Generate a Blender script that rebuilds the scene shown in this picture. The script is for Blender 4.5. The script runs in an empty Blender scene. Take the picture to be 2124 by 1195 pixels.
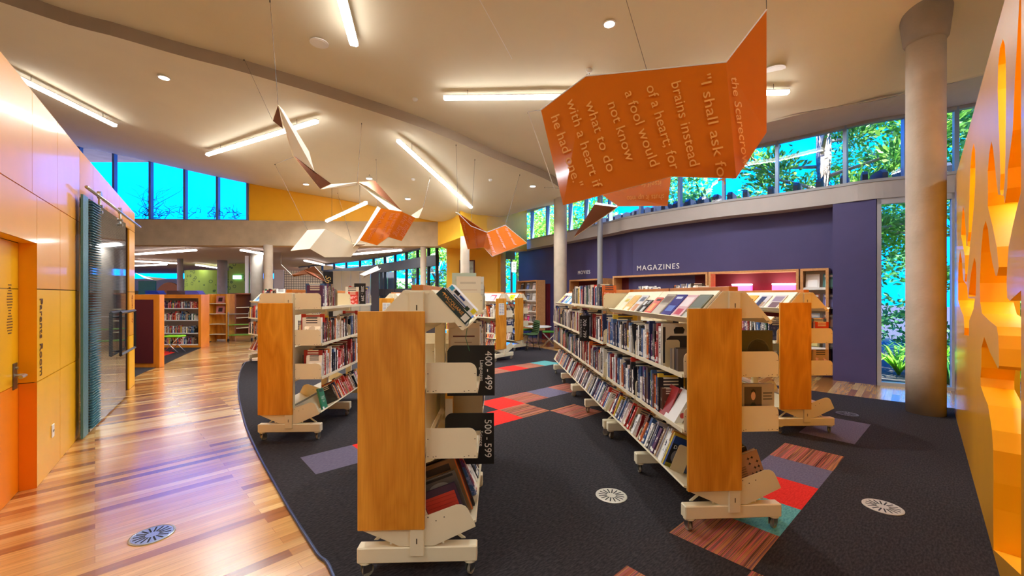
import bpy, bmesh, math, random
import numpy as np
from mathutils import Vector, Matrix
R = random.Random(7)
sc = bpy.context.scene
COL = sc.collection
PI = math.pi

# ------------------------------------------------------------------ camera, world, light, exposure
FPX, CX, HY, EYE = 850.0, 1062.0, 611.0, 1.6
cam_d = bpy.data.cameras.new('camera'); cam = bpy.data.objects.new('camera', cam_d); COL.objects.link(cam)
cam.location = (0, 0, EYE); cam.rotation_euler = (PI/2, 0, 0)
cam_d.sensor_width = 36; cam_d.lens = 36*FPX/2124.0
cam_d.shift_y = (HY-597.5)/2124.0
cam_d.clip_start = 0.05; cam_d.clip_end = 400
sc.camera = cam
EYEPT = Vector((0, 0, EYE))
sc.view_settings.view_transform = 'Standard'
sc.view_settings.look = 'None'
sc.view_settings.gamma = 1.0
sc.view_settings.use_curve_mapping = False
sc.view_settings.exposure = 1.3
sc.cycles.use_denoising = True
sc.cycles.max_bounces = 8
sc.cycles.diffuse_bounces = 5
sc.cycles.glossy_bounces = 4
sc.cycles.transmission_bounces = 6
sc.cycles.transparent_max_bounces = 12
sc.cycles.sample_clamp_indirect = 6
sc.cycles.caustics_reflective = False
sc.cycles.caustics_refractive = False

world = bpy.data.worlds.new('sky'); sc.world = world
world.use_nodes = True
wn = world.node_tree; wn.nodes.clear()
w_out = wn.nodes.new('ShaderNodeOutputWorld'); w_bg = wn.nodes.new('ShaderNodeBackground')
w_tc = wn.nodes.new('ShaderNodeTexCoord'); w_sep = wn.nodes.new('ShaderNodeSeparateXYZ'); w_r = wn.nodes.new('ShaderNodeValToRGB')
wn.links.new(w_tc.outputs['Generated'], w_sep.inputs[0]); wn.links.new(w_sep.outputs['Z'], w_r.inputs[0])
w_r.color_ramp.elements[0].position = 0.0; w_r.color_ramp.elements[0].color = (0.0, 0.20, 1.0, 1)
w_r.color_ramp.elements[1].position = 0.7; w_r.color_ramp.elements[1].color = (0.0, 0.15, 1.0, 1)
wn.links.new(w_r.outputs[0], w_bg.inputs[0]); w_bg.inputs[1].default_value = 3.0
wn.links.new(w_bg.outputs[0], w_out.inputs[0])
SUN_E, TUBE_E, DOWN_W = 13.0, 7.0, 26.0
sun_d = bpy.data.lights.new('sun', 'SUN'); sun_d.energy = SUN_E; sun_d.angle = 0.01; sun_d.color = (1, .95, .85)
sun = bpy.data.objects.new('sun', sun_d); COL.objects.link(sun)
sun.rotation_euler = Vector((-.35,.45,-.82)).to_track_quat('-Z','Y').to_euler()     # high sun over the garden side

# ------------------------------------------------------------------ helpers
def S(c):
    """sRGB 0-255 -> linear"""
    o = []
    for v in c[:3]:
        v = v/255.0
        o.append(v/12.92 if v <= .04045 else ((v+.055)/1.055)**2.4)
    return tuple(o)
def P(px, py, Y):
    return Vector(((px-CX)/FPX*Y, Y, EYE-(py-HY)/FPX*Y))
def G(px, py, z=0.0):
    Y = FPX*(EYE-z)/(py-HY)
    return Vector(((px-CX)/FPX*Y, Y, z))

MATS = {}
def mat(name, col=(.8,.8,.8), rough=.5, metal=0.0, emit=None, estr=0.0, spec=.5, coat=0.0, bump=0.0, bscale=60, var=0.0, vscale=4, trans=0.0, alpha=1.0):
    if name in MATS: return MATS[name]
    m = bpy.data.materials.new(name); m.use_nodes = True
    nt = m.node_tree; b = nt.nodes['Principled BSDF']
    b.inputs['Base Color'].default_value = (*col, 1)
    b.inputs['Roughness'].default_value = rough
    b.inputs['Metallic'].default_value = metal
    b.inputs['Specular IOR Level'].default_value = spec
    b.inputs['Coat Weight'].default_value = coat
    b.inputs['Coat Roughness'].default_value = .08
    b.inputs['Transmission Weight'].default_value = trans
    b.inputs['Alpha'].default_value = alpha
    if emit is not None:
        b.inputs['Emission Color'].default_value = (*emit, 1); b.inputs['Emission Strength'].default_value = estr
    tc = nt.nodes.new('ShaderNodeTexCoord')
    n = nt.nodes.new('ShaderNodeTexNoise'); n.inputs['Scale'].default_value = vscale; n.inputs['Detail'].default_value = 5
    nt.links.new(tc.outputs['Object'], n.inputs['Vector'])
    v = var if var > 0 else .03
    hsv = nt.nodes.new('ShaderNodeHueSaturation'); hsv.inputs['Color'].default_value = (*col, 1)
    mr = nt.nodes.new('ShaderNodeMapRange'); mr.inputs[1].default_value = .3; mr.inputs[2].default_value = .7
    mr.inputs[3].default_value = 1-v; mr.inputs[4].default_value = 1+v
    nt.links.new(n.outputs['Fac'], mr.inputs[0]); nt.links.new(mr.outputs[0], hsv.inputs['Value'])
    nt.links.new(hsv.outputs[0], b.inputs['Base Color'])
    if bump > 0:
        n2 = nt.nodes.new('ShaderNodeTexNoise'); n2.inputs['Scale'].default_value = bscale; n2.inputs['Detail'].default_value = 4
        nt.links.new(tc.outputs['Object'], n2.inputs['Vector'])
        bp = nt.nodes.new('ShaderNodeBump'); bp.inputs['Strength'].default_value = bump; bp.inputs['Distance'].default_value = .01
        nt.links.new(n2.outputs['Fac'], bp.inputs['Height']); nt.links.new(bp.outputs[0], b.inputs['Normal'])
    MATS[name] = m
    return m

def nodes_of(m):
    nt = m.node_tree
    return nt, nt.nodes['Principled BSDF']

class MB:
    """mesh builder: collects shapes with material indices and builds ONE mesh object"""
    def __init__(s): s.v = []; s.f = []; s.m = []
    def add(s, vs, fs, mi=0):
        o = len(s.v); s.v += [tuple(x) for x in vs]; s.f += [tuple(o+i for i in f) for f in fs]; s.m += [mi]*len(fs); return s
    def box(s, x0, x1, y0, y1, z0, z1, mi=0, M=None):
        vs = [Vector(p) for p in ((x0,y0,z0),(x1,y0,z0),(x1,y1,z0),(x0,y1,z0),(x0,y0,z1),(x1,y0,z1),(x1,y1,z1),(x0,y1,z1))]
        if M is not None: vs = [M @ p for p in vs]
        return s.add(vs, [(0,3,2,1),(4,5,6,7),(0,1,5,4),(1,2,6,5),(2,3,7,6),(3,0,4,7)], mi)
    def bev(s, x0, x1, y0, y1, z0, z1, b=.004, mi=0, M=None):
        """box with chamfered edges"""
        b = min(b, (x1-x0)*.45, (y1-y0)*.45, (z1-z0)*.45)
        pts = []; idx = {}
        X = (x0, x1); Y = (y0, y1); Z = (z0, z1)
        for i in (0,1):
            for j in (0,1):
                for k in (0,1):
                    sx, sy, sz = (1-2*i)*b, (1-2*j)*b, (1-2*k)*b
                    for a in range(3):
                        p = [X[i]+sx, Y[j]+sy, Z[k]+sz]
                        p[a] = (X[i], Y[j], Z[k])[a]
                        idx[(i,j,k,a)] = len(pts); pts.append(Vector(p))
        fs = []
        for a in range(3):
            o = [q for q in range(3) if q != a]
            for e in (0,1):
                ring = []
                for (u, w) in ((0,0),(1,0),(1,1),(0,1)):
                    c = [0,0,0]; c[a] = e; c[o[0]] = u; c[o[1]] = w
                    ring.append(idx[(*c, a)])
                fs.append(ring)
        for a in range(3):
            o = [q for q in range(3) if q != a]
            for u in (0,1):
                for w in (0,1):
                    c0 = [0,0,0]; c1 = [0,0,0]
                    c0[a] = 0; c1[a] = 1
                    for c in (c0, c1): c[o[0]] = u; c[o[1]] = w
                    fs.append([idx[(*c0,o[0])], idx[(*c1,o[0])], idx[(*c1,o[1])], idx[(*c0,o[1])]])
        for i in (0,1):
            for j in (0,1):
                for k in (0,1): fs.append([idx[(i,j,k,0)], idx[(i,j,k,1)], idx[(i,j,k,2)]])
        if M is not None: pts = [M @ p for p in pts]
        return s.add(pts, fs, mi)
    def prism(s, poly, d0, d1, axis='y', mi=0, M=None, side_mi=None):
        """extrude 2D polygon [(a,b)] ; axis y -> (x,z) profile, z -> (x,y), x -> (y,z)"""
        n = len(poly)
        def mk(a, b, d):
            return Vector((a, d, b)) if axis == 'y' else (Vector((a, b, d)) if axis == 'z' else Vector((d, a, b)))
        vs = [mk(a, b, d0) for a, b in poly]+[mk(a, b, d1) for a, b in poly]
        if M is not None: vs = [M @ p for p in vs]
        s.add(vs, [tuple(range(n))[::-1], tuple(range(n, 2*n))], mi)
        o = len(s.v)-2*n
        for i in range(n):
            j = (i+1) % n
            s.f.append((o+i, o+j, o+n+j, o+n+i)); s.m.append(mi if side_mi is None else side_mi)
        return s
    def tube(s, pts, r, n=8, mi=0, caps=True, r2=None):
        pts = [Vector(p) for p in pts]; rings = []
        up = Vector((0,0,1))
        for i, p in enumerate(pts):
            d = (pts[min(i+1, len(pts)-1)]-pts[max(i-1, 0)])
            d = d.normalized() if d.length > 1e-9 else Vector((0,0,1))
            a = d.cross(up)
            if a.length < 1e-3: a = d.cross(Vector((1,0,0)))
            a.normalize(); b = d.cross(a).normalized()
            rr = r if r2 is None else r+(r2-r)*i/(len(pts)-1)
            rings.append([p+a*math.cos(2*PI*k/n)*rr+b*math.sin(2*PI*k/n)*rr for k in range(n)])
        vs = [v for g in rings for v in g]; fs = []
        for i in range(len(pts)-1):
            for k in range(n):
                k2 = (k+1) % n
                fs.append((i*n+k, i*n+k2, (i+1)*n+k2, (i+1)*n+k))
        if caps: fs.append(tuple(range(n))[::-1]); fs.append(tuple((len(pts)-1)*n+k for k in range(n)))
        return s.add(vs, fs, mi)
    def lathe(s, prof, n=24, mi=0, M=None):
        """prof [(r,z)] around z"""
        vs = []; fs = []
        for r, z in prof:
            for k in range(n): vs.append(Vector((r*math.cos(2*PI*k/n), r*math.sin(2*PI*k/n), z)))
        for i in range(len(prof)-1):
            for k in range(n):
                k2 = (k+1) % n; fs.append((i*n+k, i*n+k2, (i+1)*n+k2, (i+1)*n+k))
        fs.append(tuple(range(n))[::-1]); fs.append(tuple((len(prof)-1)*n+k for k in range(n)))
        if M is not None: vs = [M @ p for p in vs]
        return s.add(vs, fs, mi)
    def mesh(s, name, mats, smooth=False, fix=True):
        me = bpy.data.meshes.new(name)
        me.from_pydata(s.v, [], s.f)
        for m in (mats if isinstance(mats, (list, tuple)) else [mats]): me.materials.append(m)
        me.polygons.foreach_set('material_index', s.m)
        if smooth: me.polygons.foreach_set('use_smooth', [True]*len(s.f))
        me.update()
        if fix:
            bm = bmesh.new(); bm.from_mesh(me); bmesh.ops.recalc_face_normals(bm, faces=bm.faces); bm.to_mesh(me); bm.free()
        return me
    def build(s, name, mats, parent=None, smooth=False, loc=None, fix=True):
        o = bpy.data.objects.new(name, s.mesh(name, mats, smooth, fix)); COL.objects.link(o)
        if parent is not None: o.parent = parent
        if loc is not None: o.location = loc
        return o

def tag(o, label=None, cat=None, group=None, kind=None):
    if label: o['label'] = label
    if cat: o['category'] = cat
    if group: o['group'] = group
    if kind: o['kind'] = kind
    return o
def struct(o, label=None):
    o['kind'] = 'structure'
    if label: o['label'] = label
    return o
def empty(name, loc=(0,0,0), rz=0.0, label=None, cat=None, group=None):
    o = bpy.data.objects.new(name, None); COL.objects.link(o)
    o.empty_display_size = .1
    o.location = loc; o.rotation_euler = (0, 0, rz)
    return tag(o, label, cat, group)
def inst(name, me, parent=None, loc=(0,0,0), rot=(0,0,0), scale=None):
    o = bpy.data.objects.new(name, me); COL.objects.link(o)
    if parent is not None: o.parent = parent
    o.location = loc; o.rotation_euler = rot
    if scale is not None: o.scale = scale
    return o
def copy_tree(o, parent=None):
    c = o.copy(); COL.objects.link(c)
    if parent is not None: c.parent = parent
    for ch in list(o.children): copy_tree(ch, c)
    return c
def rounded(x0, x1, z0, z1, r, corners=(0,0,1,1), n=6):
    """polygon of a rectangle; corners flags order: (x0,z0),(x1,z0),(x1,z1),(x0,z1)"""
    out = []
    cs = ((x0+r, z0+r, PI), (x1-r, z0+r, 1.5*PI), (x1-r, z1-r, 0), (x0+r, z1-r, .5*PI))
    raw = ((x0,z0),(x1,z0),(x1,z1),(x0,z1))
    for i, (cx, cz, a0) in enumerate(cs):
        if corners[i]:
            for k in range(n+1):
                a = a0+k/n*PI/2; out.append((cx+r*math.cos(a), cz+r*math.sin(a)))
        else: out.append(raw[i])
    return out
def text_mesh(txt, size, m, depth=.002, name='lettering', align='CENTER', shear=0, spacing=1.0, line=1.0, offset=0.0):
    cu = bpy.data.curves.new(name, 'FONT'); cu.body = txt; cu.size = size; cu.extrude = depth
    cu.align_x = align; cu.align_y = 'CENTER'; cu.shear = shear; cu.space_character = spacing; cu.space_line = line; cu.offset = offset
    cu.resolution_u = 3
    t = bpy.data.objects.new(name, cu); COL.objects.link(t)
    dg = bpy.context.evaluated_depsgraph_get(); dg.update()
    me = bpy.data.meshes.new_from_object(t.evaluated_get(dg))
    bpy.data.objects.remove(t); bpy.data.curves.remove(cu)
    me.materials.clear(); me.materials.append(m)
    return me
def basis(o, x, y):
    """matrix with origin o, local x,y directions (z = cross)"""
    x = Vector(x).normalized(); z = x.cross(Vector(y)).normalized(); y = z.cross(x)
    M = Matrix(((x.x,y.x,z.x,o[0]),(x.y,y.y,z.y,o[1]),(x.z,y.z,z.z,o[2]),(0,0,0,1)))
    return M
def smooth_curve(pts, n=8):
    """Catmull-Rom through 2D/3D points"""
    pts = [Vector(p) for p in pts]; out = []
    for i in range(len(pts)-1):
        p0 = pts[max(i-1,0)]; p1 = pts[i]; p2 = pts[i+1]; p3 = pts[min(i+2, len(pts)-1)]
        for k in range(n):
            t = k/n
            out.append(.5*((2*p1)+(-p0+p2)*t+(2*p0-5*p1+4*p2-p3)*t*t+(-p0+3*p1-3*p2+p3)*t**3))
    out.append(pts[-1]); return out

# ------------------------------------------------------------------ materials
CREAM = mat('cream_powder_coat', S((240,228,194)), .45)
CREAM_IN = CREAM
WHITEWALL = mat('white_paint', S((225,215,200)), .7)
CEIL = mat('ceiling_paint', S((222,214,190)), .85, var=.03, vscale=1.0)
YEL = mat('yellow_panel', S((246,184,10)), .36, coat=.12)
ORA = mat('orange_panel', S((250,140,4)), .36, coat=.12)
LORA = mat('light_orange_panel', S((242,166,40)), .33, coat=.2)
GAP = mat('dark_joint', S((70,40,15)), .8)
PURP = mat('purple_paint', S((70,64,112)), .6)
GREYFR = mat('grey_metal_frame', S((150,150,152)), .4, metal=.2)
DARKFR = mat('dark_metal_frame', S((40,42,50)), .4, metal=.3)
BLACK = mat('black_plastic', S((16,15,16)), .5)
WHITE = mat('white_plastic', S((235,235,232)), .5)
CHROME = mat('brushed_steel', S((190,188,182)), .3, metal=1.0)
RUBBER = mat('pale_rubber', S((150,143,125)), .6)
PAPER = mat('paper', S((232,224,205)), .8)
WIRE = mat('wire_steel', S((70,60,50)), .7)
TUBE = mat('tube_diffuser', (1,1,1), .5, emit=(1,.96,.92), estr=TUBE_E)
DARKRED = mat('dark_red_felt', S((88,14,24)), .8)
WHITETX = mat('white_lettering', S((240,240,240)), .5)
GOLDTX = mat('gold_lettering', S((238,170,80)), .35)
SHEETW = mat('cream_sheet', S((250,244,222)), .35)
PINK = mat('pink_light_panel', S((240,120,180)), .5, emit=S((255,60,150)), estr=2.2)

def concrete(name, col):
    m = mat(name, col, .8, var=.12, vscale=3.0, bump=.3, bscale=25)
    return m
CONC = concrete('concrete', S((188,172,152)))
CONC2 = concrete('beam_concrete', S((190,170,140)))
CONCD = concrete('concrete_dark', S((150,140,128)))

def wood_mat(name, c1, c2, scale=(5,5,1.1), rough=.35, coat=.2):
    m = mat(name, c1, rough, coat=coat)
    nt, b = nodes_of(m)
    tc = nt.nodes.new('ShaderNodeTexCoord'); mp = nt.nodes.new('ShaderNodeMapping'); mp.inputs['Scale'].default_value = scale
    oi = nt.nodes.new('ShaderNodeObjectInfo'); ad = nt.nodes.new('ShaderNodeVectorMath'); ad.operation = 'ADD'
    cm = nt.nodes.new('ShaderNodeCombineXYZ')
    mu = nt.nodes.new('ShaderNodeMath'); mu.operation = 'MULTIPLY'; mu.inputs[1].default_value = 37.0
    nt.links.new(oi.outputs['Random'], mu.inputs[0]); nt.links.new(mu.outputs[0], cm.inputs[0]); nt.links.new(mu.outputs[0], cm.inputs[1])
    nt.links.new(tc.outputs['Object'], ad.inputs[0]); nt.links.new(cm.outputs[0], ad.inputs[1])
    nt.links.new(ad.outputs[0], mp.inputs[0])
    n = nt.nodes.new('ShaderNodeTexNoise'); n.inputs['Scale'].default_value = 1.0; n.inputs['Detail'].default_value = 2; n.inputs['Distortion'].default_value = .6
    nt.links.new(mp.outputs[0], n.inputs['Vector'])
    m1 = nt.nodes.new('ShaderNodeMath'); m1.operation = 'MULTIPLY'; m1.inputs[1].default_value = 7.0; nt.links.new(n.outputs['Fac'], m1.inputs[0])
    m2 = nt.nodes.new('ShaderNodeMath'); m2.operation = 'PINGPONG'; m2.inputs[1].default_value = 1.0; nt.links.new(m1.outputs[0], m2.inputs[0])
    n3 = nt.nodes.new('ShaderNodeTexNoise'); n3.inputs['Scale'].default_value = 1.0; n3.inputs['Detail'].default_value = 3
    mp2 = nt.nodes.new('ShaderNodeMapping'); mp2.inputs['Scale'].default_value = (120,120,6); nt.links.new(ad.outputs[0], mp2.inputs[0]); nt.links.new(mp2.outputs[0], n3.inputs['Vector'])
    ma = nt.nodes.new('ShaderNodeMath'); ma.operation = 'MULTIPLY_ADD'; ma.inputs[1].default_value = .55; nt.links.new(n3.outputs['Fac'], ma.inputs[0])
    m4 = nt.nodes.new('ShaderNodeMath'); m4.operation = 'MULTIPLY'; m4.inputs[1].default_value = .5; nt.links.new(m2.outputs[0], m4.inputs[0]); nt.links.new(m4.outputs[0], ma.inputs[2])
    cr = nt.nodes.new('ShaderNodeValToRGB'); cr.color_ramp.elements[0].color = (*c1,1); cr.color_ramp.elements[1].color = (*c2,1)
    cr.color_ramp.elements[0].position = .1; cr.color_ramp.elements[1].position = .9
    nt.links.new(ma.outputs[0], cr.inputs[0]); nt.links.new(cr.outputs[0], b.inputs['Base Color'])
    return m
PLY = wood_mat('orange_plywood', S((198,120,18)), S((238,166,56)))
OAK = wood_mat('pale_oak_trim', S((190,130,80)), S((214,160,104)), (20,20,20))

def floor_wood():
    m = mat('timber_boards', S((200,140,80)), .26, coat=1.0)
    nt, b = nodes_of(m)
    b.inputs['Coat Roughness'].default_value = .22
    tc = nt.nodes.new('ShaderNodeTexCoord'); mp = nt.nodes.new('ShaderNodeMapping')
    mp.inputs['Rotation'].default_value = (0,0,math.radians(-45.5))
    nt.links.new(tc.outputs['Object'], mp.inputs[0])
    br = nt.nodes.new('ShaderNodeTexBrick'); br.offset = .37; br.squash = 1.0
    br.inputs['Scale'].default_value = 1.0; br.inputs['Brick Width'].default_value = 1.35; br.inputs['Row Height'].default_value = .085
    br.inputs['Mortar Size'].default_value = .0012; br.inputs['Mortar Smooth'].default_value = .2; br.inputs['Bias'].default_value = 0
    br.inputs['Color1'].default_value = (0,0,0,1); br.inputs['Color2'].default_value = (1,1,1,1); br.inputs['Mortar'].default_value = (.1,.1,.1,1)
    nt.links.new(mp.outputs[0], br.inputs['Vector'])
    cr = nt.nodes.new('ShaderNodeValToRGB'); e = cr.color_ramp.elements
    e[0].position = 0; e[0].color = (*S((142,84,40)),1); e[1].position = 1; e[1].color = (*S((238,190,118)),1)
    for p, c in ((.18,(168,106,52)),(.36,(206,146,76)),(.55,(228,174,100)),(.75,(212,156,86)),(.9,(242,200,132))):
        q = e.new(p); q.color = (*S(c),1)
    nt.links.new(br.outputs['Color'], cr.inputs[0])
    mp2 = nt.nodes.new('ShaderNodeMapping'); mp2.inputs['Scale'].default_value = (1.2,26,1); nt.links.new(mp.outputs[0], mp2.inputs[0])
    n = nt.nodes.new('ShaderNodeTexNoise'); n.inputs['Scale'].default_value = 2.0; n.inputs['Detail'].default_value = 4; nt.links.new(mp2.outputs[0], n.inputs['Vector'])
    mx = nt.nodes.new('ShaderNodeMix'); mx.data_type = 'RGBA'; mx.blend_type = 'MULTIPLY'; mx.inputs[0].default_value = .55
    mr = nt.nodes.new('ShaderNodeMapRange'); mr.inputs[1].default_value = .3; mr.inputs[2].default_value = .7; mr.inputs[3].default_value = .55; mr.inputs[4].default_value = 1.2
    nt.links.new(n.outputs['Fac'], mr.inputs[0])
    nt.links.new(cr.outputs[0], mx.inputs[6]); nt.links.new(mr.outputs[0], mx.inputs[7]); nt.links.new(mx.outputs[2], b.inputs['Base Color'])
    return m
FLOORW = floor_wood()
def carpet_mat(name, cols, stripes=False, th=0.0):
    m = mat(name, cols[0], .95, spec=.1)
    nt, b = nodes_of(m)
    tc = nt.nodes.new('ShaderNodeTexCoord'); mp = nt.nodes.new('ShaderNodeMapping'); mp.inputs['Rotation'].default_value = (0,0,-th)
    nt.links.new(tc.outputs['Object'], mp.inputs[0])
    n = nt.nodes.new('ShaderNodeTexNoise'); n.inputs['Detail'].default_value = 4
    mp2 = nt.nodes.new('ShaderNodeMapping'); mp2.inputs['Scale'].default_value = (.35,44,1) if stripes else (30,90,1)
    nt.links.new(mp.outputs[0], mp2.inputs[0]); nt.links.new(mp2.outputs[0], n.inputs['Vector']); n.inputs['Scale'].default_value = 1.0
    cr = nt.nodes.new('ShaderNodeValToRGB'); e = cr.color_ramp.elements
    lo, hi = (.3,.7)
    e[0].position = lo; e[0].color = (*cols[0],1); e[1].position = hi; e[1].color = (*cols[-1],1)
    for i, c in enumerate(cols[1:-1]):
        q = e.new(lo+(hi-lo)*(i+1)/(len(cols)-1)); q.color = (*c,1)
    nt.links.new(n.outputs['Fac'], cr.inputs[0]); nt.links.new(cr.outputs[0], b.inputs['Base Color'])
    n2 = nt.nodes.new('ShaderNodeTexNoise'); n2.inputs['Scale'].default_value = 400; nt.links.new(tc.outputs['Object'], n2.inputs['Vector'])
    bp = nt.nodes.new('ShaderNodeBump'); bp.inputs['Strength'].default_value = .4; bp.inputs['Distance'].default_value = .002
    nt.links.new(n2.outputs['Fac'], bp.inputs['Height']); nt.links.new(bp.outputs[0], b.inputs['Normal'])
    return m
TH = math.radians(41.4)
C_DARK = carpet_mat('charcoal_carpet', [S((40,37,39)), S((52,48,50)), S((66,62,63))], th=TH)
C_RED = carpet_mat('red_carpet', [S((206,40,34)), S((228,56,46))], th=TH)
C_GREY = carpet_mat('grey_lilac_carpet', [S((92,86,106)), S((112,104,122))], th=TH)
C_TEAL = carpet_mat('teal_carpet', [S((74,140,142)), S((110,178,172))], th=TH)
C_STR = carpet_mat('striped_carpet', [S((60,40,42)), S((176,92,70)), S((58,48,48)), S((190,124,78)), S((96,70,78)), S((206,104,90)), S((84,78,66)), S((196,140,96))], True, TH)

def glass_mat():
    m = bpy.data.materials.new('window_glass'); m.use_nodes = True
    nt = m.node_tree; nt.nodes.clear()
    o = nt.nodes.new('ShaderNodeOutputMaterial'); mx = nt.nodes.new('ShaderNodeMixShader')
    t = nt.nodes.new('ShaderNodeBsdfTransparent'); g = nt.nodes.new('ShaderNodeBsdfGlossy'); g.inputs['Roughness'].default_value = .02
    t.inputs[0].default_value = (.86,.95,.98,1); mx.inputs[0].default_value = .03
    nt.links.new(t.outputs[0], mx.inputs[1]); nt.links.new(g.outputs[0], mx.inputs[2]); nt.links.new(mx.outputs[0], o.inputs[0])
    return m
GLASS = glass_mat()
# ------------------------------------------------------------------ ceiling surfaces (thin-plate fits through measured heights)
def tps(pts):
    A = np.array([(p[0], p[1]) for p in pts], float); z = np.array([p[2] for p in pts], float); n = len(A)
    d2 = ((A[:,None]-A[None])**2).sum(-1); K = .5*d2*np.log(d2+1e-12)
    K[np.arange(n), np.arange(n)] = .05
    Pm = np.hstack([np.ones((n,1)), A]); L = np.zeros((n+3,n+3)); L[:n,:n] = K; L[:n,n:] = Pm; L[n:,:n] = Pm.T
    w = np.linalg.solve(L, np.concatenate([z, [0,0,0]]))
    def f(x, y):
        d = (A[:,0]-x)**2+(A[:,1]-y)**2
        return float((w[:n]*(.5*d*np.log(d+1e-12))).sum()+w[n]+w[n+1]*x+w[n+2]*y)
    return f
def atz(px, py, z):
    Y = (z-EYE)*FPX/(HY-py); return Vector(((px-CX)/FPX*Y, Y, z))
S_raw = [(85,2,5.6),(237,47,5.52),(380,90,5.44),(508,125,5.36),(720,191,5.2),(900,254,5.03),(1030,313,4.92),(1150,366,4.82)]
S_pts = [atz(*p) for p in S_raw]
S_pts = [Vector((-9.5,2.2,5.7)), Vector((-7.8,4.2,5.66))]+S_pts+[Vector((1.9,12.75,4.72))]
W_pts = [(9.2,4.6),(8.2,5.9),(7.35,6.75),(6.41,7.23),(5.99,7.65),(5.27,8.33),(4.57,8.87),(3.84,9.66),(3.0,10.72),(2.77,11.25),(1.85,13.0),(1.1,14.3),(.25,15.8),(-.1,16.4)]
W_c = [Vector((a,b,0)) for a, b in W_pts]
Wc = smooth_curve(W_c, 8)
def w_norm(i):
    a = Wc[max(i-1,0)]; b = Wc[min(i+1,len(Wc)-1)]; d = (b-a).normalized()
    return Vector((d.y, -d.x, 0))       # towards outside (+x,+y)
def w_at(px):
    """point and outward normal on the curved wall seen at pixel column px"""
    r = (px-CX)/FPX
    for i in range(len(Wc)-1):
        a, b = Wc[i], Wc[i+1]
        fa, fb = a.x-r*a.y, b.x-r*b.y
        if fa*fb <= 0 and fa != fb:
            t = fa/(fa-fb); return a.lerp(b, t), w_norm(i), i+t
    return Wc[-1], w_norm(len(Wc)-1), len(Wc)-1
HEAD, SILL, BEAMB = 4.70, 3.59, 3.29
near_pts = [tuple(p) for p in S_pts]+[(5.55,5.5,5.35),(0,2,5.62),(-5,1,5.7),(4,1,5.6),(0,-5,5.5),(8,-4,5.3),(1.3,5.7,5.42),(1,7.6,5.2),(8,3.5,4.9),(3,9.2,4.86)]
for p in [(7.9,4.6),(7.3,5.6),(6.6,6.2),(5.84,6.5),(5.2,7.05),(4.3,7.9),(3.4,8.9),(2.5,10.3),(1.8,11.9)]: near_pts.append((*p, 4.73))
far_pts = [(p.x,p.y,p.z-.2) for p in S_pts]+[(-13.8,13,6.33),(-12,13,5.96),(-8.44,13,5.2),(-6.3,13.1,4.85),(-4.3,13.2,4.47),(-2.4,13.6,4.0),(-1.5,11.6,3.9),(-.9,12.5,3.95),(-.2,13,4.1),(.8,14.4,4.72),(-8.9,9.2,5.4),(-3.0,10,4.8),(-.6,10.8,4.45),(-16,6,6.2)]
g_near = tps(near_pts); g_far = tps(far_pts)
def ruled(A, B, f, nu):
    mb = MB(); n = len(A)
    for a, b in zip(A, B):
        for k in range(nu+1):
            p = a.lerp(b, k/nu); mb.v.append((p.x, p.y, f(p.x, p.y)))
    for i in range(n-1):
        for k in range(nu):
            q = i*(nu+1)+k; mb.f.append((q, q+1, q+nu+2, q+nu+1)); mb.m.append(0)
    return mb
def resample(pts, n):
    pts = [Vector((p[0],p[1],0)) for p in pts]; L = [0]
    for a, b in zip(pts, pts[1:]): L.append(L[-1]+(b-a).length)
    out = []
    for k in range(n):
        t = L[-1]*k/(n-1); i = 0
        while i < len(L)-2 and L[i+1] < t: i += 1
        out.append(pts[i].lerp(pts[i+1], min(1, (t-L[i])/max(1e-9, L[i+1]-L[i]))))
    return out
NS = 70
Sxy = resample(smooth_curve([(p.x,p.y,0) for p in S_pts], 8), NS)
inner = [Vector(p) for p in [(8.4,3.6,0),(7.3,5.5,0),(6.5,6.2,0),(5.84,6.5,0),(5.2,7.0,0),(4.4,7.75,0),(3.4,8.95,0),(2.6,10.3,0),(1.95,11.8,0),(1.9,12.74,0)]]
N_b = resample([(-11,-6),(-4,-6),(4,-6),(9.5,-6),(9.5,0),(8.4,3.6)]+[tuple(p)[:2] for p in inner[1:]], NS)
mbc = ruled(Sxy, N_b, lambda x,y: g_near(x,y), 40)
mbc.build('ceiling', CEIL, smooth=True, fix=False)
struct(bpy.data.objects['ceiling'])
F_b = resample([(-11,-6),(-17,2),(-17,13.15),(-2.42,13.7),(-1.6,14.6),(.3,15.9),(1.0,14.5),(1.9,12.95)], NS)
mbf = ruled(Sxy, F_b, lambda x,y: g_far(x,y), 40)
struct(mbf.build('ceiling_far', CEIL, smooth=True, fix=False))
mr_ = MB()
for p in Sxy: mr_.v += [(p.x,p.y,g_near(p.x,p.y)+.01),(p.x,p.y,g_far(p.x,p.y)-.0)]
for i in range(NS-1): mr_.f.append((2*i,2*i+1,2*i+3,2*i+2)); mr_.m.append(0)
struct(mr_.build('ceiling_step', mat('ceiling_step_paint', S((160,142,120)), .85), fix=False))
# soffit between the ceiling and the clerestory head
ms = MB(); n_in = resample([tuple(p)[:2] for p in inner], 60); n_out = resample([(p.x+w_norm(i).x*.12, p.y+w_norm(i).y*.12) for i, p in enumerate(Wc)][:len(Wc)], 80)
w_part = resample([tuple(w)[:2] for w in [Wc[i]+w_norm(i)*.12 for i in range(len(Wc)) if Wc[i].y < 14.0]], 60)
for a, b in zip(n_in, w_part):
    ms.v += [(a.x,a.y,g_near(a.x,a.y)-.002),(b.x,b.y,HEAD+.0)]
for i in range(59): ms.f.append((2*i,2*i+1,2*i+3,2*i+2)); ms.m.append(0)
struct(ms.build('ceiling_soffit', mat('soffit_shaded_paint', S((200,190,176)), .8), fix=False))  # shading put into the soffit colour, darker than the ceiling paint
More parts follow.
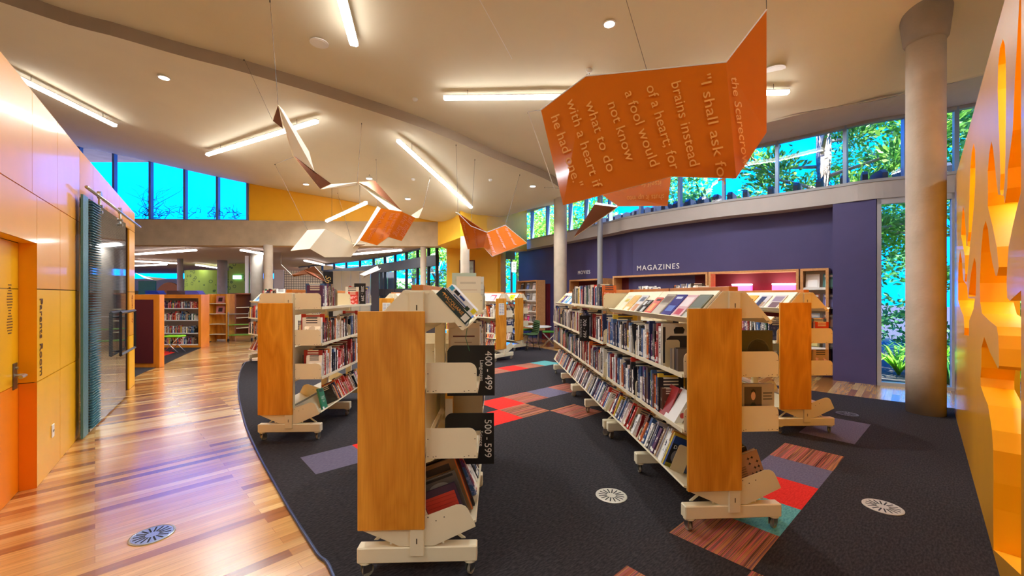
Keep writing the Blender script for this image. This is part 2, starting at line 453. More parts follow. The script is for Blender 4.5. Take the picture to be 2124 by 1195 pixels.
# roof slab above so that daylight only comes in through the windows
rf = MB(); rf.box(-18,9.5,-7,6.3,6.9,7.0); 
roof_poly = [(-18,-7),(9.6,-7),(9.6,3.6)]+[(p.x,p.y) for p in [Wc[i]+w_norm(i)*.15 for i in range(0,len(Wc))]]+[(-18,16.4)]
rf = MB(); rf.prism(roof_poly, 6.9, 7.0, 'z'); struct(rf.build('ceiling_roof_slab', CONCD))
sk = MB()      # fascia above the clerestory head and around the roof
for i in range(len(Wc)-1):
    a = Wc[i]+w_norm(i)*.15; b = Wc[i+1]+w_norm(i+1)*.15
    sk.add([(a.x,a.y,HEAD),(b.x,b.y,HEAD),(b.x,b.y,6.95),(a.x,a.y,6.95)], [(0,1,2,3)])
struct(sk.build('wall_right_fascia', GREYFR, fix=False))

# ------------------------------------------------------------------ floor and carpet
fl = MB(); fl.add([(-32,-7,0),(12,-7,0),(12,36,0),(-32,36,0)], [(0,1,2,3)])
# keep the timber floor inside the building outline
fl = MB(); fl.prism([(-32,-7),(9.8,-7),(9.8,4.6)]+[(p.x+w_norm(i).x*.5,p.y+w_norm(i).y*.5) for i, p in enumerate(Wc)]+[(-2.4,18),(-6.5,22),(-10.9,26),(-12,36),(-32,36)], -.1, 0, "z")
struct(fl.build('floor', FLOORW))
edge_px = [(800,1560),(690,1195),(659,1153),(619,1090),(592,1045),(569.6,1005),(547,964.6),(529,929),(511,888.5),(500,848),(494.8,817),(494.8,790),(500,767.5),(509,752)]
edge = [G(*p) for p in edge_px]
outer = [Vector((-5.9,9.95,0)),Vector((-4.9,10.9,0)),Vector((-3.4,12.1,0)),Vector((-1.6,12.9,0)),Vector((.48,12.5,0)),Vector((1.18,11.67,0)),Vector((2.1,10.4,0)),Vector((3.2,9.0,0)),Vector((4.2,7.7,0)),Vector((4.98,6.75,0)),Vector((5.63,6.15,0)),Vector((6.19,5.69,0)),Vector((7.2,4.8,0)),Vector((8.6,3.6,0)),Vector((8.6,-5,0)),Vector((.2,-5,0)),Vector((-.4,0,0))]
cpts = [(p.x,p.y) for p in smooth_curve(edge+outer[:14], 5)]+[(8.6,-5),(.2,-5),(-.35,0)]
mc = MB(); mc.prism(cpts, 0, .012, 'z', 0)
A0 = Vector((3.254,4.009)); vv = Vector((math.cos(TH),math.sin(TH)))*.5; nn = Vector((-math.sin(TH),math.cos(TH)))*.5
tiles = {(-1,0):4,(-2,0):2,(-3,0):1,(-4,0):3,(-5,0):4,(-6,-1):4,(-7,0):4,(2,0):2,(1,0):2,(-3,7):1,(-4,6):1,(-3,6):4,(-2,7):4,(-1,7):2,(0,7):4,(-2,5):4,(1,11):1,(0,11):4,(2,11):4,(3,11):3,(-8,6):2,(-7,6):1,
         (-1,11):4,(-5,7):2,(4,-4):4,(5,-4):1,(0,-8):4,(-9,-3):1,(-10,-3):4}
for (i,j), mi in tiles.items():
    a = A0+vv*i+nn*j; q = [a, a+vv, a+vv+nn, a+nn]
    mc.add([(p.x,p.y,.0135) for p in q], [(0,1,2,3)], mi)
struct(mc.build('floor_carpet', [C_DARK,C_RED,C_GREY,C_TEAL,C_STR]))
# metal trim along the carpet edge
tr = MB(); ec = smooth_curve(edge, 6)
tr.tube([(p.x,p.y,.008) for p in ec], .012, 6); struct(tr.build('trim_1', mat('carpet_edge_trim', S((70,84,120)), .3, metal=.7), smooth=True))

# ------------------------------------------------------------------ left panelled wall
WA, WB_, WCn = Vector((-3.93,3.39,0)), Vector((-4.882,4.626,0)), Vector((-6.646,7.196,0))
d1 = (WB_-WA).normalized(); d2 = (WCn-WB_).normalized(); n1 = Vector((d1.y,-d1.x,0)); n2 = Vector((d2.y,-d2.x,0))   # towards the room
def wl(px):
    r = (px-CX)/FPX
    for (o, d) in ((WA,d1),(WB_,d2)):
        den = d.x-r*d.y
        if abs(den) > 1e-6:
            t = -(o.x-r*o.y)/den; p = o+d*t
            if o is WA and t <= (WB_-WA).length+1e-4: return p
            if o is WB_: return p
    return WB_
lw = MB()
def wpanel(a, b, z0a, z1a, mi, z0b=None, z1b=None, off=0.0, nrm=None, g=.004, th=.02):
    z0b = z0a if z0b is None else z0b; z1b = z1a if z1b is None else z1b
    d = (b-a).normalized(); n = nrm if nrm is not None else Vector((d.y,-d.x,0))
    a2, b2 = a+d*g, b-d*g
    vs = [a2+n*off, b2+n*off, b2+n*off, a2+n*off]
    zs = [z0a+g, z0b+g, z1b-g, z1a-g]
    fr = [Vector((v.x,v.y,z)) for v, z in zip(vs, zs)]; bk = [v-n*th for v in fr]
    lw.add(fr+bk, [(0,1,2,3),(7,6,5,4),(0,4,5,1),(1,5,6,2),(2,6,7,3),(3,7,4,0)], mi)
topz = lambda p: 3.27-.031*(p-WA).length if True else 3.2
Pn = WA-d1*1.9                       # wall continues past the camera
cols = [WA, wl(124.7), WB_]
top1 = 3.22
for a, b in zip(cols, cols[1:]):
    wpanel(a,b,0,.875,0); wpanel(a,b,.875,1.645,0); wpanel(a,b,1.645,2.416,2)
cols2 = [WA-d1*1.9, WA-d1*1.0, WA, wl(67+10), wl(119), WB_]
for a, b in zip(cols2, cols2[1:]):
    if (b-WA).dot(d1) <= 1e-6: wpanel(a,b,2.02,2.416,2)
for a, b in zip([Pn, wl(67), wl(119)], [wl(67), wl(119), WB_]): wpanel(a,b,2.416,3.24,2)
DW = 1.05                              # doorway width
for k in range(1):
    a = WA-d1*1.9; b = WA-d1*DW
    wpanel(a,b,0,.875,0); wpanel(a,b,.875,2.02,0)
# door reveals
rv0 = WA-n1*.10
WA_s = WA; WA = WA-d1*.003; rv0 = rv0-d1*.003
lw.add([(WA.x,WA.y,0),(rv0.x,rv0.y,0),(rv0.x,rv0.y,.872),(WA.x,WA.y,.872)], [(0,1,2,3)], 1)
lw.add([(WA.x,WA.y,.878),(rv0.x,rv0.y,.878),(rv0.x,rv0.y,2.02),(WA.x,WA.y,2.02)], [(0,1,2,3)], 4)
WA = WA_s; rv0 = WA-n1*.10
e0 = WA-d1*DW; e1 = e0-n1*.10
lw.add([(WA.x,WA.y,2.02),(rv0.x,rv0.y,2.02),(e1.x,e1.y,2.02),(e0.x,e0.y,2.02)], [(0,1,2,3)], 0)
lw.add([(e0.x,e0.y,0),(e1.x,e1.y,0),(e1.x,e1.y,2.02),(e0.x,e0.y,2.02)], [(0,1,2,3)], 1)
# above the sliding door, and the end pier
s0, s1, s2 = wl(166), wl(268), wl(279.5)
pxs = [160,193,222,248,268,279.5]
for a_, b_ in zip(pxs, pxs[1:]):
    a = WB_ if a_ == 160 else wl(a_); b = wl(b_); ta = 3.24-.19*(a-WB_).length/3.1; tb = 3.24-.19*(b-WB_).length/3.1
    wpanel(a,b,2.70,ta,2,2.70,tb)
wpanel(s1,s2,0,.9,0); wpanel(s1,s2,.9,1.645,2); wpanel(s1,s2,1.645,2.70,2)
# backing (dark joints) and wall body
bk = MB()
def slab(a, b, z0, z1, n, o0=.021, o1=.16, mi=3):
    p = [a-n*o0, b-n*o0, b-n*o1, a-n*o1]
    lw.prism([(q.x,q.y) for q in p], z0, z1, 'z', mi)
slab(WA-d1*1.9, WA-d1*DW, 0, 3.2, n1); _e = WA-d1*1.9; lw.prism([(q.x,q.y) for q in (_e, _e-n1*.12, _e-n1*.12-n1*5, _e-n1*5+d1*.12, _e+d1*.12)], 0, 3.2, 'z', 0); slab(WA-d1*DW, WA, 2.03, 3.2, n1, .021); slab(WA+d1*.004, WB_, 0, 3.2, n1); slab(WB_, s1, 2.7, 3.03, n2); slab(s1, s2, 0, 3.0, n2)
struct(lw.build('wall_left', [YEL,ORA,LORA,GAP,mat('deep_yellow_panel', S((250,168,6)), .3, coat=.2)]))
# door in the recess
dr = MB(); q0 = WA-n1*.10; q1 = WA-d1*DW-n1*.10
def quadslab(mb, a, b, n, z0, z1, th, mi): 
    p = [a, b, b-n*th, a-n*th]; mb.prism([(q.x,q.y) for q in p], z0, z1, 'z', mi)
quadslab(dr, q1, q0-d1*.006, n1, .004, .872, .045, 1); quadslab(dr, q1, q0-d1*.006, n1, .878, 1.642, .045, 0); quadslab(dr, q1, q0-d1*.006, n1, 1.648, 2.015, .045, 0)
quadslab(dr, q1, q0, n1+Vector((0,0,0)), .0, 2.0, .05, 2) if False else None
door1 = struct(dr.build('door_1', [YEL,ORA,GAP]))
hm = MB(); hp = q0-d1*.095
M_ = basis((hp.x,hp.y,.955), d1, Vector((0,0,1)))
hm.bev(-.045,.05,-.11,.10,0,.006,.002,1,M_)
hm.tube([M_@Vector((0,0,0)), M_@Vector((0,0,.055)), M_@Vector((-.02,0,.062)), M_@Vector((-.13,0,.062))], .013, 10, 0)
hm.tube([M_@Vector((0,.06,0)), M_@Vector((0,.06,.02))], .012, 12, 0)
hm.build('door_handle', [CHROME, mat('handle_plate', S((110,90,60)), .4, metal=.5)], door1, smooth=False)
# parents room lettering and door icon
DTX = mat('brown_lettering', S((90,48,10)), .6)
me = text_mesh('Parents Room', .115, DTX, .001, 'wall_lettering')
p = wl(84.5)+n1*.003; o = inst('wall_lettering', me); M_ = basis((p.x,p.y,1.22), Vector((0,0,-1)), d1*1.0)
M_ = basis((p.x,p.y,1.24), Vector((0,0,-1)), -d1 if (Vector((0,0,-1)).cross(-d1)).dot(n1) > 0 else d1)
o.matrix_world = M_; tag(o, 'brown vertical Parents Room lettering on the yellow panel beside the recessed door', 'lettering')
ic = MB(); 
for k in range(18):
    zz = 1.30+k*.022; w = (.02+.05*abs(math.sin(k/17*PI*2+.4)))*.9
    cpt = q0-d1*.20
    M_ = basis((cpt.x,cpt.y,zz), d1, Vector((0,0,1))); ic.box(-w,w,-.004,.004,.0005,.0015,0,M_)
ic.build('door_icon', DTX, door1)
# power point
po = MB(); p = wl(108)+n1*.001; M_ = basis((p.x,p.y,.355), d1, Vector((0,0,1)))
if (Vector(d1).cross(Vector((0,0,1)))).dot(n1) < 0: M_ = basis((p.x,p.y,.355), -d1, Vector((0,0,1)))
po.bev(-.036,.036,-.058,.058,0,.008,.002,0,M_); po.box(-.02,-.008,-.01,.01,.008,.011,1,M_); po.box(.008,.02,-.01,.01,.008,.011,1,M_)
tag(po.build('power_point', [WHITE,GREYFR]), 'small white power point low on the yellow wall', 'power point')
me = text_mesh('Quiet Study', .10, mat('red_brown_lettering', S((150,50,20)), .6), .001, 'wall_lettering')
p = wl(274)+n2*.004; o = inst('wall_lettering', me)
o.matrix_world = basis((p.x,p.y,1.35), Vector((0,0,-1)), -d2 if (Vector((0,0,-1)).cross(-d2)).dot(n2) > 0 else d2)
tag(o, 'vertical red-brown Quiet Study lettering on the narrow pier past the sliding door', 'lettering')

# sliding glass door on a steel rail
film = bpy.data.materials.new('striped_film_glass'); film.use_nodes = True
nt = film.node_tree; b = nt.nodes['Principled BSDF']; b.inputs['Base Color'].default_value = (*S((70,88,94)),1); b.inputs['Roughness'].default_value = .05
b.inputs['Coat Weight'].default_value = 1; b.inputs['Coat Roughness'].default_value = .03
tc = nt.nodes.new('ShaderNodeTexCoord'); sp = nt.nodes.new('ShaderNodeSeparateXYZ'); m1 = nt.nodes.new('ShaderNodeMath'); m1.operation = 'MULTIPLY'; m1.inputs[1].default_value = 46
m2 = nt.nodes.new('ShaderNodeMath'); m2.operation = 'FRACT'; m3 = nt.nodes.new('ShaderNodeMath'); m3.operation = 'GREATER_THAN'; m3.inputs[1].default_value = .5
mr2 = nt.nodes.new('ShaderNodeMapRange'); mr2.inputs[3].default_value = .6; mr2.inputs[4].default_value = .9
nt.links.new(tc.outputs['Object'], sp.inputs[0]); nt.links.new(sp.outputs['Z'], m1.inputs[0]); nt.links.new(m1.outputs[0], m2.inputs[0]); nt.links.new(m2.outputs[0], m3.inputs[0]); nt.links.new(m3.outputs[0], mr2.inputs[0]); nt.links.new(mr2.outputs[0], b.inputs['Alpha'])
g0, g1 = wl(168)+n2*.07, wl(248)+n2*.07
sd = empty('sliding_door', (g0.x,g0.y,0), 0); struct(sd); sd.name = 'door_2'
gm = MB(); dd = g1-g0; quadslab(gm, Vector((0,0,0)), dd, n2, .02, 2.70, .012, 0); gm.build('glass_leaf', film, sd)
em = MB(); t_ = d2; off_ = -t_*.27
em.prism([((n2*.004).x,(n2*.004).y),((t_*.20+n2*.004).x,(t_*.20+n2*.004).y),((t_*.20-n2*.016).x,(t_*.20-n2*.016).y),((-n2*.016).x,(-n2*.016).y)], .02, 2.70, 'z')
em.v = [(v[0]+off_.x,v[1]+off_.y,v[2]) for v in em.v]; [em.prism([((t_*a_-n2*.03+n2*q_+off_*0).x,(t_*a_-n2*.03+n2*q_).y) for a_, q_ in ((-.02,0),(.36,0),(.36,.06),(-.02,.06))], .06+k_*.03, .066+k_*.03, 'z') for k_ in range(88)]; em.build('door_blind_strip', mat('teal_strip', S((70,124,136)), .35, bump=.6, bscale=40), sd)
hd = MB(); ha = wl(226)+n2*.12-g0; hb = wl(259)+n2*.12-g0
for u, v_ in (((ha.x,ha.y,.74),(ha.x,ha.y,1.34)),((ha.x,ha.y,1.34),(hb.x,hb.y,1.34)),((hb.x,hb.y,1.34),(hb.x,hb.y,.74)),((hb.x,hb.y,.74),(ha.x,ha.y,.74))): hd.tube([u, v_], .022, 4)
for zz in (.80,1.28): hd.tube([(ha.x,ha.y,zz),((ha-n2*.05).x,(ha-n2*.05).y,zz)], .012, 6)
hd.build('door_handle', DARKFR, sd)
rl = MB(); r0, r1 = wl(160)+n2*.075-g0, wl(279)+n2*.075-g0
rl.tube([(r0.x,r0.y,2.80),(r1.x,r1.y,2.80)], .018, 10); rl.build('door_rail', CHROME, sd, smooth=True)
for f in (.22,.80):
    hg = MB(); c2 = dd*f
    hg.tube([(c2.x,c2.y,2.60),(c2.x,c2.y,2.80)], .014, 8); M_ = basis((c2.x,c2.y,2.83), d2, Vector((0,0,1))); hg.lathe([(.0,-.02),(.045,-.018),(.045,.018),(0,.02)], 16, 0, M_)
    for zz in (2.62,2.69): 
        M_ = basis((c2.x,c2.y,zz), d2, Vector((0,0,1))); hg.lathe([(0,-.03),(.022,-.028),(.022,.03),(0,.032)], 12, 0, M_)
    hg.build('door_hanger', CHROME, sd, smooth=False)
# small room behind the sliding door
rb = MB(); bp0 = wl(150)-n2*2.2; bp1 = s2-n2*2.2
quadslab(rb, bp0, bp1+d2*.3, -n2, 0, 2.9, .1, 0)
quadslab(rb, wl(256)-n2*.5, s1-n2*.02+d2*.02, (Vector((s1-wl(256)).normalized())).cross(Vector((0,0,1))), 0, 2.72, .05, 0) if False else None
cpl = wl(262); rb.prism([(v.x,v.y) for v in (s1-n2*.17, s1-n2*2.2, s1-n2*2.2+d2*.1, s1-n2*.17+d2*.1)], 0, 2.9, 'z', 0)
rb.prism([(v.x,v.y) for v in (WB_-n2*.17, WB_-n2*2.2, WB_-n2*2.2-d2*.1, WB_-n2*.17-d2*.1)], 0, 2.9, 'z', 0)
rb.prism([(v.x,v.y) for v in (WB_-n2*.17, s1-n2*.17, s1-n2*2.3, WB_-n2*2.3)], 2.85, 2.9, 'z', 0)
struct(rb.build('wall_left_room', mat('beige_paint', S((210,178,146)), .7)))

# ------------------------------------------------------------------ curved right wall: beam, clerestory, purple wall
def wstrip(name, o0, o1, z0, z1, m, i0=0, i1=None, kind=True):
    mb = MB(); i1 = len(Wc)-1 if i1 is None else i1
    idx = list(range(int(i0), int(i1)+1))
    for i in idx:
        for o, z in ((o0,z0),(o1,z0),(o1,z1),(o0,z1)):
            p = Wc[i]+w_norm(i)*o; mb.v.append((p.x,p.y,z))
    for k in range(len(idx)-1):
        for j in range(4):
            j2 = (j+1) % 4; mb.f.append((4*k+j, 4*k+4+j, 4*k+4+j2, 4*k+j2)); mb.m.append(0)
    mb.f.append((0,1,2,3)); mb.f.append(tuple(4*(len(idx)-1)+j for j in (3,2,1,0))); mb.m += [0,0]
    o = mb.build(name, m); 
    return struct(o) if kind else o
_,_,ia = w_at(1985); _,_,ib = w_at(1818); _,_,ic_ = w_at(1728); _,_,ie = w_at(1078)
wstrip('trim_2', 0, .35, BEAMB, SILL, mat('sill_beam_paint', S((178,170,166)), .5))
wstrip('trim_3', -.015, .1, SILL, SILL+.05, GREYFR)
wstrip('trim_4', 0, .1, HEAD-.05, HEAD+.02, GREYFR)
pa_,na,_ = w_at(1818); pb_,nb,_ = w_at(1727)
pier = MB(); pier.prism([(v.x,v.y) for v in (pa_+na*.01, pb_+nb*.01, pb_+nb*.6, pa_+na*.6)], 0, BEAMB, 'z'); struct(pier.build('wall_right_pier', PURP))
pier.v = pier.v
wall_i0 = int(ic_); wall_i1 = len(Wc)-3
wstrip('wall_right', .37, .47, 0, BEAMB+.02, PURP, wall_i0, wall_i1)
# end return left of the purple wall
# clerestory panes and mullions
mpx = [2075,1985,1880,1752,1611,1500,1408,1327,1262,1213,1180,1133,1101,1069]
mull = [w_at(p) for p in mpx]
MULB = mat('blue_grey_mullion', S((120,140,170)), .35, metal=.2)
k = 1
for a, b in zip(mull, mull[1:]):
    i0, i1 = sorted((a[2], b[2])); idx = [i0]+[j for j in range(int(i0)+1, int(i1)+1)]+[i1]
    def wp(t):
        j = min(int(t), len(Wc)-2); return Wc[j].lerp(Wc[j+1], t-j)+w_norm(j)*.05
    mb = MB()
    for t in idx: p = wp(t); mb.v += [(p.x,p.y,SILL+.05),(p.x,p.y,HEAD-.05)]
    for q in range(len(idx)-1): mb.f.append((2*q,2*q+2,2*q+3,2*q+1)); mb.m.append(0)
    w_ = struct(mb.build('window_%d' % k, GLASS, fix=False)); k += 1
    fm = MB(); p, n_ = a[0], a[1]; d_ = Vector((-n_.y,n_.x,0)); M_ = Matrix(((d_.x,n_.x,0,p.x),(d_.y,n_.y,0,p.y),(0,0,1,0),(0,0,0,1)))
    fm.box(-.028,.028,0,.13,SILL+.02,HEAD-.0,0,M_); fm.build('window_frame', MULB, w_)
# steel posts in front of the wall
def col_thing(x, y, r, z0, z1, m, label, name='concrete_column', rings=False, seg=40):
    mb = MB()
    prof = [(r,0)]
    zz = z1-z0
    nseg = 8
    for i in range(1, nseg): prof += [(r, zz*i/nseg)]
    prof.append((r, zz))
    mb.lathe(prof, seg)
    o = mb.build(name, m, smooth=False, loc=(x,y,z0))
    for f in o.data.polygons: f.use_smooth = len(f.vertices) == 4
    return tag(o, label, 'column')
c5 = col_thing(5.55,5.5,.197,.012,5.0,CONC,'thick concrete column by the tall garden window on the right')
cp = MB(); cp.lathe([(.205,0),(.225,.03),(.30,.75)], 40); cap_ = cp.build('column_capital', CONCD, c5, smooth=True, loc=(0,0,4.96))
c3 = col_thing(1.45,12.3,.195,.012,g_near(1.45,12.3)+.05,CONC,'pale concrete column standing in front of the purple wall')
p_, n_, _ = w_at(1255); c6 = col_thing((p_-n_*.18).x,(p_-n_*.18).y,.075,0,HEAD,GREYFR,'slim grey steel post against the purple wall left of the MAGAZINES sign','steel_post')
p_, n_, _ = w_at(1049)
# glass door wall to the garden
ga, gna, _ = w_at(1985); gb, gnb, _ = w_at(1820)
gw = empty('window_20', (0,0,0)); struct(gw)
fm = MB(); d_ = (gb-ga).normalized(); n_ = Vector((d_.y,-d_.x,0)); Lg = (gb-ga).length
M_ = Matrix(((d_.x,n_.x,0,ga.x),(d_.y,n_.y,0,ga.y),(0,0,1,0),(0,0,0,1)))
for x0, x1 in ((-1.9,-1.84),(-.0,.05),(Lg-.06,Lg)): fm.box(x0,x1,.02,.10,0,BEAMB,0,M_)
fm.box(-1.9,Lg,.02,.10,BEAMB-.10,BEAMB,0,M_); fm.box(-1.9,Lg,.0,.12,0,.06,0,M_)
fm.build('window_frame', mat('pale_window_frame', S((176,172,176)), .4), gw)
gp = MB()
for x0, x1 in ((-1.84,0),(.05,Lg-.06)): gp.box(x0,x1,.055,.063,.06,BEAMB-.10,0,M_)
gp.build('window_pane', GLASS, gw)
wr = MB(); p0 = M_@Vector((-1.9,0,0)); wr.prism([(v.x,v.y) for v in (p0, p0+n_*.2, Vector((9.6,3.4,0)), Vector((9.4,3.4,0)))], 0, BEAMB, 'z'); struct(wr.build('wall_right_end', PURP))

# lettering on the purple wall
def wall_text(px, z, txt, size, label, off=.36):
    p, n_, _ = w_at(px); d_ = Vector((n_.y,-n_.x,0))
    q = p+n_*off; me = text_mesh(txt, size, WHITETX, .004, 'wall_lettering', spacing=1.2)
    r = (px-CX)/FPX      # keep the ray column on the recessed surface
    den = q.x-r*q.y; q = q-d_*(den/(d_.x-r*d_.y))
    o = inst('wall_lettering', me); o.matrix_world = basis((q.x,q.y,z), d_, Vector((0,0,1))); 
    return tag(o, label, 'lettering')
wall_text(1363, 1.6+58*10.1/FPX, 'MAGAZINES', .19, 'white MAGAZINES lettering on the purple wall')
wall_text(1211, 1.6+46*12.9/FPX, 'MOVIES', .16, 'small white lettering on the purple wall between column and steel post')

# ------------------------------------------------------------------ back wall: beam, high window, yellow bulkhead
bl, br_ = Vector((-17,13.0,0)), Vector((-2.42,13.65,0)); bd = (br_-bl).normalized(); bn = Vector((bd.y,-bd.x,0))
def backx(px, Yg=13.0):
    r = (px-CX)/FPX; t = -(bl.x-r*bl.y)/(bd.x-r*bd.y); return bl+bd*t
mb = MB(); mb.prism([(v.x,v.y) for v in (bl, br_, br_-bn*.45, bl-bn*.45)], 3.2, 4.02, 'z'); struct(mb.build('trim_5', CONC2))
# yellow wall above the beam, from the window to the bulkhead
yw = MB(); pa = backx(511); 
ns = 14
for i in range(ns+1):
    p = pa.lerp(br_, i/ns)+(-bn)*.08; yw.v += [(p.x,p.y,4.0),(p.x,p.y,max(4.01, g_far(p.x,p.y)+.15))]
for i in range(ns): yw.f.append((2*i,2*i+2,2*i+3,2*i+1)); yw.m.append(0)
struct(yw.build('wall_back', mat('yellow_upper_wall', S((255,190,24)), .5), fix=False))
wpx = [90,160,232,308,380,448,511]
FRB = mat('window_frame_blue_grey', S((96,120,170)), .4)
for i in range(len(wpx)-1):
    a = backx(wpx[i])-bn*.1; b_ = backx(wpx[i+1])-bn*.1
    w_ = MB(); w_.v = [(a.x,a.y,4.05),(b_.x,b_.y,4.05),(b_.x,b_.y,g_far(b_.x,b_.y)+.1),(a.x,a.y,g_far(a.x,a.y)+.1)]; w_.f = [(0,1,2,3)]; w_.m = [0]
    w_ = struct(w_.build('window_%d' % (30+i), GLASS, fix=False))
    f_ = MB(); M_ = Matrix(((bd.x,-bn.x,0,b_.x),(bd.y,-bn.y,0,b_.y),(0,0,1,0),(0,0,0,1)))
    f_.box(-.035,.035,-.06,.06,4.0,g_far(b_.x,b_.y)+.1,0,M_); 
    f_.box(-(b_-a).length,0,-.04,.04,4.0,4.06,0,M_)
    f_.build('window_frame', FRB, w_)
wb = MB(); a = backx(90); wb.prism([(v.x,v.y) for v in (bl,a,a-bn*.3,bl-bn*.3)], 4.0, 7, 'z'); wb.box(-17.2,-17,-7,13.4,0,7); wb.box(-17.2,9.6,-7.2,-7,0,7); wb.box(9.6,9.8,-7,4.0,0,7)
struct(wb.build('wall_outer', WHITEWALL))  # unseen walls added to keep sky light from flooding the room
# upper enclosure above the high window
ue = MB(); ue.add([(-17,13.35,6.4),(-2.4,13.9,6.4),(-2.4,13.9,6.95),(-17,13.35,6.95)], [(0,1,2,3)]); struct(ue.build('wall_back_upper', WHITEWALL, fix=False))
# yellow bulkhead volume
bh = MB(); A_ = Vector((-2.42,13.4,0)); B_ = Vector((-1.45,11.5,0)); C_ = Vector((-.75,12.35,0)); D_ = Vector((-.22,13.3,0)); E_ = Vector((.55,15.1,0)); F_ = Vector((-2.2,15.4,0))
pts = [A_,B_,C_,D_,E_,F_]; zt = 5.6
vs = [(p.x,p.y,3.2) for p in pts]+[(p.x,p.y,zt) for p in pts]; n6 = 6
bh.add(vs, [tuple(range(6))[::-1]]+[(i,(i+1)%6,6+(i+1)%6,6+i) for i in range(6)], 0)
struct(bh.build('wall_back_bulkhead', mat('yellow_wall_paint', S((240,186,40)), .6)))
yl = MB(); y0 = P(926,600,14.4); y1 = P(1030,600,14.9); y2 = P(1041,600,15.6)
for a, b_ in ((y0,y1),(y1,y2)):
    yl.add([(a.x,a.y,0),(b_.x,b_.y,0),(b_.x,b_.y,3.22),(a.x,a.y,3.22)], [(0,1,2,3)], 0)
ym = struct(yl.build('wall_back_lower', mat('mustard_wall_paint', S((236,180,50)), .6), fix=False))
sld = ym.modifiers.new('s','SOLIDIFY'); sld.thickness = .15; sld.offset = 1
# framed picture behind the pale column
pf = MB(); q = P(969,580,14.25); 
pf.bev(q.x-.27,q.x+.27,q.y-.03,q.y+.02,1.75,2.8,.01,0); pf.box(q.x-.22,q.x+.22,q.y-.034,q.y-.03,1.80,2.75,1)
pf = tag(pf.build('framed_picture', [mat('dark_red_frame', S((84,30,20)), .4), mat('grey_artwork', S((150,160,150)), .5, var=.3, vscale=8)]), 'dark framed picture hanging on the mustard wall behind a column', 'picture')
col_thing(-1.31,11.4,.125,.012,3.21,CONC,'slim pale column rising in front of the yellow wall')
# grey posts, exit door glass between yellow and purple
gd = MB(); g_a = P(1043,600,15.4); g_b = P(1063,600,16.0)
for px in (1041,1047,1061):
    q = P(px,600,15.7); gd.box(q.x-.045,q.x+.045,q.y-.05,q.y+.05,0,3.3)
gd.box(g_a.x,g_b.x+.1,15.7,15.78,2.95,3.3); struct(gd.build('door_3', mat('grey_blue_metal', S((112,124,140)), .4)))
q = P(1055,600,15.9); gg = MB(); gg.box(q.x-.16,q.x+.1,15.9,15.91,0,2.95); gg.build('door_glass', GLASS, bpy.data.objects['door_3'])
ex = MB(); q = P(1066,554,15.63); M_ = Matrix.Translation((q.x,q.y,q.z)); ex.bev(-.09,.09,-.03,.03,-.2,.2,.015,0,M_)
exo = tag(ex.build('exit_sign', [mat('sign_white', S((235,240,232)), .5, emit=(.9,1,.9), estr=.5)]), 'white box exit sign with rotated green lettering beside the far purple corner', 'sign')
me = text_mesh('EXIT', .13, mat('green_lettering', S((30,120,70)), .5), .001, 'lettering'); o = inst('lettering', me, exo); o.matrix_local = Matrix.Translation((q.x,q.y-.032,q.z)) @ basis((0,0,0), Vector((0,0,-1)), Vector((1,0,0))) if False else basis((q.x,q.y-.032,q.z), Vector((0,0,-1)), Vector((1,0,0)))

# ------------------------------------------------------------------ yellow cut-out screen on the right
def yplane(px, py):
    r = (px-CX)/FPX; Y = .44/(r-1); return (Y, EYE-(py-HY)/FPX*Y)      # plane X = Y+.44, coordinate Y and height
screen_poly_holes = []
Z = lambda ox, oy, s, L: [(ox+x/s, oy+y/s) for x, y in L]
# openings traced from the photograph (pixel outlines -> plane of the screen)
holes_px = [
 Z(1980,60,3.319, [(333,68),(312,130),(300,250),(297,420),(303,640),(310,820),(316,1000),(312,1110),(318,1143),(335,1143),(345,1050),(350,850),(352,640),(354,420),(352,220),(345,110)]),
 Z(1980,60,3.319, [(132,788),(118,850),(108,960),(104,1090),(100,1230),(96,1400),(88,1460),(90,1496),(105,1496),(122,1340),(134,1200),(142,1060),(143,930),(140,830)]),
 Z(1980,400,3.319, [(58,90),(50,180),(46,290),(52,330),(70,430),(74,560),(70,610),(82,618),(92,520),(100,430),(106,372),(80,365),(76,250),(66,130)]),
 Z(1980,400,3.319, [(136,445),(112,560),(96,700),(100,716),(145,714),(150,560),(146,480)]),
 Z(1980,400,3.319, [(38,395),(28,480),(24,620),(24,740),(38,790),(62,850),(68,930),(66,980),(98,984),(100,880),(130,800),(140,730),(94,726),(86,640),(60,600),(50,460)]),
 # the large branching opening
 Z(1980,60,3.319, [(253,772),(238,860),(228,980),(230,1130),(228,1220),(262,1360),(290,1500),(304,1640),(300,1660),(292,1700),(282,1700),(262,1620),(244,1520),(230,1380),(214,1320),(196,1380),(182,1540),(174,1750),(176,1880),(190,1960),(240,2010),(290,2050),(300,2110),(304,2200),(306,2320),(300,2340),(240,2220),(204,2120),(186,2190),(184,2330),(178,2400),(180,2460),(205,2530),(230,2590),(256,2760),(266,2900),(268,3120),(266,3300),(268,3590),(262,3760),(560,3760),(560,1800),(380,1872),(362,1850),(358,1760),(362,1640),(372,1500),(400,1360),(430,1230),(455,1130),(478,1060),(492,1000),(560,900),(560,700),(560,-200),(446,-200),(430,100),(414,360),(408,520),(400,700),(380,860),(366,960),(362,1100),(345,1200),(340,1150),(300,1140),(288,1050),(276,930),(264,820)]),
]
def clean(poly):
    out = []
    for x, y in poly:
        if x > 2118: x = 2118
        out.append(yplane(x, y))
    return out
TH_S = .16
scr_bm = bmesh.new()
H_S = 3.17
SY0, SY1 = 1.70, 5.48
from mathutils.geometry import tessellate_polygon
outer_poly = [(SY0,0),(SY1,0),(SY1,3.13),(SY0,3.17)]
hp = []
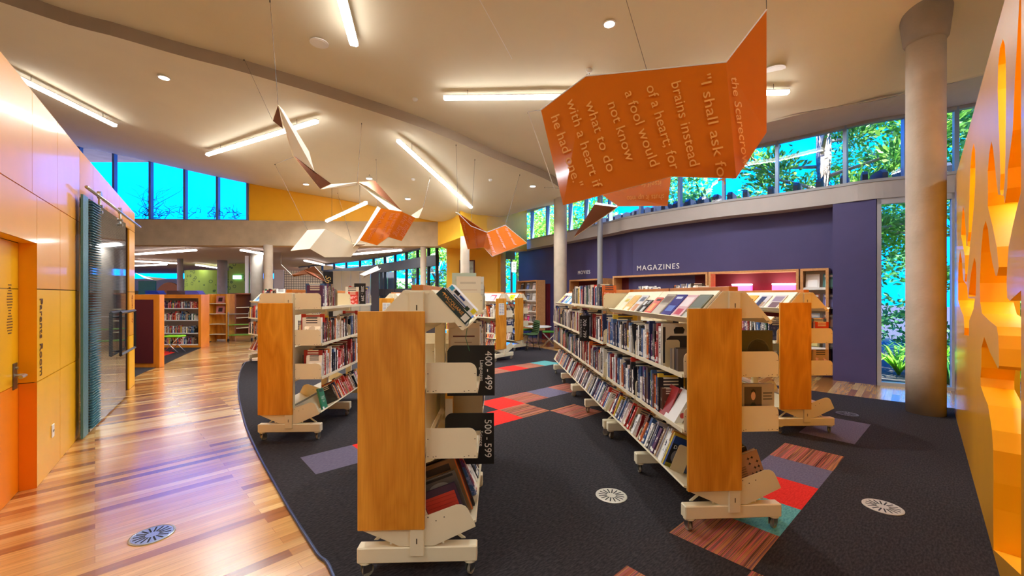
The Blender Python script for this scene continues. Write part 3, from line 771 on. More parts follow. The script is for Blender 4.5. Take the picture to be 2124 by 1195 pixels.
for k_, h in enumerate(holes_px):
    q = clean(h)
    q = [(min(max(a, SY0+.02), SY1-.02), min(max(z, .02), H_S-.06)) for a, z in q]
    r_ = [q[0]]
    for c in q[1:]:
        if (abs(c[0]-r_[-1][0])+abs(c[1]-r_[-1][1])) > .004: r_.append(c)
    hp.append(r_)
def to3(a, z, off):      # off measured behind the face (away from the room)
    return Vector((a+.44+off*.7071, a-off*.7071, z))
loops = [outer_poly]+hp
tess = tessellate_polygon([[Vector((a,z,0)) for a, z in L] for L in loops])
flat = [c for L in loops for c in L]
sm = MB(); nfl = len(flat)
vs = [to3(a,z,0) for a, z in flat]+[to3(a,z,TH_S) for a, z in flat]
fs = [t for t in tess]+[tuple(nfl+i for i in reversed(t)) for t in tess]
mi_ = [0]*len(fs)
o_ = 0
for L in loops:
    for i in range(len(L)):
        j = (i+1) % len(L); fs.append((o_+i,o_+j,nfl+o_+j,nfl+o_+i)); mi_.append(1)
    o_ += len(L)
sm.v = [tuple(v) for v in vs]; sm.f = fs; sm.m = mi_
scr = sm.build('cutout_screen', [mat('yellow_screen_face', S((232,160,4)), .32, coat=.25), mat('yellow_screen_edge', S((255,186,4)), .5)])
tag(scr, 'tall yellow wall screen with drop-shaped cut-out openings along the right edge', 'screen')
bkp = MB(); bkp.add([tuple(to3(SY0-.5,0,.55)),tuple(to3(SY1-.06,0,.55)),tuple(to3(SY1-.06,3.1,.55)),tuple(to3(SY0-.5,3.1,.55))], [(0,1,2,3)])
bkp.add([tuple(to3(SY1-.02,0,.162)),tuple(to3(SY1-.02,0,.55)),tuple(to3(SY1-.02,3.12,.55)),tuple(to3(SY1-.02,3.12,.162))], [(0,1,2,3)])
bkp.add([tuple(to3(SY0,0,.162)),tuple(to3(SY1-.02,0,.162)),tuple(to3(SY1-.02,0,.55)),tuple(to3(SY0,0,.55))], [(0,1,2,3)])
bw_ = bkp.build('screen_backing', mat('yellow_backing', S((255,196,4)), .5), scr, fix=False); 
wr2 = MB(); a = to3(SY0,0,0); b_ = to3(-2,0,0)
wr2.prism([(v.x,v.y) for v in (to3(SY0-.02,0,0),to3(1.15,0,0),to3(1.15,0,0)+Vector((5,0,0)),to3(1.15,0,0)+Vector((5,.16,0)),to3(SY0-.02,0,.16))], 0, 3.17, 'z'); struct(wr2.build('wall_right_near', mat('yellow_near_wall', S((226,170,40)), .3)))
# warm strip light hidden in the top of the screen cavity (it is what makes the openings glow)
sa, sb = to3(SY0+.1,3.08,.35), to3(SY1-.3,3.02,.35)
ld = bpy.data.lights.new('cavity_light', 'AREA'); ld.shape = 'RECTANGLE'; ld.size = (sb-sa).length; ld.size_y = .1; ld.energy = 22; ld.color = (1,.95,.8)
lo = bpy.data.objects.new('cavity_light', ld); COL.objects.link(lo); lo.location = (sa+sb)/2; lo.rotation_euler = (0,0,PI/4)
# ------------------------------------------------------------------ lamps
def ceil_z(x, y):
    """height of the visible ceiling above a floor point"""
    best = min(range(NS), key=lambda i: (Sxy[i].x-x)**2+(Sxy[i].y-y)**2)
    i = min(max(best,1), NS-2); t = Sxy[i+1]-Sxy[i-1]; side = t.x*(y-Sxy[i].y)-t.y*(x-Sxy[i].x)
    return g_far(x,y) if side > 0 else g_near(x,y)
def on_ceiling(px, py, drop=0.0):
    """walk along the pixel's ray until it meets the ceiling"""
    Y = 1.0
    while Y < 30:
        p = P(px,py,Y)
        if p.z > ceil_z(p.x,p.y)-drop: break
        Y += .02
    return P(px,py,Y)
def tube_light(a, b, label, w=.055, watt=34, group=None):
    a, b = Vector(a), Vector(b); c = (a+b)/2; d = b-a; L = d.length
    e = empty('linear_light', c, 0, label, 'ceiling light', group)
    q = Vector((1,0,0)).rotation_difference(d.normalized()).to_matrix().to_4x4()
    m = MB(); M_ = q
    m.bev(-L/2,L/2,-w*.8,w*.8,.0105,.03,.005,0,M_); m.bev(-L/2,L/2,-w*.85,w*.85,-.045,.01,.02,1,M_)
    o = m.build('diffuser', [WHITE,TUBE], e)
    for s in (-.35,.35):
        h = MB(); p = d*s; top = ceil_z(c.x+p.x, c.y+p.y)-c.z if c.y < 13 else 3.36-c.z
        h.tube([(p.x,p.y,p.z+.03),(p.x,p.y,max(p.z+.05, top))], .004, 6); h.build('hanger', WIRE, e)
    ld = bpy.data.lights.new('tube_lamp', 'AREA'); ld.shape = 'RECTANGLE'; ld.size = L; ld.size_y = .1; ld.energy = watt; ld.color = (.90,.96,1)
    lo = bpy.data.objects.new('tube_lamp', ld); COL.objects.link(lo); lo.parent = e
    zz = -Vector((0,0,1)); M = Matrix.Identity(4)
    x = d.normalized(); z = (Vector((0,0,1))-x*x.z).normalized(); y = z.cross(x)
    lo.matrix_local = Matrix(((x.x,y.x,z.x,0),(x.y,y.y,z.y,0),(x.z,y.z,z.z,-.06),(0,0,0,1)))
    return e
DR = .14
tube_light(on_ceiling(700,-40,DR), on_ceiling(735,92,DR), 'upper linear ceiling light cut off by the top of the picture', w=.07)
tube_light(on_ceiling(920,202,DR), on_ceiling(1250,199,DR), 'long bright linear ceiling light running behind the big orange sheet', w=.055)
tube_light(on_ceiling(1430,195,DR), on_ceiling(1637,190,DR), 'linear ceiling light showing short at the right edge of the big orange sheet')
tube_light(on_ceiling(25,154,DR), on_ceiling(240,260,DR), 'linear ceiling light above the yellow panelled wall at far left')
tube_light(on_ceiling(430,320,DR), on_ceiling(658,250,DR), 'linear ceiling light passing behind the twisted hanging strip')
tube_light(on_ceiling(825,290,DR), on_ceiling(978,430,DR), 'long diagonal linear ceiling light in the middle of the far ceiling')
tube_light(P(677,458,12.3), P(760,420,10.9), 'short linear light hanging before the yellow upper wall')
# further lamps of the same run, behind the camera
for i, (x, y, a) in enumerate([(-3.4,.6,.9),(4.6,-2.2,-.3),(-4.6,-3.8,.2),(5.2,-1,.8)]):
    z = ceil_z(x,y)-DR; d = Vector((math.cos(a),math.sin(a),0))*1.5
    tube_light(Vector((x,y,z))-d, Vector((x,y,z))+d, 'linear ceiling light behind the camera', watt=40, group='linear lights behind the camera')
def downlight(px, py, r, label, on=True, watt=DOWN_W):
    p = on_ceiling(px,py,.0); p.z -= .012
    m = MB(); m.lathe([(r,.0),(r,-.012),(r*.8,-.014)], 24, 0); m.lathe([(r*.78,-.006),(r*.78,-.016)], 24, 1)
    o = m.build('downlight', [WHITE, TUBE if on else WHITE], None, loc=p); tag(o, label, 'downlight')
    if on and watt:
        ld = bpy.data.lights.new('downlight_lamp','SPOT'); ld.energy = watt*4; ld.spot_size = 2.2; ld.spot_blend = .6; ld.shadow_soft_size = r; ld.color = (.95,.98,1)
        lo = bpy.data.objects.new('downlight_lamp', ld); COL.objects.link(lo); lo.location = (p.x,p.y,p.z-.05)
downlight(340,159,.09,'small lit downlight high on the left of the ceiling')
downlight(1264,47,.09,'bright downlight above the big orange hanging sheet', watt=40)
downlight(635,381,.09,'leftmost small downlight near the yellow upper wall')
downlight(766,369,.09,'small downlight beside the kinked hanging strip')
downlight(846,411,.09,'small downlight above the tilted orange sheet')
downlight(1105,385,.09,'small downlight near the pale column')
downlight(662,87,.13,'round unlit ceiling disc right of the top linear light', on=False)
downlight(1605,143,.16,'round ceiling speaker disc to the right of the big orange sheet', on=False)
for px, py, lb in ((1222,144,'small smoke detector over the upper edge of the big orange sheet'),(861,204,'tiny ceiling detector above the dark ceiling step'),(1017,372,'tiny ceiling detector between the diagonal light and the far column'),(857,371,'tiny ceiling detector left of the diagonal linear light')):
    p = on_ceiling(px,py); m = MB(); m.lathe([(.05,0),(.05,-.02),(.035,-.045),(.0,-.05)], 20); tag(m.build('smoke_detector', WHITE, None, True, loc=p), lb, 'smoke detector')
# far room
FZ = 3.35
fr = MB(); fr.prism([(-32,13.4),(-2.6,14.0),(-2.6,14.5),(-6.6,19.6),(-11,23.8),(-12,34),(-32,34)], FZ, FZ+.1, 'z'); struct(fr.build('ceiling_far_room', mat('far_ceiling_paint', S((160,140,130)), .8)))
FT = [((279,527),(406,518)),((500,518),(548,526)),((279,541),(372,546)),((279,551),(345,548)),((407,549),(455,556)),((731,527),(832,518)),((632,540),(672,549))]
LB = ['nearest linear light under the low ceiling past the beam at left','short linear light left of the round column under the beam','second linear light back under the low ceiling at left','third linear light back under the low ceiling at left','small linear light over the green room','linear light seen under the beam right of the white folded sheet','short linear light under the beam above the show banner']
for (a, b), lb in zip(FT, LB): tube_light(atz(a[0],a[1],FZ-.1), atz(b[0],b[1],FZ-.1), lb, w=.07, watt=16)
# ------------------------------------------------------------------ book materials
def book_cover_mat(name, attr=False):
    m = bpy.data.materials.new(name); m.use_nodes = True
    nt = m.node_tree; b = nt.nodes['Principled BSDF']; b.inputs['Roughness'].default_value = .35
    L = nt.links.new
    def M(op, a, bb=None, c=None):
        n = nt.nodes.new('ShaderNodeMath'); n.operation = op
        for i, v in enumerate((a, bb, c)):
            if v is None: continue
            if isinstance(v, (int, float)): n.inputs[i].default_value = v
            else: L(v, n.inputs[i])
        return n.outputs[0]
    if attr:
        at = nt.nodes.new('ShaderNodeAttribute'); at.attribute_name = 'Col'; base = at.outputs['Color']; rnd = at.outputs['Alpha']
    else:
        oi = nt.nodes.new('ShaderNodeObjectInfo'); base = oi.outputs['Color']; rnd = oi.outputs['Random']
    uv = nt.nodes.new('ShaderNodeUVMap'); uv.uv_map = 'UVMap'
    sp = nt.nodes.new('ShaderNodeSeparateXYZ'); L(uv.outputs[0], sp.inputs[0]); u, v = sp.outputs[0], sp.outputs[1]
    # u in 0..1 : spine, u in 2..3 : cover faces
    spine = M('LESS_THAN', u, 1.5)
    r2 = M('FRACT', M('MULTIPLY', rnd, 17.3)); r3 = M('FRACT', M('MULTIPLY', rnd, 53.7)); r4 = M('FRACT', M('MULTIPLY', rnd, 131.1))
    cm = nt.nodes.new('ShaderNodeCombineXYZ'); L(M('ADD', M('MULTIPLY', u, 2.2), M('MULTIPLY', rnd, 91)), cm.inputs[0]); L(M('MULTIPLY', v, 26), cm.inputs[1]); L(M('MULTIPLY', rnd, 77), cm.inputs[2])
    wn_ = nt.nodes.new('ShaderNodeTexNoise'); wn_.inputs['Scale'].default_value = 1.0; wn_.inputs['Detail'].default_value = 1; L(cm.outputs[0], wn_.inputs['Vector'])
    txt = M('GREATER_THAN', wn_.outputs['Fac'], .50)
    lo = M('MULTIPLY_ADD', r2, .3, .25); hi = M('MULTIPLY_ADD', r3, .3, .62)
    inz = M('MULTIPLY', M('GREATER_THAN', v, lo), M('LESS_THAN', v, hi))
    inu = M('MULTIPLY', M('GREATER_THAN', u, .28), M('LESS_THAN', u, .72))
    title = M('MULTIPLY', M('MULTIPLY', txt, inz), M('MULTIPLY', inu, spine))
    band = M('MULTIPLY', M('LESS_THAN', M('ABSOLUTE', M('SUBTRACT', v, M('MULTIPLY_ADD', r4, .3, .62))), .035), M('MULTIPLY', spine, M('GREATER_THAN', r3, .5)))
    # cover artwork: soft blocks
    cm2 = nt.nodes.new('ShaderNodeCombineXYZ'); L(M('MULTIPLY', u, 3.0), cm2.inputs[0]); L(M('MULTIPLY', v, 4.0), cm2.inputs[1]); L(M('MULTIPLY', rnd, 39), cm2.inputs[2])
    n2 = nt.nodes.new('ShaderNodeTexNoise'); n2.inputs['Scale'].default_value = 1.3; n2.inputs['Detail'].default_value = 3; L(cm2.outputs[0], n2.inputs['Vector'])
    hs = nt.nodes.new('ShaderNodeHueSaturation'); L(base, hs.inputs['Color']); L(M('MULTIPLY_ADD', r2, .16, .42), hs.inputs['Hue']); hs.inputs['Value'].default_value = 1.7; hs.inputs['Saturation'].default_value = .6
    art = M('MULTIPLY', M('GREATER_THAN', n2.outputs['Fac'], .52), M('GREATER_THAN', u, 2.12)); art = M('MULTIPLY', art, M('LESS_THAN', v, .66))
    # printed lines on the cover
    ln = M('MULTIPLY', M('GREATER_THAN', M('FRACT', M('MULTIPLY', v, 11)), .55), M('MULTIPLY', M('GREATER_THAN', v, .74), M('MULTIPLY', M('GREATER_THAN', u, 2.2), M('LESS_THAN', u, 2.8))))
    bw = nt.nodes.new('ShaderNodeRGBToBW'); L(base, bw.inputs[0])
    dark = M('LESS_THAN', bw.outputs[0], .22)
    inv = nt.nodes.new('ShaderNodeMix'); inv.data_type = 'RGBA'; L(dark, inv.inputs[0]); inv.inputs[6].default_value = (.03,.03,.05,1); inv.inputs[7].default_value = (.85,.8,.65,1)
    def mix(f, a, c):
        n = nt.nodes.new('ShaderNodeMix'); n.data_type = 'RGBA'; L(f, n.inputs[0])
        L(a, n.inputs[6]); L(c, n.inputs[7]); return n.outputs[2]
    c = mix(art, base, hs.outputs[0]); c = mix(band, c, hs.outputs[0]); c = mix(M('MINIMUM', M('ADD', title, ln), 1.0), c, inv.outputs[2])
    L(c, b.inputs['Base Color'])
    return m
COVER = book_cover_mat('book_cover')
COVER_V = book_cover_mat('book_cover_bulk', True)
LABEL = mat('spine_label', S((240,236,224)), .5)
PAGES = mat('book_pages', S((226,212,180)), .85, var=.08, vscale=30)

def unit_book(board):
    """unit cube book: spine at y=0, x thickness 0..1, z 0..1 ; returns cover mesh, pages mesh"""
    v = []; f = []; uv = []; 
    def quad(ps, us): 
        o = len(v); v.extend(ps); f.append((o,o+1,o+2,o+3)); uv.extend(us)
    def bx(x0,x1,y0,y1,spine=False):
        z0, z1 = 0, 1
        quad([(x0,y0,z0),(x1,y0,z0),(x1,y0,z1),(x0,y0,z1)], [(x0,0),(x1,0),(x1,1),(x0,1)])            # front (spine)
        quad([(x1,y0,z0),(x1,y1,z0),(x1,y1,z1),(x1,y0,z1)], [(2+y0,0),(2+y1,0),(2+y1,1),(2+y0,1)])
        quad([(x0,y1,z0),(x0,y0,z0),(x0,y0,z1),(x0,y1,z1)], [(3-y1,0),(3-y0,0),(3-y0,1),(3-y1,1)])
        quad([(x1,y1,z0),(x0,y1,z0),(x0,y1,z1),(x1,y1,z1)], [(1.9,0)]*4)
        quad([(x0,y0,z1),(x1,y0,z1),(x1,y1,z1),(x0,y1,z1)], [(1.95,0)]*4)
        quad([(x0,y0,z0),(x0,y1,z0),(x1,y1,z0),(x1,y0,z0)], [(1.95,0)]*4)
    bx(0,1,0,.02); bx(0,board,.02,1); bx(1-board,1,.02,1)
    me = bpy.data.meshes.new('book'); me.from_pydata(v, [], f); ul = me.uv_layers.new(name='UVMap')
    for i, c in enumerate(uv): ul.data[i].uv = c
    me.materials.append(COVER); me.update()
    pg = MB(); pg.box(board, 1-board, .02, .97, .012, .985); pm = pg.mesh('pages', PAGES)
    return me, pm, (v, f, uv)
BK_THIN = unit_book(.12); BK_THICK = unit_book(.06)
lb = MB(); lb.box(.06,.94,-.006,-.0005,.06,.17); LABEL_ME = lb.mesh('spine_label', LABEL)

BOOKS = []          # requests: (matrix, dims, colour, visible?, where, seq)
def want_book(M, w, d, h, col, where, seq, vis=1.0, label=None, label_on=True):
    BOOKS.append(dict(M=M, w=w, d=d, h=h, col=col, where=where, seq=seq, vis=vis, label=label, lab=label_on))
PAL = [((225,218,204),9,'cream'),((238,236,230),8,'white'),((28,28,34),9,'black'),((36,44,84),7,'navy blue'),((150,32,34),7,'dark red'),((206,52,40),4,'red'),((96,64,48),5,'brown'),((60,92,140),5,'blue'),
       ((110,110,116),5,'grey'),((214,108,44),4,'orange'),((226,190,60),3,'yellow'),((50,92,66),3,'green'),((86,44,88),3,'purple'),((180,150,118),5,'tan'),((70,130,150),2,'teal'),((196,112,120),2,'pink')]
def pick(pal=None):
    pal = pal or PAL; t = R.random()*sum(p[1] for p in pal)
    for p in pal:
        t -= p[1]
        if t <= 0: return p
    return pal[0]
def fill_shelf(F, length, depth, hmax, where, vis=1.0, tilt=0.0, dens=.93, start=0.0, pal=None, hmean=.22, rev=False, bookends=None, gaps=()):
    """F: matrix, local x along the shelf (spines face -y), y into shelf, z up. fills with books"""
    x = start; seq = 0; lean_left = 0
    while x < length-.05:
        if any(a <= x < b for a, b in gaps): x = [b for a, b in gaps if a <= x < b][0]; continue
        w = R.choice([.012,.016,.018,.02,.022,.025,.028,.032,.038,.045]); h = min(hmax-.012, max(.15, R.gauss(hmean, .03))); d = min(depth-.012, h*R.uniform(.66,.8))
        if R.random() > dens and seq > 2:
            gp = R.uniform(.05,.12); 
            # a leaning book closes the gap
            a = R.uniform(.10,.28); 
            M = F @ Matrix.Translation((x+w*math.cos(a)+h*math.sin(a)*.0+.002, R.uniform(.0,.02), w*math.sin(a)*0)) @ Matrix.Rotation(-a if True else a, 4, 'Y')
            seq += 1; c = pick(pal)
            hh = min(h, (hmax-.02)/math.cos(a)-w)
            M = F @ Matrix.Translation((x+hh*math.sin(a)+.002, R.uniform(0,.02), 0)) @ Matrix.Rotation(-a, 4, 'Y')
            if x+hh*math.sin(a)+w/math.cos(a) < length:
                want_book(M, w, d, hh, c, where, seq, vis); 
            x += hh*math.sin(a)+w/math.cos(a)+.008
            continue
        if x+w > length: break
        c = pick(pal); seq += 1
        ins = R.uniform(0.0,.018)
        want_book(F @ Matrix.Translation((x, ins, 0)), w, d, h, c, where, seq, vis)
        x += w+R.uniform(.0005,.002)
    return seq

# ------------------------------------------------------------------ mobile double-sided bookcase
HW = .3325
PROT = {}
def poly_shift(poly, s): return [(s*a, b) for a, b in poly]
def foot_mesh():
    m = MB(); m.bev(-HW,HW,-.035,.035,.092,.180,.006); return m.mesh('foot', CREAM)
def caster_mesh():
    m = MB()
    m.lathe([(.0,.095),(.036,.094),(.036,.084),(.02,.08),(.018,.074)], 16, 0)
    m.box(-.018,-.013,-.022,.03,.03,.082,1); m.box(.013,.018,-.022,.03,.03,.082,1)
    M_ = Matrix.Translation((0,.012,.033)) @ Matrix.Rotation(PI/2, 4, 'Y')
    m.lathe([(0,-.012),(.026,-.012),(.033,-.008),(.033,.008),(.026,.012),(0,.012)], 20, 2, M_)
    m.lathe([(0,-.0145),(.010,-.0145),(.010,.0145),(0,.0145)], 12, 1, M_)
    return m.mesh('caster', [CREAM, CHROME, RUBBER])
FOOT = foot_mesh(); CASTER = caster_mesh()
def plate_mesh(s):       # rectangular shelf end with one rounded corner
    m = MB(); p = rounded(.045, .33, 0, .172, .045, (0,0,1,0)); m.prism(poly_shift(p, s), -.0015, .0015, 'y', 0)
    for (a, b) in ((.055,.012),(.085,.010),(.10,.014),(.26,.010),(.285,.014),(.32,.012),(.055,.11),(.32,.11)): 
        M_ = Matrix.Translation((s*a, 0, b)); m.box(-.003,.003,-.0022,.0022,-.002,.002,1,M_)
    return m.mesh('shelf_end', [CREAM, mat('slot_dark', S((70,55,35)), .8)])
def bplate_mesh(s):
    m = MB(); p = [(.0,.186),(.095,.186),(.325,.288),(.322,.30),(.283,.385),(.268,.402),(.245,.412),(.215,.412),(.045,.352),(.0,.352)]
    m.prism(poly_shift(p, s), -.0015, .0015, 'y', 0)
    for a, b in ((.06,.345),(.105,.325),(.15,.345)):
        m.box(s*a-.003,s*a+.003,-.0022,.0022,b-.003,b+.003,1)
    for a, b in ((.08,.31),(.145,.205),(.31,.30)):
        M_ = Matrix.Translation((s*a,0,b)) @ Matrix.Rotation(PI/2,4,'X'); m.lathe([(0,-.0035),(.006,-.003),(.006,.003),(0,.0035)], 10, 0, M_)
    return m.mesh('lower_shelf_end', [CREAM, mat('slot_dark', (0,0,0))])
def tplate_mesh(s):
    m = MB(); p = [(.0,1.43),(.21,1.43),(.243,1.392),(.255,1.388),(.266,1.396),(.268,1.404),(.075,1.612),(.0,1.612)]
    m.prism(poly_shift(p, s), -.0015, .0015, 'y', 0)
    for a, b in ((.06,1.595),(.205,1.44)):
        M_ = Matrix.Translation((s*a,0,b)) @ Matrix.Rotation(PI/2,4,'X'); m.lathe([(0,-.0045),(.007,-.004),(.007,.004),(0,.0045)], 12, 0, M_)
    m.box(s*.238-.008, s*.238+.008, -.0022,.0022, 1.406,1.411, 1)
    return m.mesh('display_end', [CREAM, mat('slot_dark', (0,0,0))])
def shelf_mesh(s, L):
    m = MB(); a, b = sorted((s*.04, s*.33)); m.bev(a,b,.006,L-.006,-.0,.022,.003)
    x = s*.331; a, b = sorted((x, x+s*.004)); m.bev(a,b,.01,L-.01,-.006,.026,.001)
    return m.mesh('shelf', CREAM)
def bshelf_mesh(s, L):
    m = MB(); th = .012
    p = [(.095,.19),(.327,.292),(.322,.304),(.09,.202)]; m.prism(poly_shift(p, s), .006, L-.006, 'y')
    q = [(.09,.19),(.098,.195),(.03,.352),(.022,.35)]; m.prism(poly_shift(q, s), .006, L-.006, 'y')
    return m.mesh('lower_shelf', CREAM)
def tshelf_mesh(s, L):
    m = MB()
    p = [(.07,1.605),(.075,1.615),(.272,1.404),(.262,1.396)]; m.prism(poly_shift(p, s), .004, L-.004, 'y', 0)
    q = [(.262,1.396),(.268,1.392),(.312,1.432),(.307,1.437)]; m.prism(poly_shift(q, s), .004, L-.004, 'y', 0)
    return m.mesh('display_shelf', CREAM)
PL = {s: plate_mesh(s) for s in (1,-1)}; BP = {s: bplate_mesh(s) for s in (1,-1)}; TP = {s: tplate_mesh(s) for s in (1,-1)}
BAY = .9
SH = {s: shelf_mesh(s, BAY) for s in (1,-1)}; BS = {s: bshelf_mesh(s, BAY) for s in (1,-1)}; TS = {s: tshelf_mesh(s, BAY) for s in (1,-1)}
pm_ = MB(); pm_.bev(-.038,.038,-.026,.026,.135,1.605,.004); pm_.box(-.003,.003,-.0275,-.0262,1.50,1.53,1); pm_.box(-.003,.003,-.0275,-.0262,.215,.245,1); POST = pm_.mesh('post', [CREAM, mat('slot_dark', (0,0,0))])
pn = MB(); pn.bev(-.3225,.044,-.052,-.030,.285,1.495,.003); PANEL = pn.mesh('end_panel', PLY)
cp_ = MB(); cp_.bev(-.032,.032,-.03,BAY-.004,1.607,1.643,.003); CAPM = cp_.mesh('top_rail', wood_mat('orange_top_rail', S((206,118,44)), S((222,140,66)), (3,3,3)))
xb = MB(); xb.tube([(0,.02,.16),(-.30,.0,.165)], .006, 6); 
xm = MB(); xm.box(-.012,.012,0,BAY,.62,.66); xm.box(-.012,.012,0,BAY,1.36,1.42); xm.box(-.004,.004,0,BAY,.70,1.0); CROSS = xm.mesh('cross_rail', CREAM)
BRACE = {}
for s in (1,-1): bs_ = MB(); bs_.prism([(s*.24,.175),(s*.262,.175),(s*.17,.245),(s*.15,.245)], .05, .062, 'y'); BRACE[s] = bs_.mesh('brace', CREAM)
sl_ = MB(); sl_.bev(-.039,.039,-.0465,-.0265,.135,1.606,.003); sl_.box(-.003,.003,-.0475,-.0467,1.50,1.53,1); sl_.box(-.003,.003,-.0475,-.0467,.205,.235,1); SLEEVE = sl_.mesh('post_cover', [CREAM, mat('slot_dark', (0,0,0))])

def bookcase(cx, cy, ang, bays, tops, label, panel=True, group=None, lean=True):
    """tops: per bay (left,right) each 's' sloped / 'f' flat"""
    e = empty('mobile_bookcase', (cx,cy,.012), ang, label, 'bookcase', group)
    L = bays*BAY
    for k in range(bays+1):
        y = min(k*BAY, L) + (.0 if k == 0 else (-.0 if k < bays else -.03))
        f = inst('foot', FOOT, e, (0,y,0))
        for s in (1,-1): inst('caster', CASTER, f, (s*(HW-.04), 0, 0), (0,0,R.uniform(-1.2,1.2)))
        inst('post', POST, e, (0, y if k < bays else L-.03, 0))
    inst('brace', BRACE[1], e); inst('brace', BRACE[-1], e)
    for k in range(bays):
        inst('top_rail', CAPM, e, (0,k*BAY,0)); inst('cross_rail', CROSS, e, (0,k*BAY,0))
        for s, t in ((-1,tops[k][0]),(1,tops[k][1])):
            y = k*BAY
            for z in (.66,1.03):
                inst('shelf', SH[s], e, (0,y,z))
                inst('shelf_end', PL[s], e, (0,y+(-.004 if k == 0 else .0045),z)); inst('shelf_end', PL[s], e, (0,y+BAY-.0045,z))
            inst('lower_shelf', BS[s], e, (0,y,0)); inst('lower_shelf_end', BP[s], e, (0,y+(-.032 if k == 0 else .0045),0)); inst('lower_shelf_end', BP[s], e, (0,y+BAY-.0045,0))
            if t == 's':
                inst('display_shelf', TS[s], e, (0,y,0)); inst('display_end', TP[s], e, (0,y+(-.030 if k == 0 else .0045),0)); inst('display_end', TP[s], e, (0,y+BAY-.0045,0))
            else:
                inst('shelf', SH[s], e, (0,y,1.43)); inst('shelf_end', PL[s], e, (0,y+(-.004 if k == 0 else .0045),1.43)); inst('shelf_end', PL[s], e, (0,y+BAY-.0045,1.43))
    if panel: inst('end_panel', PANEL, e); inst('post_cover', SLEEVE, e)
    M = Matrix.Translation((cx,cy,.012)) @ Matrix.Rotation(ang, 4, 'Z')
    return e, M
def side_frame(M, s, k, z, off=.335, lower=False):
    """frame for books: local x runs along the shelf from its near end, y into the shelf, z up"""
    y0 = k*BAY+.012
    if s < 0:   # left side faces -x: spines towards -x ; along shelf = from far to near would be right handed
        # x_local = -Y (towards camera), y_local = +X ; start at the far end
        B = Matrix(((0,1,0,-off),(-1,0,0,y0+BAY-.024),(0,0,1,z),(0,0,0,1)))
    else:
        B = Matrix(((0,-1,0,off),(1,0,0,y0),(0,0,1,z),(0,0,0,1)))
    if lower:   # shelf surface rises outwards, books lean back
        a = math.atan2(.102,.232)
        if s < 0: B = Matrix(((0,1,0,-.318),(-1,0,0,y0+BAY-.024),(0,0,1,.303),(0,0,0,1))) @ Matrix.Rotation(-a,4,'X')
        else: B = Matrix(((0,-1,0,.318),(1,0,0,y0),(0,0,1,.303),(0,0,0,1))) @ Matrix.Rotation(-a,4,'X')
    return M @ B

T = math.radians
U1, M1 = bookcase(-.53, 2.317, T(2.1), 2, [('s','s'),('s','f')], 'nearest mobile bookcase, orange plywood end panel, left of picture centre')
R3a, M3a = bookcase(1.48, 2.769, T(3.2), 2, [('s','s'),('s','s')], 'right-hand mobile bookcase with plywood end, nearest of the long central row')
def along(M, d): return M @ Vector((0,d,0))
p = along(M3a, 1.86); R3b, M3b = bookcase(p.x-.02, p.y, T(3.0), 2, [('f','f'),('f','f')], 'middle mobile bookcase of the long row, tall books standing on its flat top', panel=False)
p = along(M3b, 1.84); R3c, M3c = bookcase(p.x, p.y, T(3.0), 2, [('s','s'),('s','s')], 'farthest mobile bookcase of the long row, beside the pale column', panel=False)
R4a, M4a = bookcase(3.35, 4.695, T(2.4), 2, [('s','s'),('s','s')], 'mobile bookcase with plywood end nearest the thick concrete column')
p = along(M4a, 1.84); R4b, M4b = bookcase(p.x, p.y, T(2.4), 2, [('f','f'),('s','s')], 'mobile bookcase behind the one nearest the thick column, half hidden', panel=False)
p = along(M4b, 1.84); R4c, M4c = bookcase(p.x, p.y, T(2.4), 1, [('f','f')], 'single-bay end of the right-hand row close to the purple wall', panel=False)
U2, M2 = bookcase(-2.421, 4.478, T(2.2), 2, [('f','f'),('f','f')], 'left mobile bookcase with plywood end and flat top next to the curved timber path')
U5, M5 = bookcase(-4.62, 8.75, T(50), 2, [('f','f'),('s','s')], 'distant angled mobile bookcase at the carpet edge by the timber path', panel=False)
U6, M6 = bookcase(-3.03, 10.4, T(2.0), 2, [('s','s'),('s','s')], 'distant mobile bookcase with a white notice on its plywood end, seen over the nearest bookcase')
U7, M7 = bookcase(-.2, 9.87, T(50), 2, [('s','s'),('s','s')], 'distant angled mobile bookcase with a white notice taped on its plywood end')
U8, M8 = bookcase(.26, 11.75, T(50), 2, [('s','s'),('s','s')], 'angled mobile bookcase behind the noticed one, next to the green chair')

# shelves that the photograph shows, with how well each is seen
def case_books(M, nm, sides, bays, flat=(), vis=1.0, levels=((1.052,'upper'),(.682,'middle')), **kw):
    for s in sides:
        sn = 'left' if s < 0 else 'right'
        for k in range(bays):
            for z, ln in levels:
                fill_shelf(side_frame(M,s,k,z), BAY-.024, .27, .33, '%s shelf, bay %d, %s side of %s' % (ln,k+1,sn,nm), vis, **kw)
            fill_shelf(side_frame(M,s,k,0,lower=True), BAY-.024, .20, .30, 'tilted bottom shelf, bay %d, %s side of %s' % (k+1,sn,nm), vis, **kw)
        for k in flat:
            fill_shelf(side_frame(M,s,k,1.452), BAY-.024, .27, .30, 'flat top, bay %d, %s side of %s' % (k+1,sn,nm), vis, dens=.85, start=kw.get('start',0))
WARM = [((225,218,204),9,'cream'),((238,236,230),6,'white'),((28,28,34),5,'black'),((36,44,84),5,'navy blue'),((150,32,34),8,'dark red'),((206,52,40),7,'red'),((96,64,48),4,'brown'),((214,108,44),5,'orange'),((226,190,60),2,'yellow'),((180,150,118),6,'tan'),((60,92,140),2,'blue')]
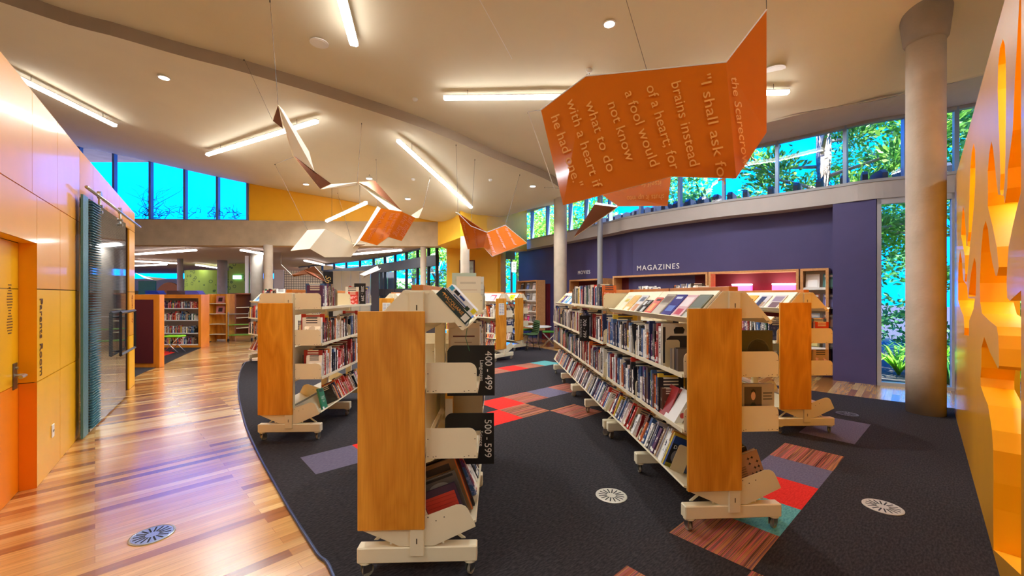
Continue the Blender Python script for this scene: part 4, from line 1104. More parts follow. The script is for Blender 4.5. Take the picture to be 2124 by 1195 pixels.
COOL = [((238,236,230),8,'white'),((225,218,204),7,'cream'),((28,28,34),9,'black'),((36,44,84),8,'navy blue'),((60,92,140),7,'blue'),((110,110,116),7,'grey'),((96,64,48),5,'brown'),((150,32,34),4,'dark red'),((86,44,88),3,'purple'),((180,150,118),5,'tan'),((206,52,40),2,'red'),((226,190,60),2,'yellow'),((50,92,66),2,'green'),((214,108,44),2,'orange')]
# long central row, left faces
LV = ((1.052,'upper'),(.682,'middle'))
def row3(M, nm, flat, k0gap):
    for k in (0,1):
        for z, ln in LV:
            L_ = BAY-.024
            gaps = []
            Lx = L_ - (.34 if (k == 0 and k0gap) else 0)
            if k == 0 and k0gap: Lx = L_-.30
            fill_shelf(side_frame(M,-1,k,z), Lx, .27, .335, (ln,nm,k), 1.0, dens=.95, pal=COOL, hmean=.25)
        Lx = BAY-.024-(.33 if (k == 0 and k0gap) else 0)
        fill_shelf(side_frame(M,-1,k,0,lower=True), Lx, .20, .26, ('tilted bottom',nm,k), 1.0, dens=.93, pal=COOL, hmean=.22)
    for k in flat: fill_shelf(side_frame(M,-1,k,1.452), BAY-.024, .25, .27, ('flat top',nm,k), 1.0, dens=.9, start=.02, hmean=.23, pal=COOL)
row3(M3a, 'nearest case, long row', (), True)
row3(M3b, 'middle case, long row', (0,1), False)
row3(M3c, 'farthest case, long row', (), False)
# right sides of the long row: only their near ends show past the panel
for k, (z, ln) in enumerate(LV): fill_shelf(side_frame(M3a,1,0,z), .85, .27, .33, (ln,'nearest long-row case, right side',0), .8, start=.46, pal=COOL, hmean=.25)
fill_shelf(side_frame(M3a,1,0,0,lower=True), .8, .20, .26, ('tilted bottom','nearest long-row case, right side',0), .9, start=.30, pal=COOL)
for z, ln in LV: fill_shelf(side_frame(M4a,1,0,z), .4, .27, .33, (ln,'column-side case, right side',0), .5, start=.03, pal=COOL)
for z, ln in LV: fill_shelf(side_frame(M4a,-1,0,z), .8, .27, .33, (ln,'column-side case, left side',0), .35, pal=COOL)
TALL = [((236,230,216),10,'cream'),((240,240,236),8,'white'),((150,140,140),4,'grey'),((40,36,40),3,'black'),((206,110,60),2,'orange'),((80,100,150),2,'blue'),((110,80,60),2,'brown')]
for M_q, ks in ((M4b,(0,)),(M4c,(0,))):
    for k in ks:
        for s_ in (-1,): fill_shelf(side_frame(M_q,s_,k,1.452), .86, .27, .33, ('flat top','case behind, right row' if M_q is M4b else 'end of right row',k), .9, pal=TALL, hmean=.285, dens=.97)
# left bookcase, right face
for k in (0,1):
    for z, ln in LV: fill_shelf(side_frame(M2,1,k,z), BAY-.024, .27, .33, (ln,'left case by the path',k), 1.0 if k == 0 else .4, dens=.97, pal=WARM, hmean=.24)
    fill_shelf(side_frame(M2,1,k,0,lower=True), BAY-.024, .20, .26, ('tilted bottom','left case by the path',k), .9 if k == 0 else .3, start=.52 if k == 0 else 0, dens=.95, pal=WARM, hmean=.21)
fill_shelf(side_frame(M2,1,0,1.452), .40, .25, .27, ('flat top','left case by the path',0), 1.0, start=.02, pal=COOL, hmean=.245, dens=1)
fill_shelf(side_frame(M2,1,1,1.452), .84, .25, .27, ('flat top','left case by the path',1), 1.0, start=.3, pal=COOL, dens=1)
fill_shelf(side_frame(M2,-1,0,1.452), .25, .2, .2, ('flat top, far side','left case by the path',0), .6, start=.02, pal=WARM)
# nearest bookcase, right face, seen end-on
for k in (0,1):
    for z, ln in LV: fill_shelf(side_frame(M1,1,k,z), BAY-.024, .27, .33, (ln,'nearest case',k), 1.0 if k == 0 else .5, start=.68 if k == 0 else .0, pal=COOL, hmean=.26)
    fill_shelf(side_frame(M1,1,k,0,lower=True), BAY-.024, .20, .26, ('tilted bottom','nearest case',k), .6, start=.30 if k == 0 else 0, pal=COOL)
fill_shelf(side_frame(M1,1,1,1.452), .5, .25, .27, ('flat top','nearest case',1), .8, start=.34, pal=COOL)
# distant ones
for M, nm, s in ((M5,'angled case at path edge',-1),(M7,'angled case with notice',-1),(M8,'angled case by green chair',-1),(M6,'case under the banner',1)):
    for k in (0,1):
        for z, ln in LV: fill_shelf(side_frame(M,s,k,z), BAY-.024, .27, .33, (ln,nm,k), .2, pal=WARM)
        fill_shelf(side_frame(M,s,k,0,lower=True), BAY-.024, .20, .26, ('tilted bottom',nm,k), .15, pal=WARM)
fill_shelf(side_frame(M5,-1,0,1.452), .8, .25, .27, ('flat top','angled case at path edge',0), .3, pal=COOL)
for M, nm in ((M7,'angled case with notice'),(M8,'angled case by green chair')):
    for z, ln in LV: fill_shelf(side_frame(M,1,0,z), .8, .27, .33, (ln,nm+', right side',0), .2, pal=WARM)

ORD = ['first','second','third','fourth','fifth','sixth','seventh','eighth','ninth','tenth','eleventh','twelfth','thirteenth','fourteenth','fifteenth','sixteenth','seventeenth','eighteenth','nineteenth','twentieth']
def ordinal(n):
    if n <= 20: return ORD[n-1]
    t = {2:'twenty',3:'thirty',4:'forty',5:'fifty'}[n//10]
    return t+'-'+ORD[n%10-1] if n % 10 else {30:'thirtieth',40:'fortieth',50:'fiftieth'}[n]
COVER_OF = {}
def score(b):
    p = b['M'].translation; return b['vis']*b['h']*(b['w']+.4*b['d']*.1)/max(.5, p.y)**2
BOOKS.sort(key=score, reverse=True)
N_IND = 296
ind, bulk = BOOKS[:N_IND], BOOKS[N_IND:]
# number the individual books along their own shelf, same colour only
groups = {}
for b in ind: groups.setdefault(b['where'], []).append(b)
def near_dist(b): return b['M'].translation.length
for wh, L in groups.items():
    L.sort(key=near_dist)
    cnt = {}
    tot = {}
    for b in L: tot[b['col'][2]] = tot.get(b['col'][2], 0)+1
    for b in L:
        c = b['col'][2]; cnt[c] = cnt.get(c,0)+1
        size = 'thick' if b['w'] >= .036 else ('slim' if b['w'] <= .016 else '')
        bay = 'near bay' if wh[2] == 0 else 'far bay'
        if tot[c] == 1: s = 'the only %s book on the %s shelf, %s, %s' % (c, wh[0], bay, wh[1])
        else: s = '%s %s book from the camera, %s shelf, %s, %s' % (ordinal(cnt[c]), c, wh[0], bay, wh[1])
        s = s.replace('flat top shelf','flat top').replace('flat top, far side shelf','far side of flat top')
        ws = s.split()
        if len(ws) > 16: s = s.replace('from the camera, ','on ').replace(', near bay',' near bay'); ws = s.split()
        if len(ws) > 16: s = s.replace('long row','row'); ws = s.split()
        if len(s.split()) > 16: s = s.replace(' bay,', ',').replace('from the camera','back').replace(', right side',' right')
        if len(s.split()) > 16: s = ' '.join(s.replace(' shelf','').split()[:16])
        b['txt'] = s
for b in ind:
    me, pm, _ = BK_THICK if b['w'] > .026 else BK_THIN
    o = bpy.data.objects.new('book', me); COL.objects.link(o)
    o.matrix_world = b['M'] @ Matrix.Diagonal((b['w'], b['d'], b['h'], 1))
    c = S(b['col'][0]); j = R.uniform(.88,1.25); o.color = (*[min(1, v*j) for v in c], 1)
    wh = b['where']
    tag(o, b['txt'], 'book', 'books on the %s shelf, %s' % (wh[0], wh[1]))
    p = bpy.data.objects.new('pages', pm); COL.objects.link(p); p.parent = o
    if b['M'].translation.length < 8.5 and R.random() < .9:
        l = bpy.data.objects.new('spine_label', LABEL_ME); COL.objects.link(l); l.parent = o
# everything smaller in view: one object
v_, f_, uv_, col_, mi_ = [], [], [], [], []
def bulk_add(b):
    ub = (BK_THICK if b['w'] > .026 else BK_THIN)[2]
    M = b['M'] @ Matrix.Diagonal((b['w'], b['d'], b['h'], 1)); o = len(v_)
    v_.extend(tuple(M @ Vector(p)) for p in ub[0]); f_.extend(tuple(o+i for i in f) for f in ub[1]); uv_.extend(ub[2])
    c = S(b['col'][0]); j = R.uniform(.88,1.25); rr = R.random(); c = (*[min(1,x*j) for x in c], rr)
    col_.extend([c]*(4*len(ub[1]))); mi_.extend([0]*len(ub[1]))
    bd = .06 if b['w'] > .026 else .12; o = len(v_)
    pts = [(x,y,z) for z in (.012,.985) for (x,y) in ((bd,.02),(1-bd,.02),(1-bd,.97),(bd,.97))]
    v_.extend(tuple(M @ Vector(p)) for p in pts); fs = [(0,3,2,1),(4,5,6,7),(0,1,5,4),(1,2,6,5),(2,3,7,6),(3,0,4,7)]
    f_.extend(tuple(o+i for i in f) for f in fs); uv_.extend([(1.95,0)]*24); col_.extend([(1,1,1,0)]*24); mi_.extend([1]*6)
for b in bulk: bulk_add(b)
def finish_bulk():
    me = bpy.data.meshes.new('far_books'); me.from_pydata(v_, [], f_)
    ul = me.uv_layers.new(name='UVMap'); ul.data.foreach_set('uv', [c for q in uv_ for c in q])
    ca = me.color_attributes.new('Col','FLOAT_COLOR','CORNER'); ca.data.foreach_set('color', [c for q in col_ for c in q])
    me.materials.append(COVER_V); me.materials.append(PAGES); me.polygons.foreach_set('material_index', mi_); me.update()
    o = bpy.data.objects.new('shelved_books', me); COL.objects.link(o)
    tag(o, 'the many smaller books filling the farther and half-hidden shelves', 'books', kind='stuff')
# ------------------------------------------------------------------ signs fixed on the shelves
def plate_sign(M, s, y, z0, z1, x0, x1, txt, sub, label):
    e = empty('shelf_sign', (0,0,0)); e.matrix_world = M @ Matrix.Translation((0,y,0)); tag(e, label, 'sign')
    m = MB(); p = rounded(x0,x1,z0,z1,.05,(0,0,0,1)); m.prism(p, -.002, .002, 'y'); m.box(x0+.02,x0+.06,.0,.03,z0+.10,z0+.104) ; m.build('sign_plate', BLACK, e)
    h = z1-z0
    me = text_mesh(txt, .066, WHITETX, .0006, 'sign_numbers'); o = inst('sign_numbers', me, e); o.matrix_local = basis((x1-.042,-.004,(z0+z1)/2), (0,0,-1), (1,0,0))
    me = text_mesh(sub, .034, WHITETX, .0006, 'sign_words'); o = inst('sign_words', me, e); o.matrix_local = basis((x1-.086,-.004,(z0+z1)/2), (0,0,-1), (1,0,0))
    return e
plate_sign(M1, 1, .36, .925, 1.255, .12, .43, '400 - 499', 'Languages', 'black 400 - 499 Languages sign on the nearest bookcase')
plate_sign(M1, 1, .40, .46, .80, .10, .425, '500 - 599', 'Science', 'black 500 - 599 sign below the Languages sign')
def tab_sign(M, x0, x1, y, z0, z1, tx, txt, sub, size, label):
    e = empty('section_sign', (0,0,0)); e.matrix_world = M @ Matrix.Translation((0,y,0)); tag(e, label, 'sign')
    m = MB(); m.bev(x0,x1,-.003,.003,z0,z1,.001); m.build('sign_plate', BLACK, e)
    me = text_mesh(txt, size, WHITETX, .0006, 'sign_numbers'); o = inst('sign_numbers', me, e); o.matrix_local = basis((tx,-.004,(z0+z1)/2), (0,0,-1), (1,0,0))
    me = text_mesh(sub, size*.5, WHITETX, .0006, 'sign_words'); o = inst('sign_words', me, e); o.matrix_local = basis((tx-size*.72,-.004,(z0+z1)/2), (0,0,-1), (1,0,0))
tab_sign(M3b, -.455, -.30, .66, .99, 1.32, -.392, '700 - 799', 'Arts & Recreation', .062, 'black 700 - 799 sign sticking out of the upper shelf of the long row')
tab_sign(M2, .25, .41, 1.28, 1.455, 1.745, .365, '200 - 299', 'Religion', .055, 'black 200 - 299 sign at the far end of the left bookcase top')

# ------------------------------------------------------------------ cream bookends
be = MB(); be.prism(rounded(-.055,.055,0,.20,.022,(0,0,1,1)), -.001, .001, 'y'); be.box(-.05,.05,0,.09,0,.002)
BE = be.mesh('bookend', mat('bookend_cream', S((204,186,146)), .4))
def bookend(M, x, y, z, rz, label, tilt=0, sc_=1.0):
    o = bpy.data.objects.new('bookend', BE); COL.objects.link(o)
    o.matrix_world = M @ Matrix.Translation((x,y,z)) @ Matrix.Rotation(tilt,4,'Y') @ Matrix.Rotation(rz,4,'Z') @ Matrix.Scale(sc_,4)
    return tag(o, label, 'bookend', 'cream metal bookends')
bookend(M3a, -.275, .285, 1.052, 0, 'cream bookend on the upper shelf, nearest the central plywood end panel')
def tl(x):  # height on the tilted lower shelf at distance x from centre line
    return .202+(x-.09)*.44
bookend(M3a, -.24, .30, tl(.24), 0, 'cream bookend on the tilted bottom shelf before the blue D book', tilt=.40)
bookend(M3a, -.24, .62, tl(.24), 0, 'cream bookend on the tilted bottom shelf among the magazines', tilt=.40, sc_=.9)
bookend(M3a, -.27, 1.35, .682, 0, 'cream bookend on the middle shelf of the nearest long-row case')
bookend(M3b, -.27, .55, .682, 0, 'cream bookend on the middle shelf of the middle long-row case')
bookend(M2, .26, .50, 1.452, 0, 'cream bookend beside the books on the left bookcase top')

# ------------------------------------------------------------------ individually recognisable books (cover part, pages part, artwork parts)
def flat_book(M, w, h, t, col, label, arts=(), spine=None, name='book', pages_dark=False):
    """closed book: cover face towards local -y, width along x (0..w), height z, thickness into +y"""
    e = empty(name, (0,0,0)); e.matrix_world = M; tag(e, label, 'book')
    cm_ = mat('cover_%d_%d_%d' % tuple(col), S(col), .3, coat=.2)
    m = MB(); m.box(0,w,0,.003,0,h); m.box(0,w,t-.003,t,0,h); m.box(0,.003,.003,t-.003,0,h); m.build('cover', cm_, e)
    p = MB(); p.box(.004,w-.004,.0035,t-.0035,.004,h-.004); p.build('pages', PAGES, e)
    for a in arts:
        if a[0] == 'r':       # rectangle x0,x1,z0,z1,col
            q = MB(); q.box(a[1],a[2],-.0008,-.0001,a[3],a[4]); q.build('cover_print', mat('print_%d_%d_%d' % tuple(a[5]), S(a[5]), .35), e)
        elif a[0] == 'p':     # polygon
            q = MB(); q.prism(a[1], -.0012, -.0001, 'y'); q.build('cover_picture', mat('print_%d_%d_%d' % tuple(a[2]), S(a[2]), .4), e)
        elif a[0] == 't':     # text x,z,size,str,col
            me = text_mesh(a[4], a[3], mat('print_%d_%d_%d' % tuple(a[5]), S(a[5]), .4), .0004, 'cover_title'); o = inst('cover_title', me, e); o.matrix_local = basis((a[1],-.0018,a[2]), (1,0,0), (0,0,1))
    return e
def ell(cx, cz, rx, rz, n=20, a0=0, a1=2*PI): return [(cx+rx*math.cos(a0+(a1-a0)*k/n), cz+rz*math.sin(a0+(a1-a0)*k/n)) for k in range(n)]
# long row near end, face-on covers (faces the camera, i.e. local -y of the case)
def on_case(M, x, y, z, rz=0.0, tiltx=0.0, tilty=0.0): return M @ Matrix.Translation((x,y,z)) @ Matrix.Rotation(tilty,4,'Y') @ Matrix.Rotation(rz,4,'Z') @ Matrix.Rotation(tiltx,4,'X')
flat_book(on_case(M3a,-.33,.33,1.053), .25, .315, .030, (206,196,178), 'large pale cover with black jar picture behind the upper shelf bookend',
    [('p', [(.09,.24),(.16,.24),(.17,.27),(.155,.29),(.10,.29),(.085,.27)], (24,22,24)), ('p', [(.03,.0),(.03,.20),(.06,.225),(.20,.225),(.24,.20),(.24,0)], (38,34,36)), ('r', .003,.022,.02,.29,(40,38,40))])
for i,(c,w,h) in enumerate([((96,78,66),.028,.155),((60,50,48),.02,.16),((150,128,100),.025,.15),((120,104,88),.03,.145)]):
    o = flat_book(on_case(M3a,-.32+.0*i,.10+i*.032,1.053), .13, h, w, c, ['short brown paperback nearest the panel on the upper shelf','short dark paperback second from the panel on the upper shelf','short tan paperback third from the panel on the upper shelf','short grey-brown paperback fourth from the panel on the upper shelf'][i])
flat_book(on_case(M3a,-.33,.62,.683), .25, .30, .035, (88,78,70), 'large brown book with a cat silhouette on the middle shelf',
    [('p', ell(.15,.20,.075,.085)+[], (196,178,158)), ('p', [(.08,.06),(.09,.12),(.13,.17),(.135,.215),(.128,.245),(.145,.235),(.165,.24),(.178,.252),(.178,.22),(.185,.20),(.175,.18),(.19,.12),(.20,.06)], (52,34,28)), ('r', .02,.24,.03,.055,(120,84,50)),
     ('t', .125,.03,.02,'CATS',(200,170,130))] [:3])
flat_book(on_case(M3a,-.33,.26,.684,tilty=.0,tiltx=0) @ Matrix.Rotation(.42,4,'Y'), .035, .235, .17, (168,44,40), 'red paperback leaning on the middle shelf by the panel', [('r',.008,.027,.04,.2,(70,20,20))])
flat_book(on_case(M3a,-.335,.13,.684) @ Matrix.Rotation(.55,4,'Y'), .05, .25, .17, (232,228,220), 'white book with red patterned circle leaning beside the panel', [('p',ell(.025,.075,.018,.02),(196,60,60))])
flat_book(on_case(M3a,-.325,1.45,.683), .20, .27, .030, (44,42,46), 'dark DECK book standing on the middle shelf', [('r',.01,.19,.12,.20,(176,170,160)),('t',.10,.235,.045,'DECK',(150,140,128)),('r',.01,.19,.0,.10,(34,44,74))])
flat_book(on_case(M3a,-.325,1.25,1.053), .17, .27, .026, (196,186,168), 'pale cover with red IO letters on the upper shelf', [('t',.13,.235,.07,'IO',(190,44,40))])
flat_book(on_case(M3b,-.31,.95,1.053), .19, .25, .028, (212,200,96), 'yellow and black cover on the upper shelf of the middle long-row case', [('r',.0,.19,.21,.25,(24,24,28))])
# tilted bottom shelf of the long row
def on_low(M, s, r, y, tilt=.42): return M @ Matrix.Translation((s*r, y, tl(r)+.002)) @ Matrix.Rotation(-s*-tilt if s < 0 else -tilt,4,'Y')
o = flat_book(M3a @ Matrix.Translation((-.315,.34,.302)) @ Matrix.Rotation(.40,4,'Y'), .19, .235, .022, (26,64,128), 'blue and black cover lettered D on the tilted bottom shelf', [('r',.0,.16,.0,.18,(24,24,30)),('t',.03,.155,.04,'D',(235,235,235)),('p',ell(.05,.09,.028,.045),(120,120,126)),('r',.0,.16,.0,.03,(226,206,60))])
for i,(c,lb_) in enumerate([((226,196,70),'yellow spine magazine'),((214,150,60),'amber spine magazine'),((232,226,214),'white spine magazine'),((206,196,170),'cream spine magazine'),((150,146,150),'grey spine magazine')]):
    flat_book(M3a @ Matrix.Translation((-.31,.375+.028*i,.302)) @ Matrix.Rotation(.40,4,'Y'), .17, .25+.006*(i%3), .02, c, lb_+' behind the blue D cover on the bottom shelf')
flat_book(M3a @ Matrix.Translation((-.31,.66,.302)) @ Matrix.Rotation(.40,4,'Y'), .20, .24, .03, (176,172,180), 'silver cover with black and yellow picture on the bottom shelf', [('p',[(.02,.02),(.10,.0),(.16,.10),(.12,.16),(.05,.12)],(30,28,30)),('r',.01,.09,.01,.05,(222,208,70)),('r',.10,.17,.15,.19,(176,60,40))])
flat_book(M3a @ Matrix.Translation((-.31,.86,.302)) @ Matrix.Rotation(.40,4,'Y'), .15, .22, .05, (96,44,30), 'thick brown and orange book leaning out on the bottom shelf', [('r',.01,.14,.04,.10,(220,120,50)),('r',.01,.14,.14,.19,(60,74,96))])
# right side of the near long-row case, between the plates
flat_book(on_case(M3a,.115,.06,1.053), .22, .285, .04, (66,66,50), 'dark olive cover with a circle drawing, right of the central panel', [('p',ell(.115,.13,.085,.10),(92,90,70)),('p',ell(.115,.13,.079,.094),(66,66,50)),('r',.06,.17,.11,.145,(120,116,90))])
flat_book(on_case(M3a,.06,.42,1.053), .10, .30, .05, (150,104,40), 'tan and black patterned spine behind the olive cover', [('p',ell(.05,.2,.03,.06),(40,34,30))])
flat_book(on_case(M3a,.17,.42,1.053), .15, .30, .05, (170,130,110), 'brown mosaic patterned cover behind the olive cover', [('r',.01,.14,.25,.29,(110,60,40))])
pr = [('r',.012,.135,.012,.20,(84,70,66)),('p',ell(.075,.155,.016,.022),(222,178,146)),('p',[(.058,.155),(.06,.182),(.075,.19),(.09,.182),(.092,.155),(.086,.172),(.064,.172)],(30,24,24)),('r',.068,.083,.118,.14,(214,168,138)),('p',[(.03,.015),(.04,.09),(.065,.122),(.085,.122),(.11,.09),(.12,.015)],(44,48,50)),('r',.145,.21,.165,.172,(90,84,76)),('r',.145,.205,.15,.156,(90,84,76)),('r',.145,.21,.135,.141,(90,84,76)),('r',.145,.20,.09,.094,(110,104,96)),('r',.145,.21,.08,.084,(110,104,96)),('r',.145,.205,.07,.074,(110,104,96))]
flat_book(on_case(M3a,.10,.03,.683) @ Matrix.Diagonal((1,1,1.36,1)), .225, .215, .028, (176,164,146), 'book with a portrait of a dark-haired woman, right of the central panel', pr)
flat_book(on_case(M3a,.065,.20,.683), .19, .235, .03, (206,190,150), 'cream book standing behind the portrait cover')
# patterned book leaning in the low tray, right side
B5 = M3a @ Matrix.Translation((.08,.06,.205)) @ Matrix.Rotation(-.34,4,'Y')
geo = []
for i in range(6):
    for j in range(3):
        if (i*3+j*5) % 4 != 1:
            cx_, cz_ = .155+.028*(j), .02+.037*i
            geo.append(('p',[(cx_-.011,cz_),(cx_-.003,cz_+.004),(cx_,cz_+.012),(cx_+.003,cz_+.004),(cx_+.011,cz_),(cx_+.003,cz_-.004),(cx_,cz_-.012),(cx_-.003,cz_-.004)],(40,28,26)))
geo += [('r',.01,.12,.03+.016*i,.034+.016*i,(110,80,66)) for i in range(9)]
flat_book(B5, .235, .245, .028, (178,138,112), 'tan book with black geometric pattern in the right low tray', geo)
for i, c in enumerate([(44,40,44),(96,88,84),(60,54,60),(140,120,100),(40,36,40)]):
    flat_book(M3a @ Matrix.Translation((.065,.10+.035*i,.215)) @ Matrix.Rotation(-.34,4,'Y'), .20, .255+.008*(i%4), .026, c, ['black book behind the geometric patterned one','grey book behind the geometric patterned one','charcoal book in the right low tray','brown book in the right low tray','last dark book in the right low tray'][i])
# nearest bookcase, right low tray: red yarn cover and others
B1 = M1 @ Matrix.Translation((.065,.05,.215)) @ Matrix.Rotation(-.34,4,'Y')
yarn = [('r',.018,.205,.015,.185,(190,60,44))]
for i in range(7): yarn.append(('p',[(.018,.025+.024*i),(.205,.032+.022*i),(.205,.034+.022*i),(.018,.0275+.024*i)],(150,36,26)))
yarn.append(('p',ell(.165,.085,.018,.007),(220,200,170)))
flat_book(B1, .22, .225, .012, (66,44,66), 'purple-framed book with a red yarn picture, low tray of nearest bookcase', yarn)
flat_book(M1 @ Matrix.Translation((.06,.09,.22)) @ Matrix.Rotation(-.34,4,'Y'), .235, .265, .02, (92,84,78), 'grey photo cover behind the red yarn book', [('p',ell(.12,.20,.06,.03),(150,140,130)),('r',.01,.22,.245,.26,(30,28,28))])
flat_book(M1 @ Matrix.Translation((.07,.13,.22)) @ Matrix.Rotation(-.34,4,'Y'), .245, .33, .02, (140,104,66), 'tall tan cover with orange edge in the nearest low tray', [('r',.238,.245,.0,.33,(214,104,40)),('r',.05,.2,.27,.31,(60,46,36))])
flat_book(M1 @ Matrix.Translation((.08,.17,.22)) @ Matrix.Rotation(-.34,4,'Y'), .245, .34, .02, (40,30,28), 'dark red-spotted cover at the back of the nearest low tray', [('r',.20,.24,.05,.32,(120,40,30))])
# nearest bookcase, behind the signs
flat_book(on_case(M1,.12,.52,1.053), .20, .30, .03, (196,176,146), 'beige cover behind the 400 - 499 sign', [('r',.02,.17,.24,.25,(90,40,34)),('r',.03,.15,.20,.205,(150,120,96))])
flat_book(on_case(M1,.10,.60,1.053), .22, .33, .03, (210,186,150), 'tall beige cover two behind the 400 - 499 sign')
flat_book(on_case(M1,.095,.45,.683), .05, .30, .05, (236,170,50), 'cream and orange spine left of the 500 - 599 sign', [('r',.0,.05,.0,.20,(226,214,190))])
flat_book(on_case(M1,.12,.62,.683), .22, .32, .05, (184,160,120), 'large beige cover behind the 500 - 599 sign', [('r',.02,.20,.28,.285,(120,90,60)),('r',.02,.20,.24,.245,(120,90,60))])
# dictionary and companion on the sloped display of the nearest bookcase
def slope_M(M, s, y, r=.075, z=1.612):
    """frame on the sloped display board: x down the slope, y along the case, z out of the board"""
    return M @ Matrix.Translation((s*r,y,z)) @ (Matrix.Rotation(PI,4,'Z') if s < 0 else Matrix.Identity(4)) @ Matrix.Rotation(math.atan2(.211,.197),4,'Y')
SM = slope_M(M1, 1, .02)
dict_ = empty('dictionary', (0,0,0)); dict_.matrix_world = SM; tag(dict_, 'thick dark green MACQUARIE dictionary lying on the nearest bookcase display', 'book')
DG = mat('dictionary_green', S((28,50,46)), .3, coat=.3)
m = MB(); m.bev(.03,.272,0,.20,.001,.006,.001); m.bev(.03,.272,0,.20,.052,.057,.001); m.bev(.03,.272,-.003,.006,.001,.057,.002); m.build('cover', DG, dict_)
m = MB(); m.box(.034,.268,.006,.196,.006,.052); m.build('pages', PAGES, dict_)
me = text_mesh('MACQUARIE', .028, GOLDTX, .0006, 'cover_title'); o = inst('cover_title', me, dict_); o.matrix_local = basis((.14,-.0036,.034), (1,0,0), (0,0,1))
me = text_mesh('DICTIONARY', .012, GOLDTX, .0006, 'cover_subtitle'); o = inst('cover_subtitle', me, dict_); o.matrix_local = basis((.135,-.0036,.014), (1,0,0), (0,0,1))
m = MB(); m.box(.225,.262,-.0045,-.0032,.010,.050); m.build('spine_label', LABEL, dict_)
m = MB(); m.prism([(.045,.035),(.06,.045),(.075,.04),(.06,.036)], -.0042, -.0032, 'y'); m.build('spine_emblem', GOLDTX, dict_)
m = MB(); m.tube([(.272,.03,.03),(.29,.028,.0),(.33,.025,-.05),(.40,.022,-.085)], .002, 6); m.build('ribbon', mat('green_ribbon', S((30,110,70)), .6), dict_)
b2 = empty('book', (0,0,0)); b2.matrix_world = SM; tag(b2, 'white, blue and yellow book lying on top of the dictionary', 'book')
m = MB(); m.box(.05,.262,.0,.19,.058,.061); m.box(.05,.262,.0,.19,.102,.105); m.box(.05,.262,-.002,.001,.058,.105); m.build('cover', WHITE, b2)
m = MB(); m.box(.053,.258,.002,.186,.061,.102); m.build('pages', PAGES, b2)
for x0,x1,z0,z1,c in ((.055,.08,.08,.104,(60,180,220)),(.05,.20,.059,.066,(20,20,24)),(.09,.125,.085,.104,(30,30,34)),(.235,.262,.075,.104,(240,220,40)),(.13,.17,.088,.1,(20,60,140)),(.10,.2,.07,.078,(90,110,150)),(.2,.225,.062,.085,(30,60,40))):
    m = MB(); m.box(x0,x1,-.0028,-.0021,z0,z1); m.build('cover_print', mat('print_%d_%d_%d' % c, S(c), .4), b2)
# face-out items lying on the sloped displays of the long row and the right row
def display_item(M, s, y, w, h, t, cols, label, title=None, up=.0):
    """lies on the display board: top edge up the slope; seen from the side s"""
    SM = slope_M(M, s, y); e = empty('display_book', (0,0,0)); e.matrix_world = SM; tag(e, label, 'book', None)
    x1 = .279-up; x0 = x1-h
    sg = 1 if s > 0 else -1
    base, *arts = cols
    m = MB(); m.box(x0,x1,0,w,.001,t); m.build('cover', mat('cover_%d_%d_%d' % tuple(base), S(base), .25, coat=.3), e)
    for a0,a1,b0,b1,c in arts:
        q = MB(); q.box(x0+a0*h, x0+a1*h, b0*w, b1*w, t+.0001, t+.0009); q.build('cover_print', mat('print_%d_%d_%d' % tuple(c), S(c), .3), e)
    q = MB(); q.box(x0+.004,x1+.0006,.003,w-.003,.003,t-.002); q.build('pages', PAGES, e)
    if title:
        me = text_mesh(title[0], title[1], mat('print_%d_%d_%d' % tuple(title[2]), S(title[2]), .4), .0004, 'cover_title'); o = inst('cover_title', me, e)
        o.matrix_local = basis((x0+h*title[3], w/2, t+.0012), (0,-1 if s < 0 else 1,0), (-1,0,0))
    return e
D3 = [(.02,.165,.235,[(120,126,104),(.05,.5,.1,.9,(88,96,78)),(.72,.95,.1,.9,(190,190,176))],'grey-green portrait cover on the sloped display, nearest the panel'),
      (.20,.155,.23,[(232,190,196),(.1,.5,.1,.9,(240,226,226)),(.6,.85,.2,.8,(196,60,90))],'pink and white cover on the sloped display'),
      (.375,.165,.235,[(44,46,140),(.5,.75,.15,.85,(90,120,200)),(.1,.2,.2,.8,(200,210,240))],'royal blue cover on the sloped display'),
      (.56,.17,.24,[(186,176,160),(.1,.4,.1,.9,(120,104,90)),(.5,.9,.1,.9,(206,196,180))],'grey-beige cover on the sloped display beside the blue one'),
      (.75,.14,.20,[(226,110,100),(.1,.2,.3,.9,(60,30,30)),(.35,.8,.2,.8,(240,170,110))],'coral red cover on the sloped display'),
      (.93,.15,.17,[(34,32,36),(.1,.4,.1,.45,(220,220,214)),(.5,.85,.5,.9,(200,200,196)),(.1,.3,.6,.9,(150,150,150))],'black and white cover on the sloped display'),
      (1.11,.17,.225,[(226,222,220),(.1,.35,.3,.9,(110,116,130)),(.5,.9,.2,.8,(206,150,110))],'white and grey cover on the sloped display of the long row'),
      (1.31,.17,.225,[(236,200,130),(.1,.5,.1,.9,(228,180,100)),(.7,.9,.2,.8,(250,240,214))],'amber cover near the far end of the sloped display'),
      (1.50,.16,.22,[(240,232,206),(.2,.4,.2,.8,(206,190,80))],'cream cover at the far end of the sloped display')]
for (y,w,h,c,lb_) in D3: display_item(M3a,-1,y+w,w,h,.012,c,lb_)
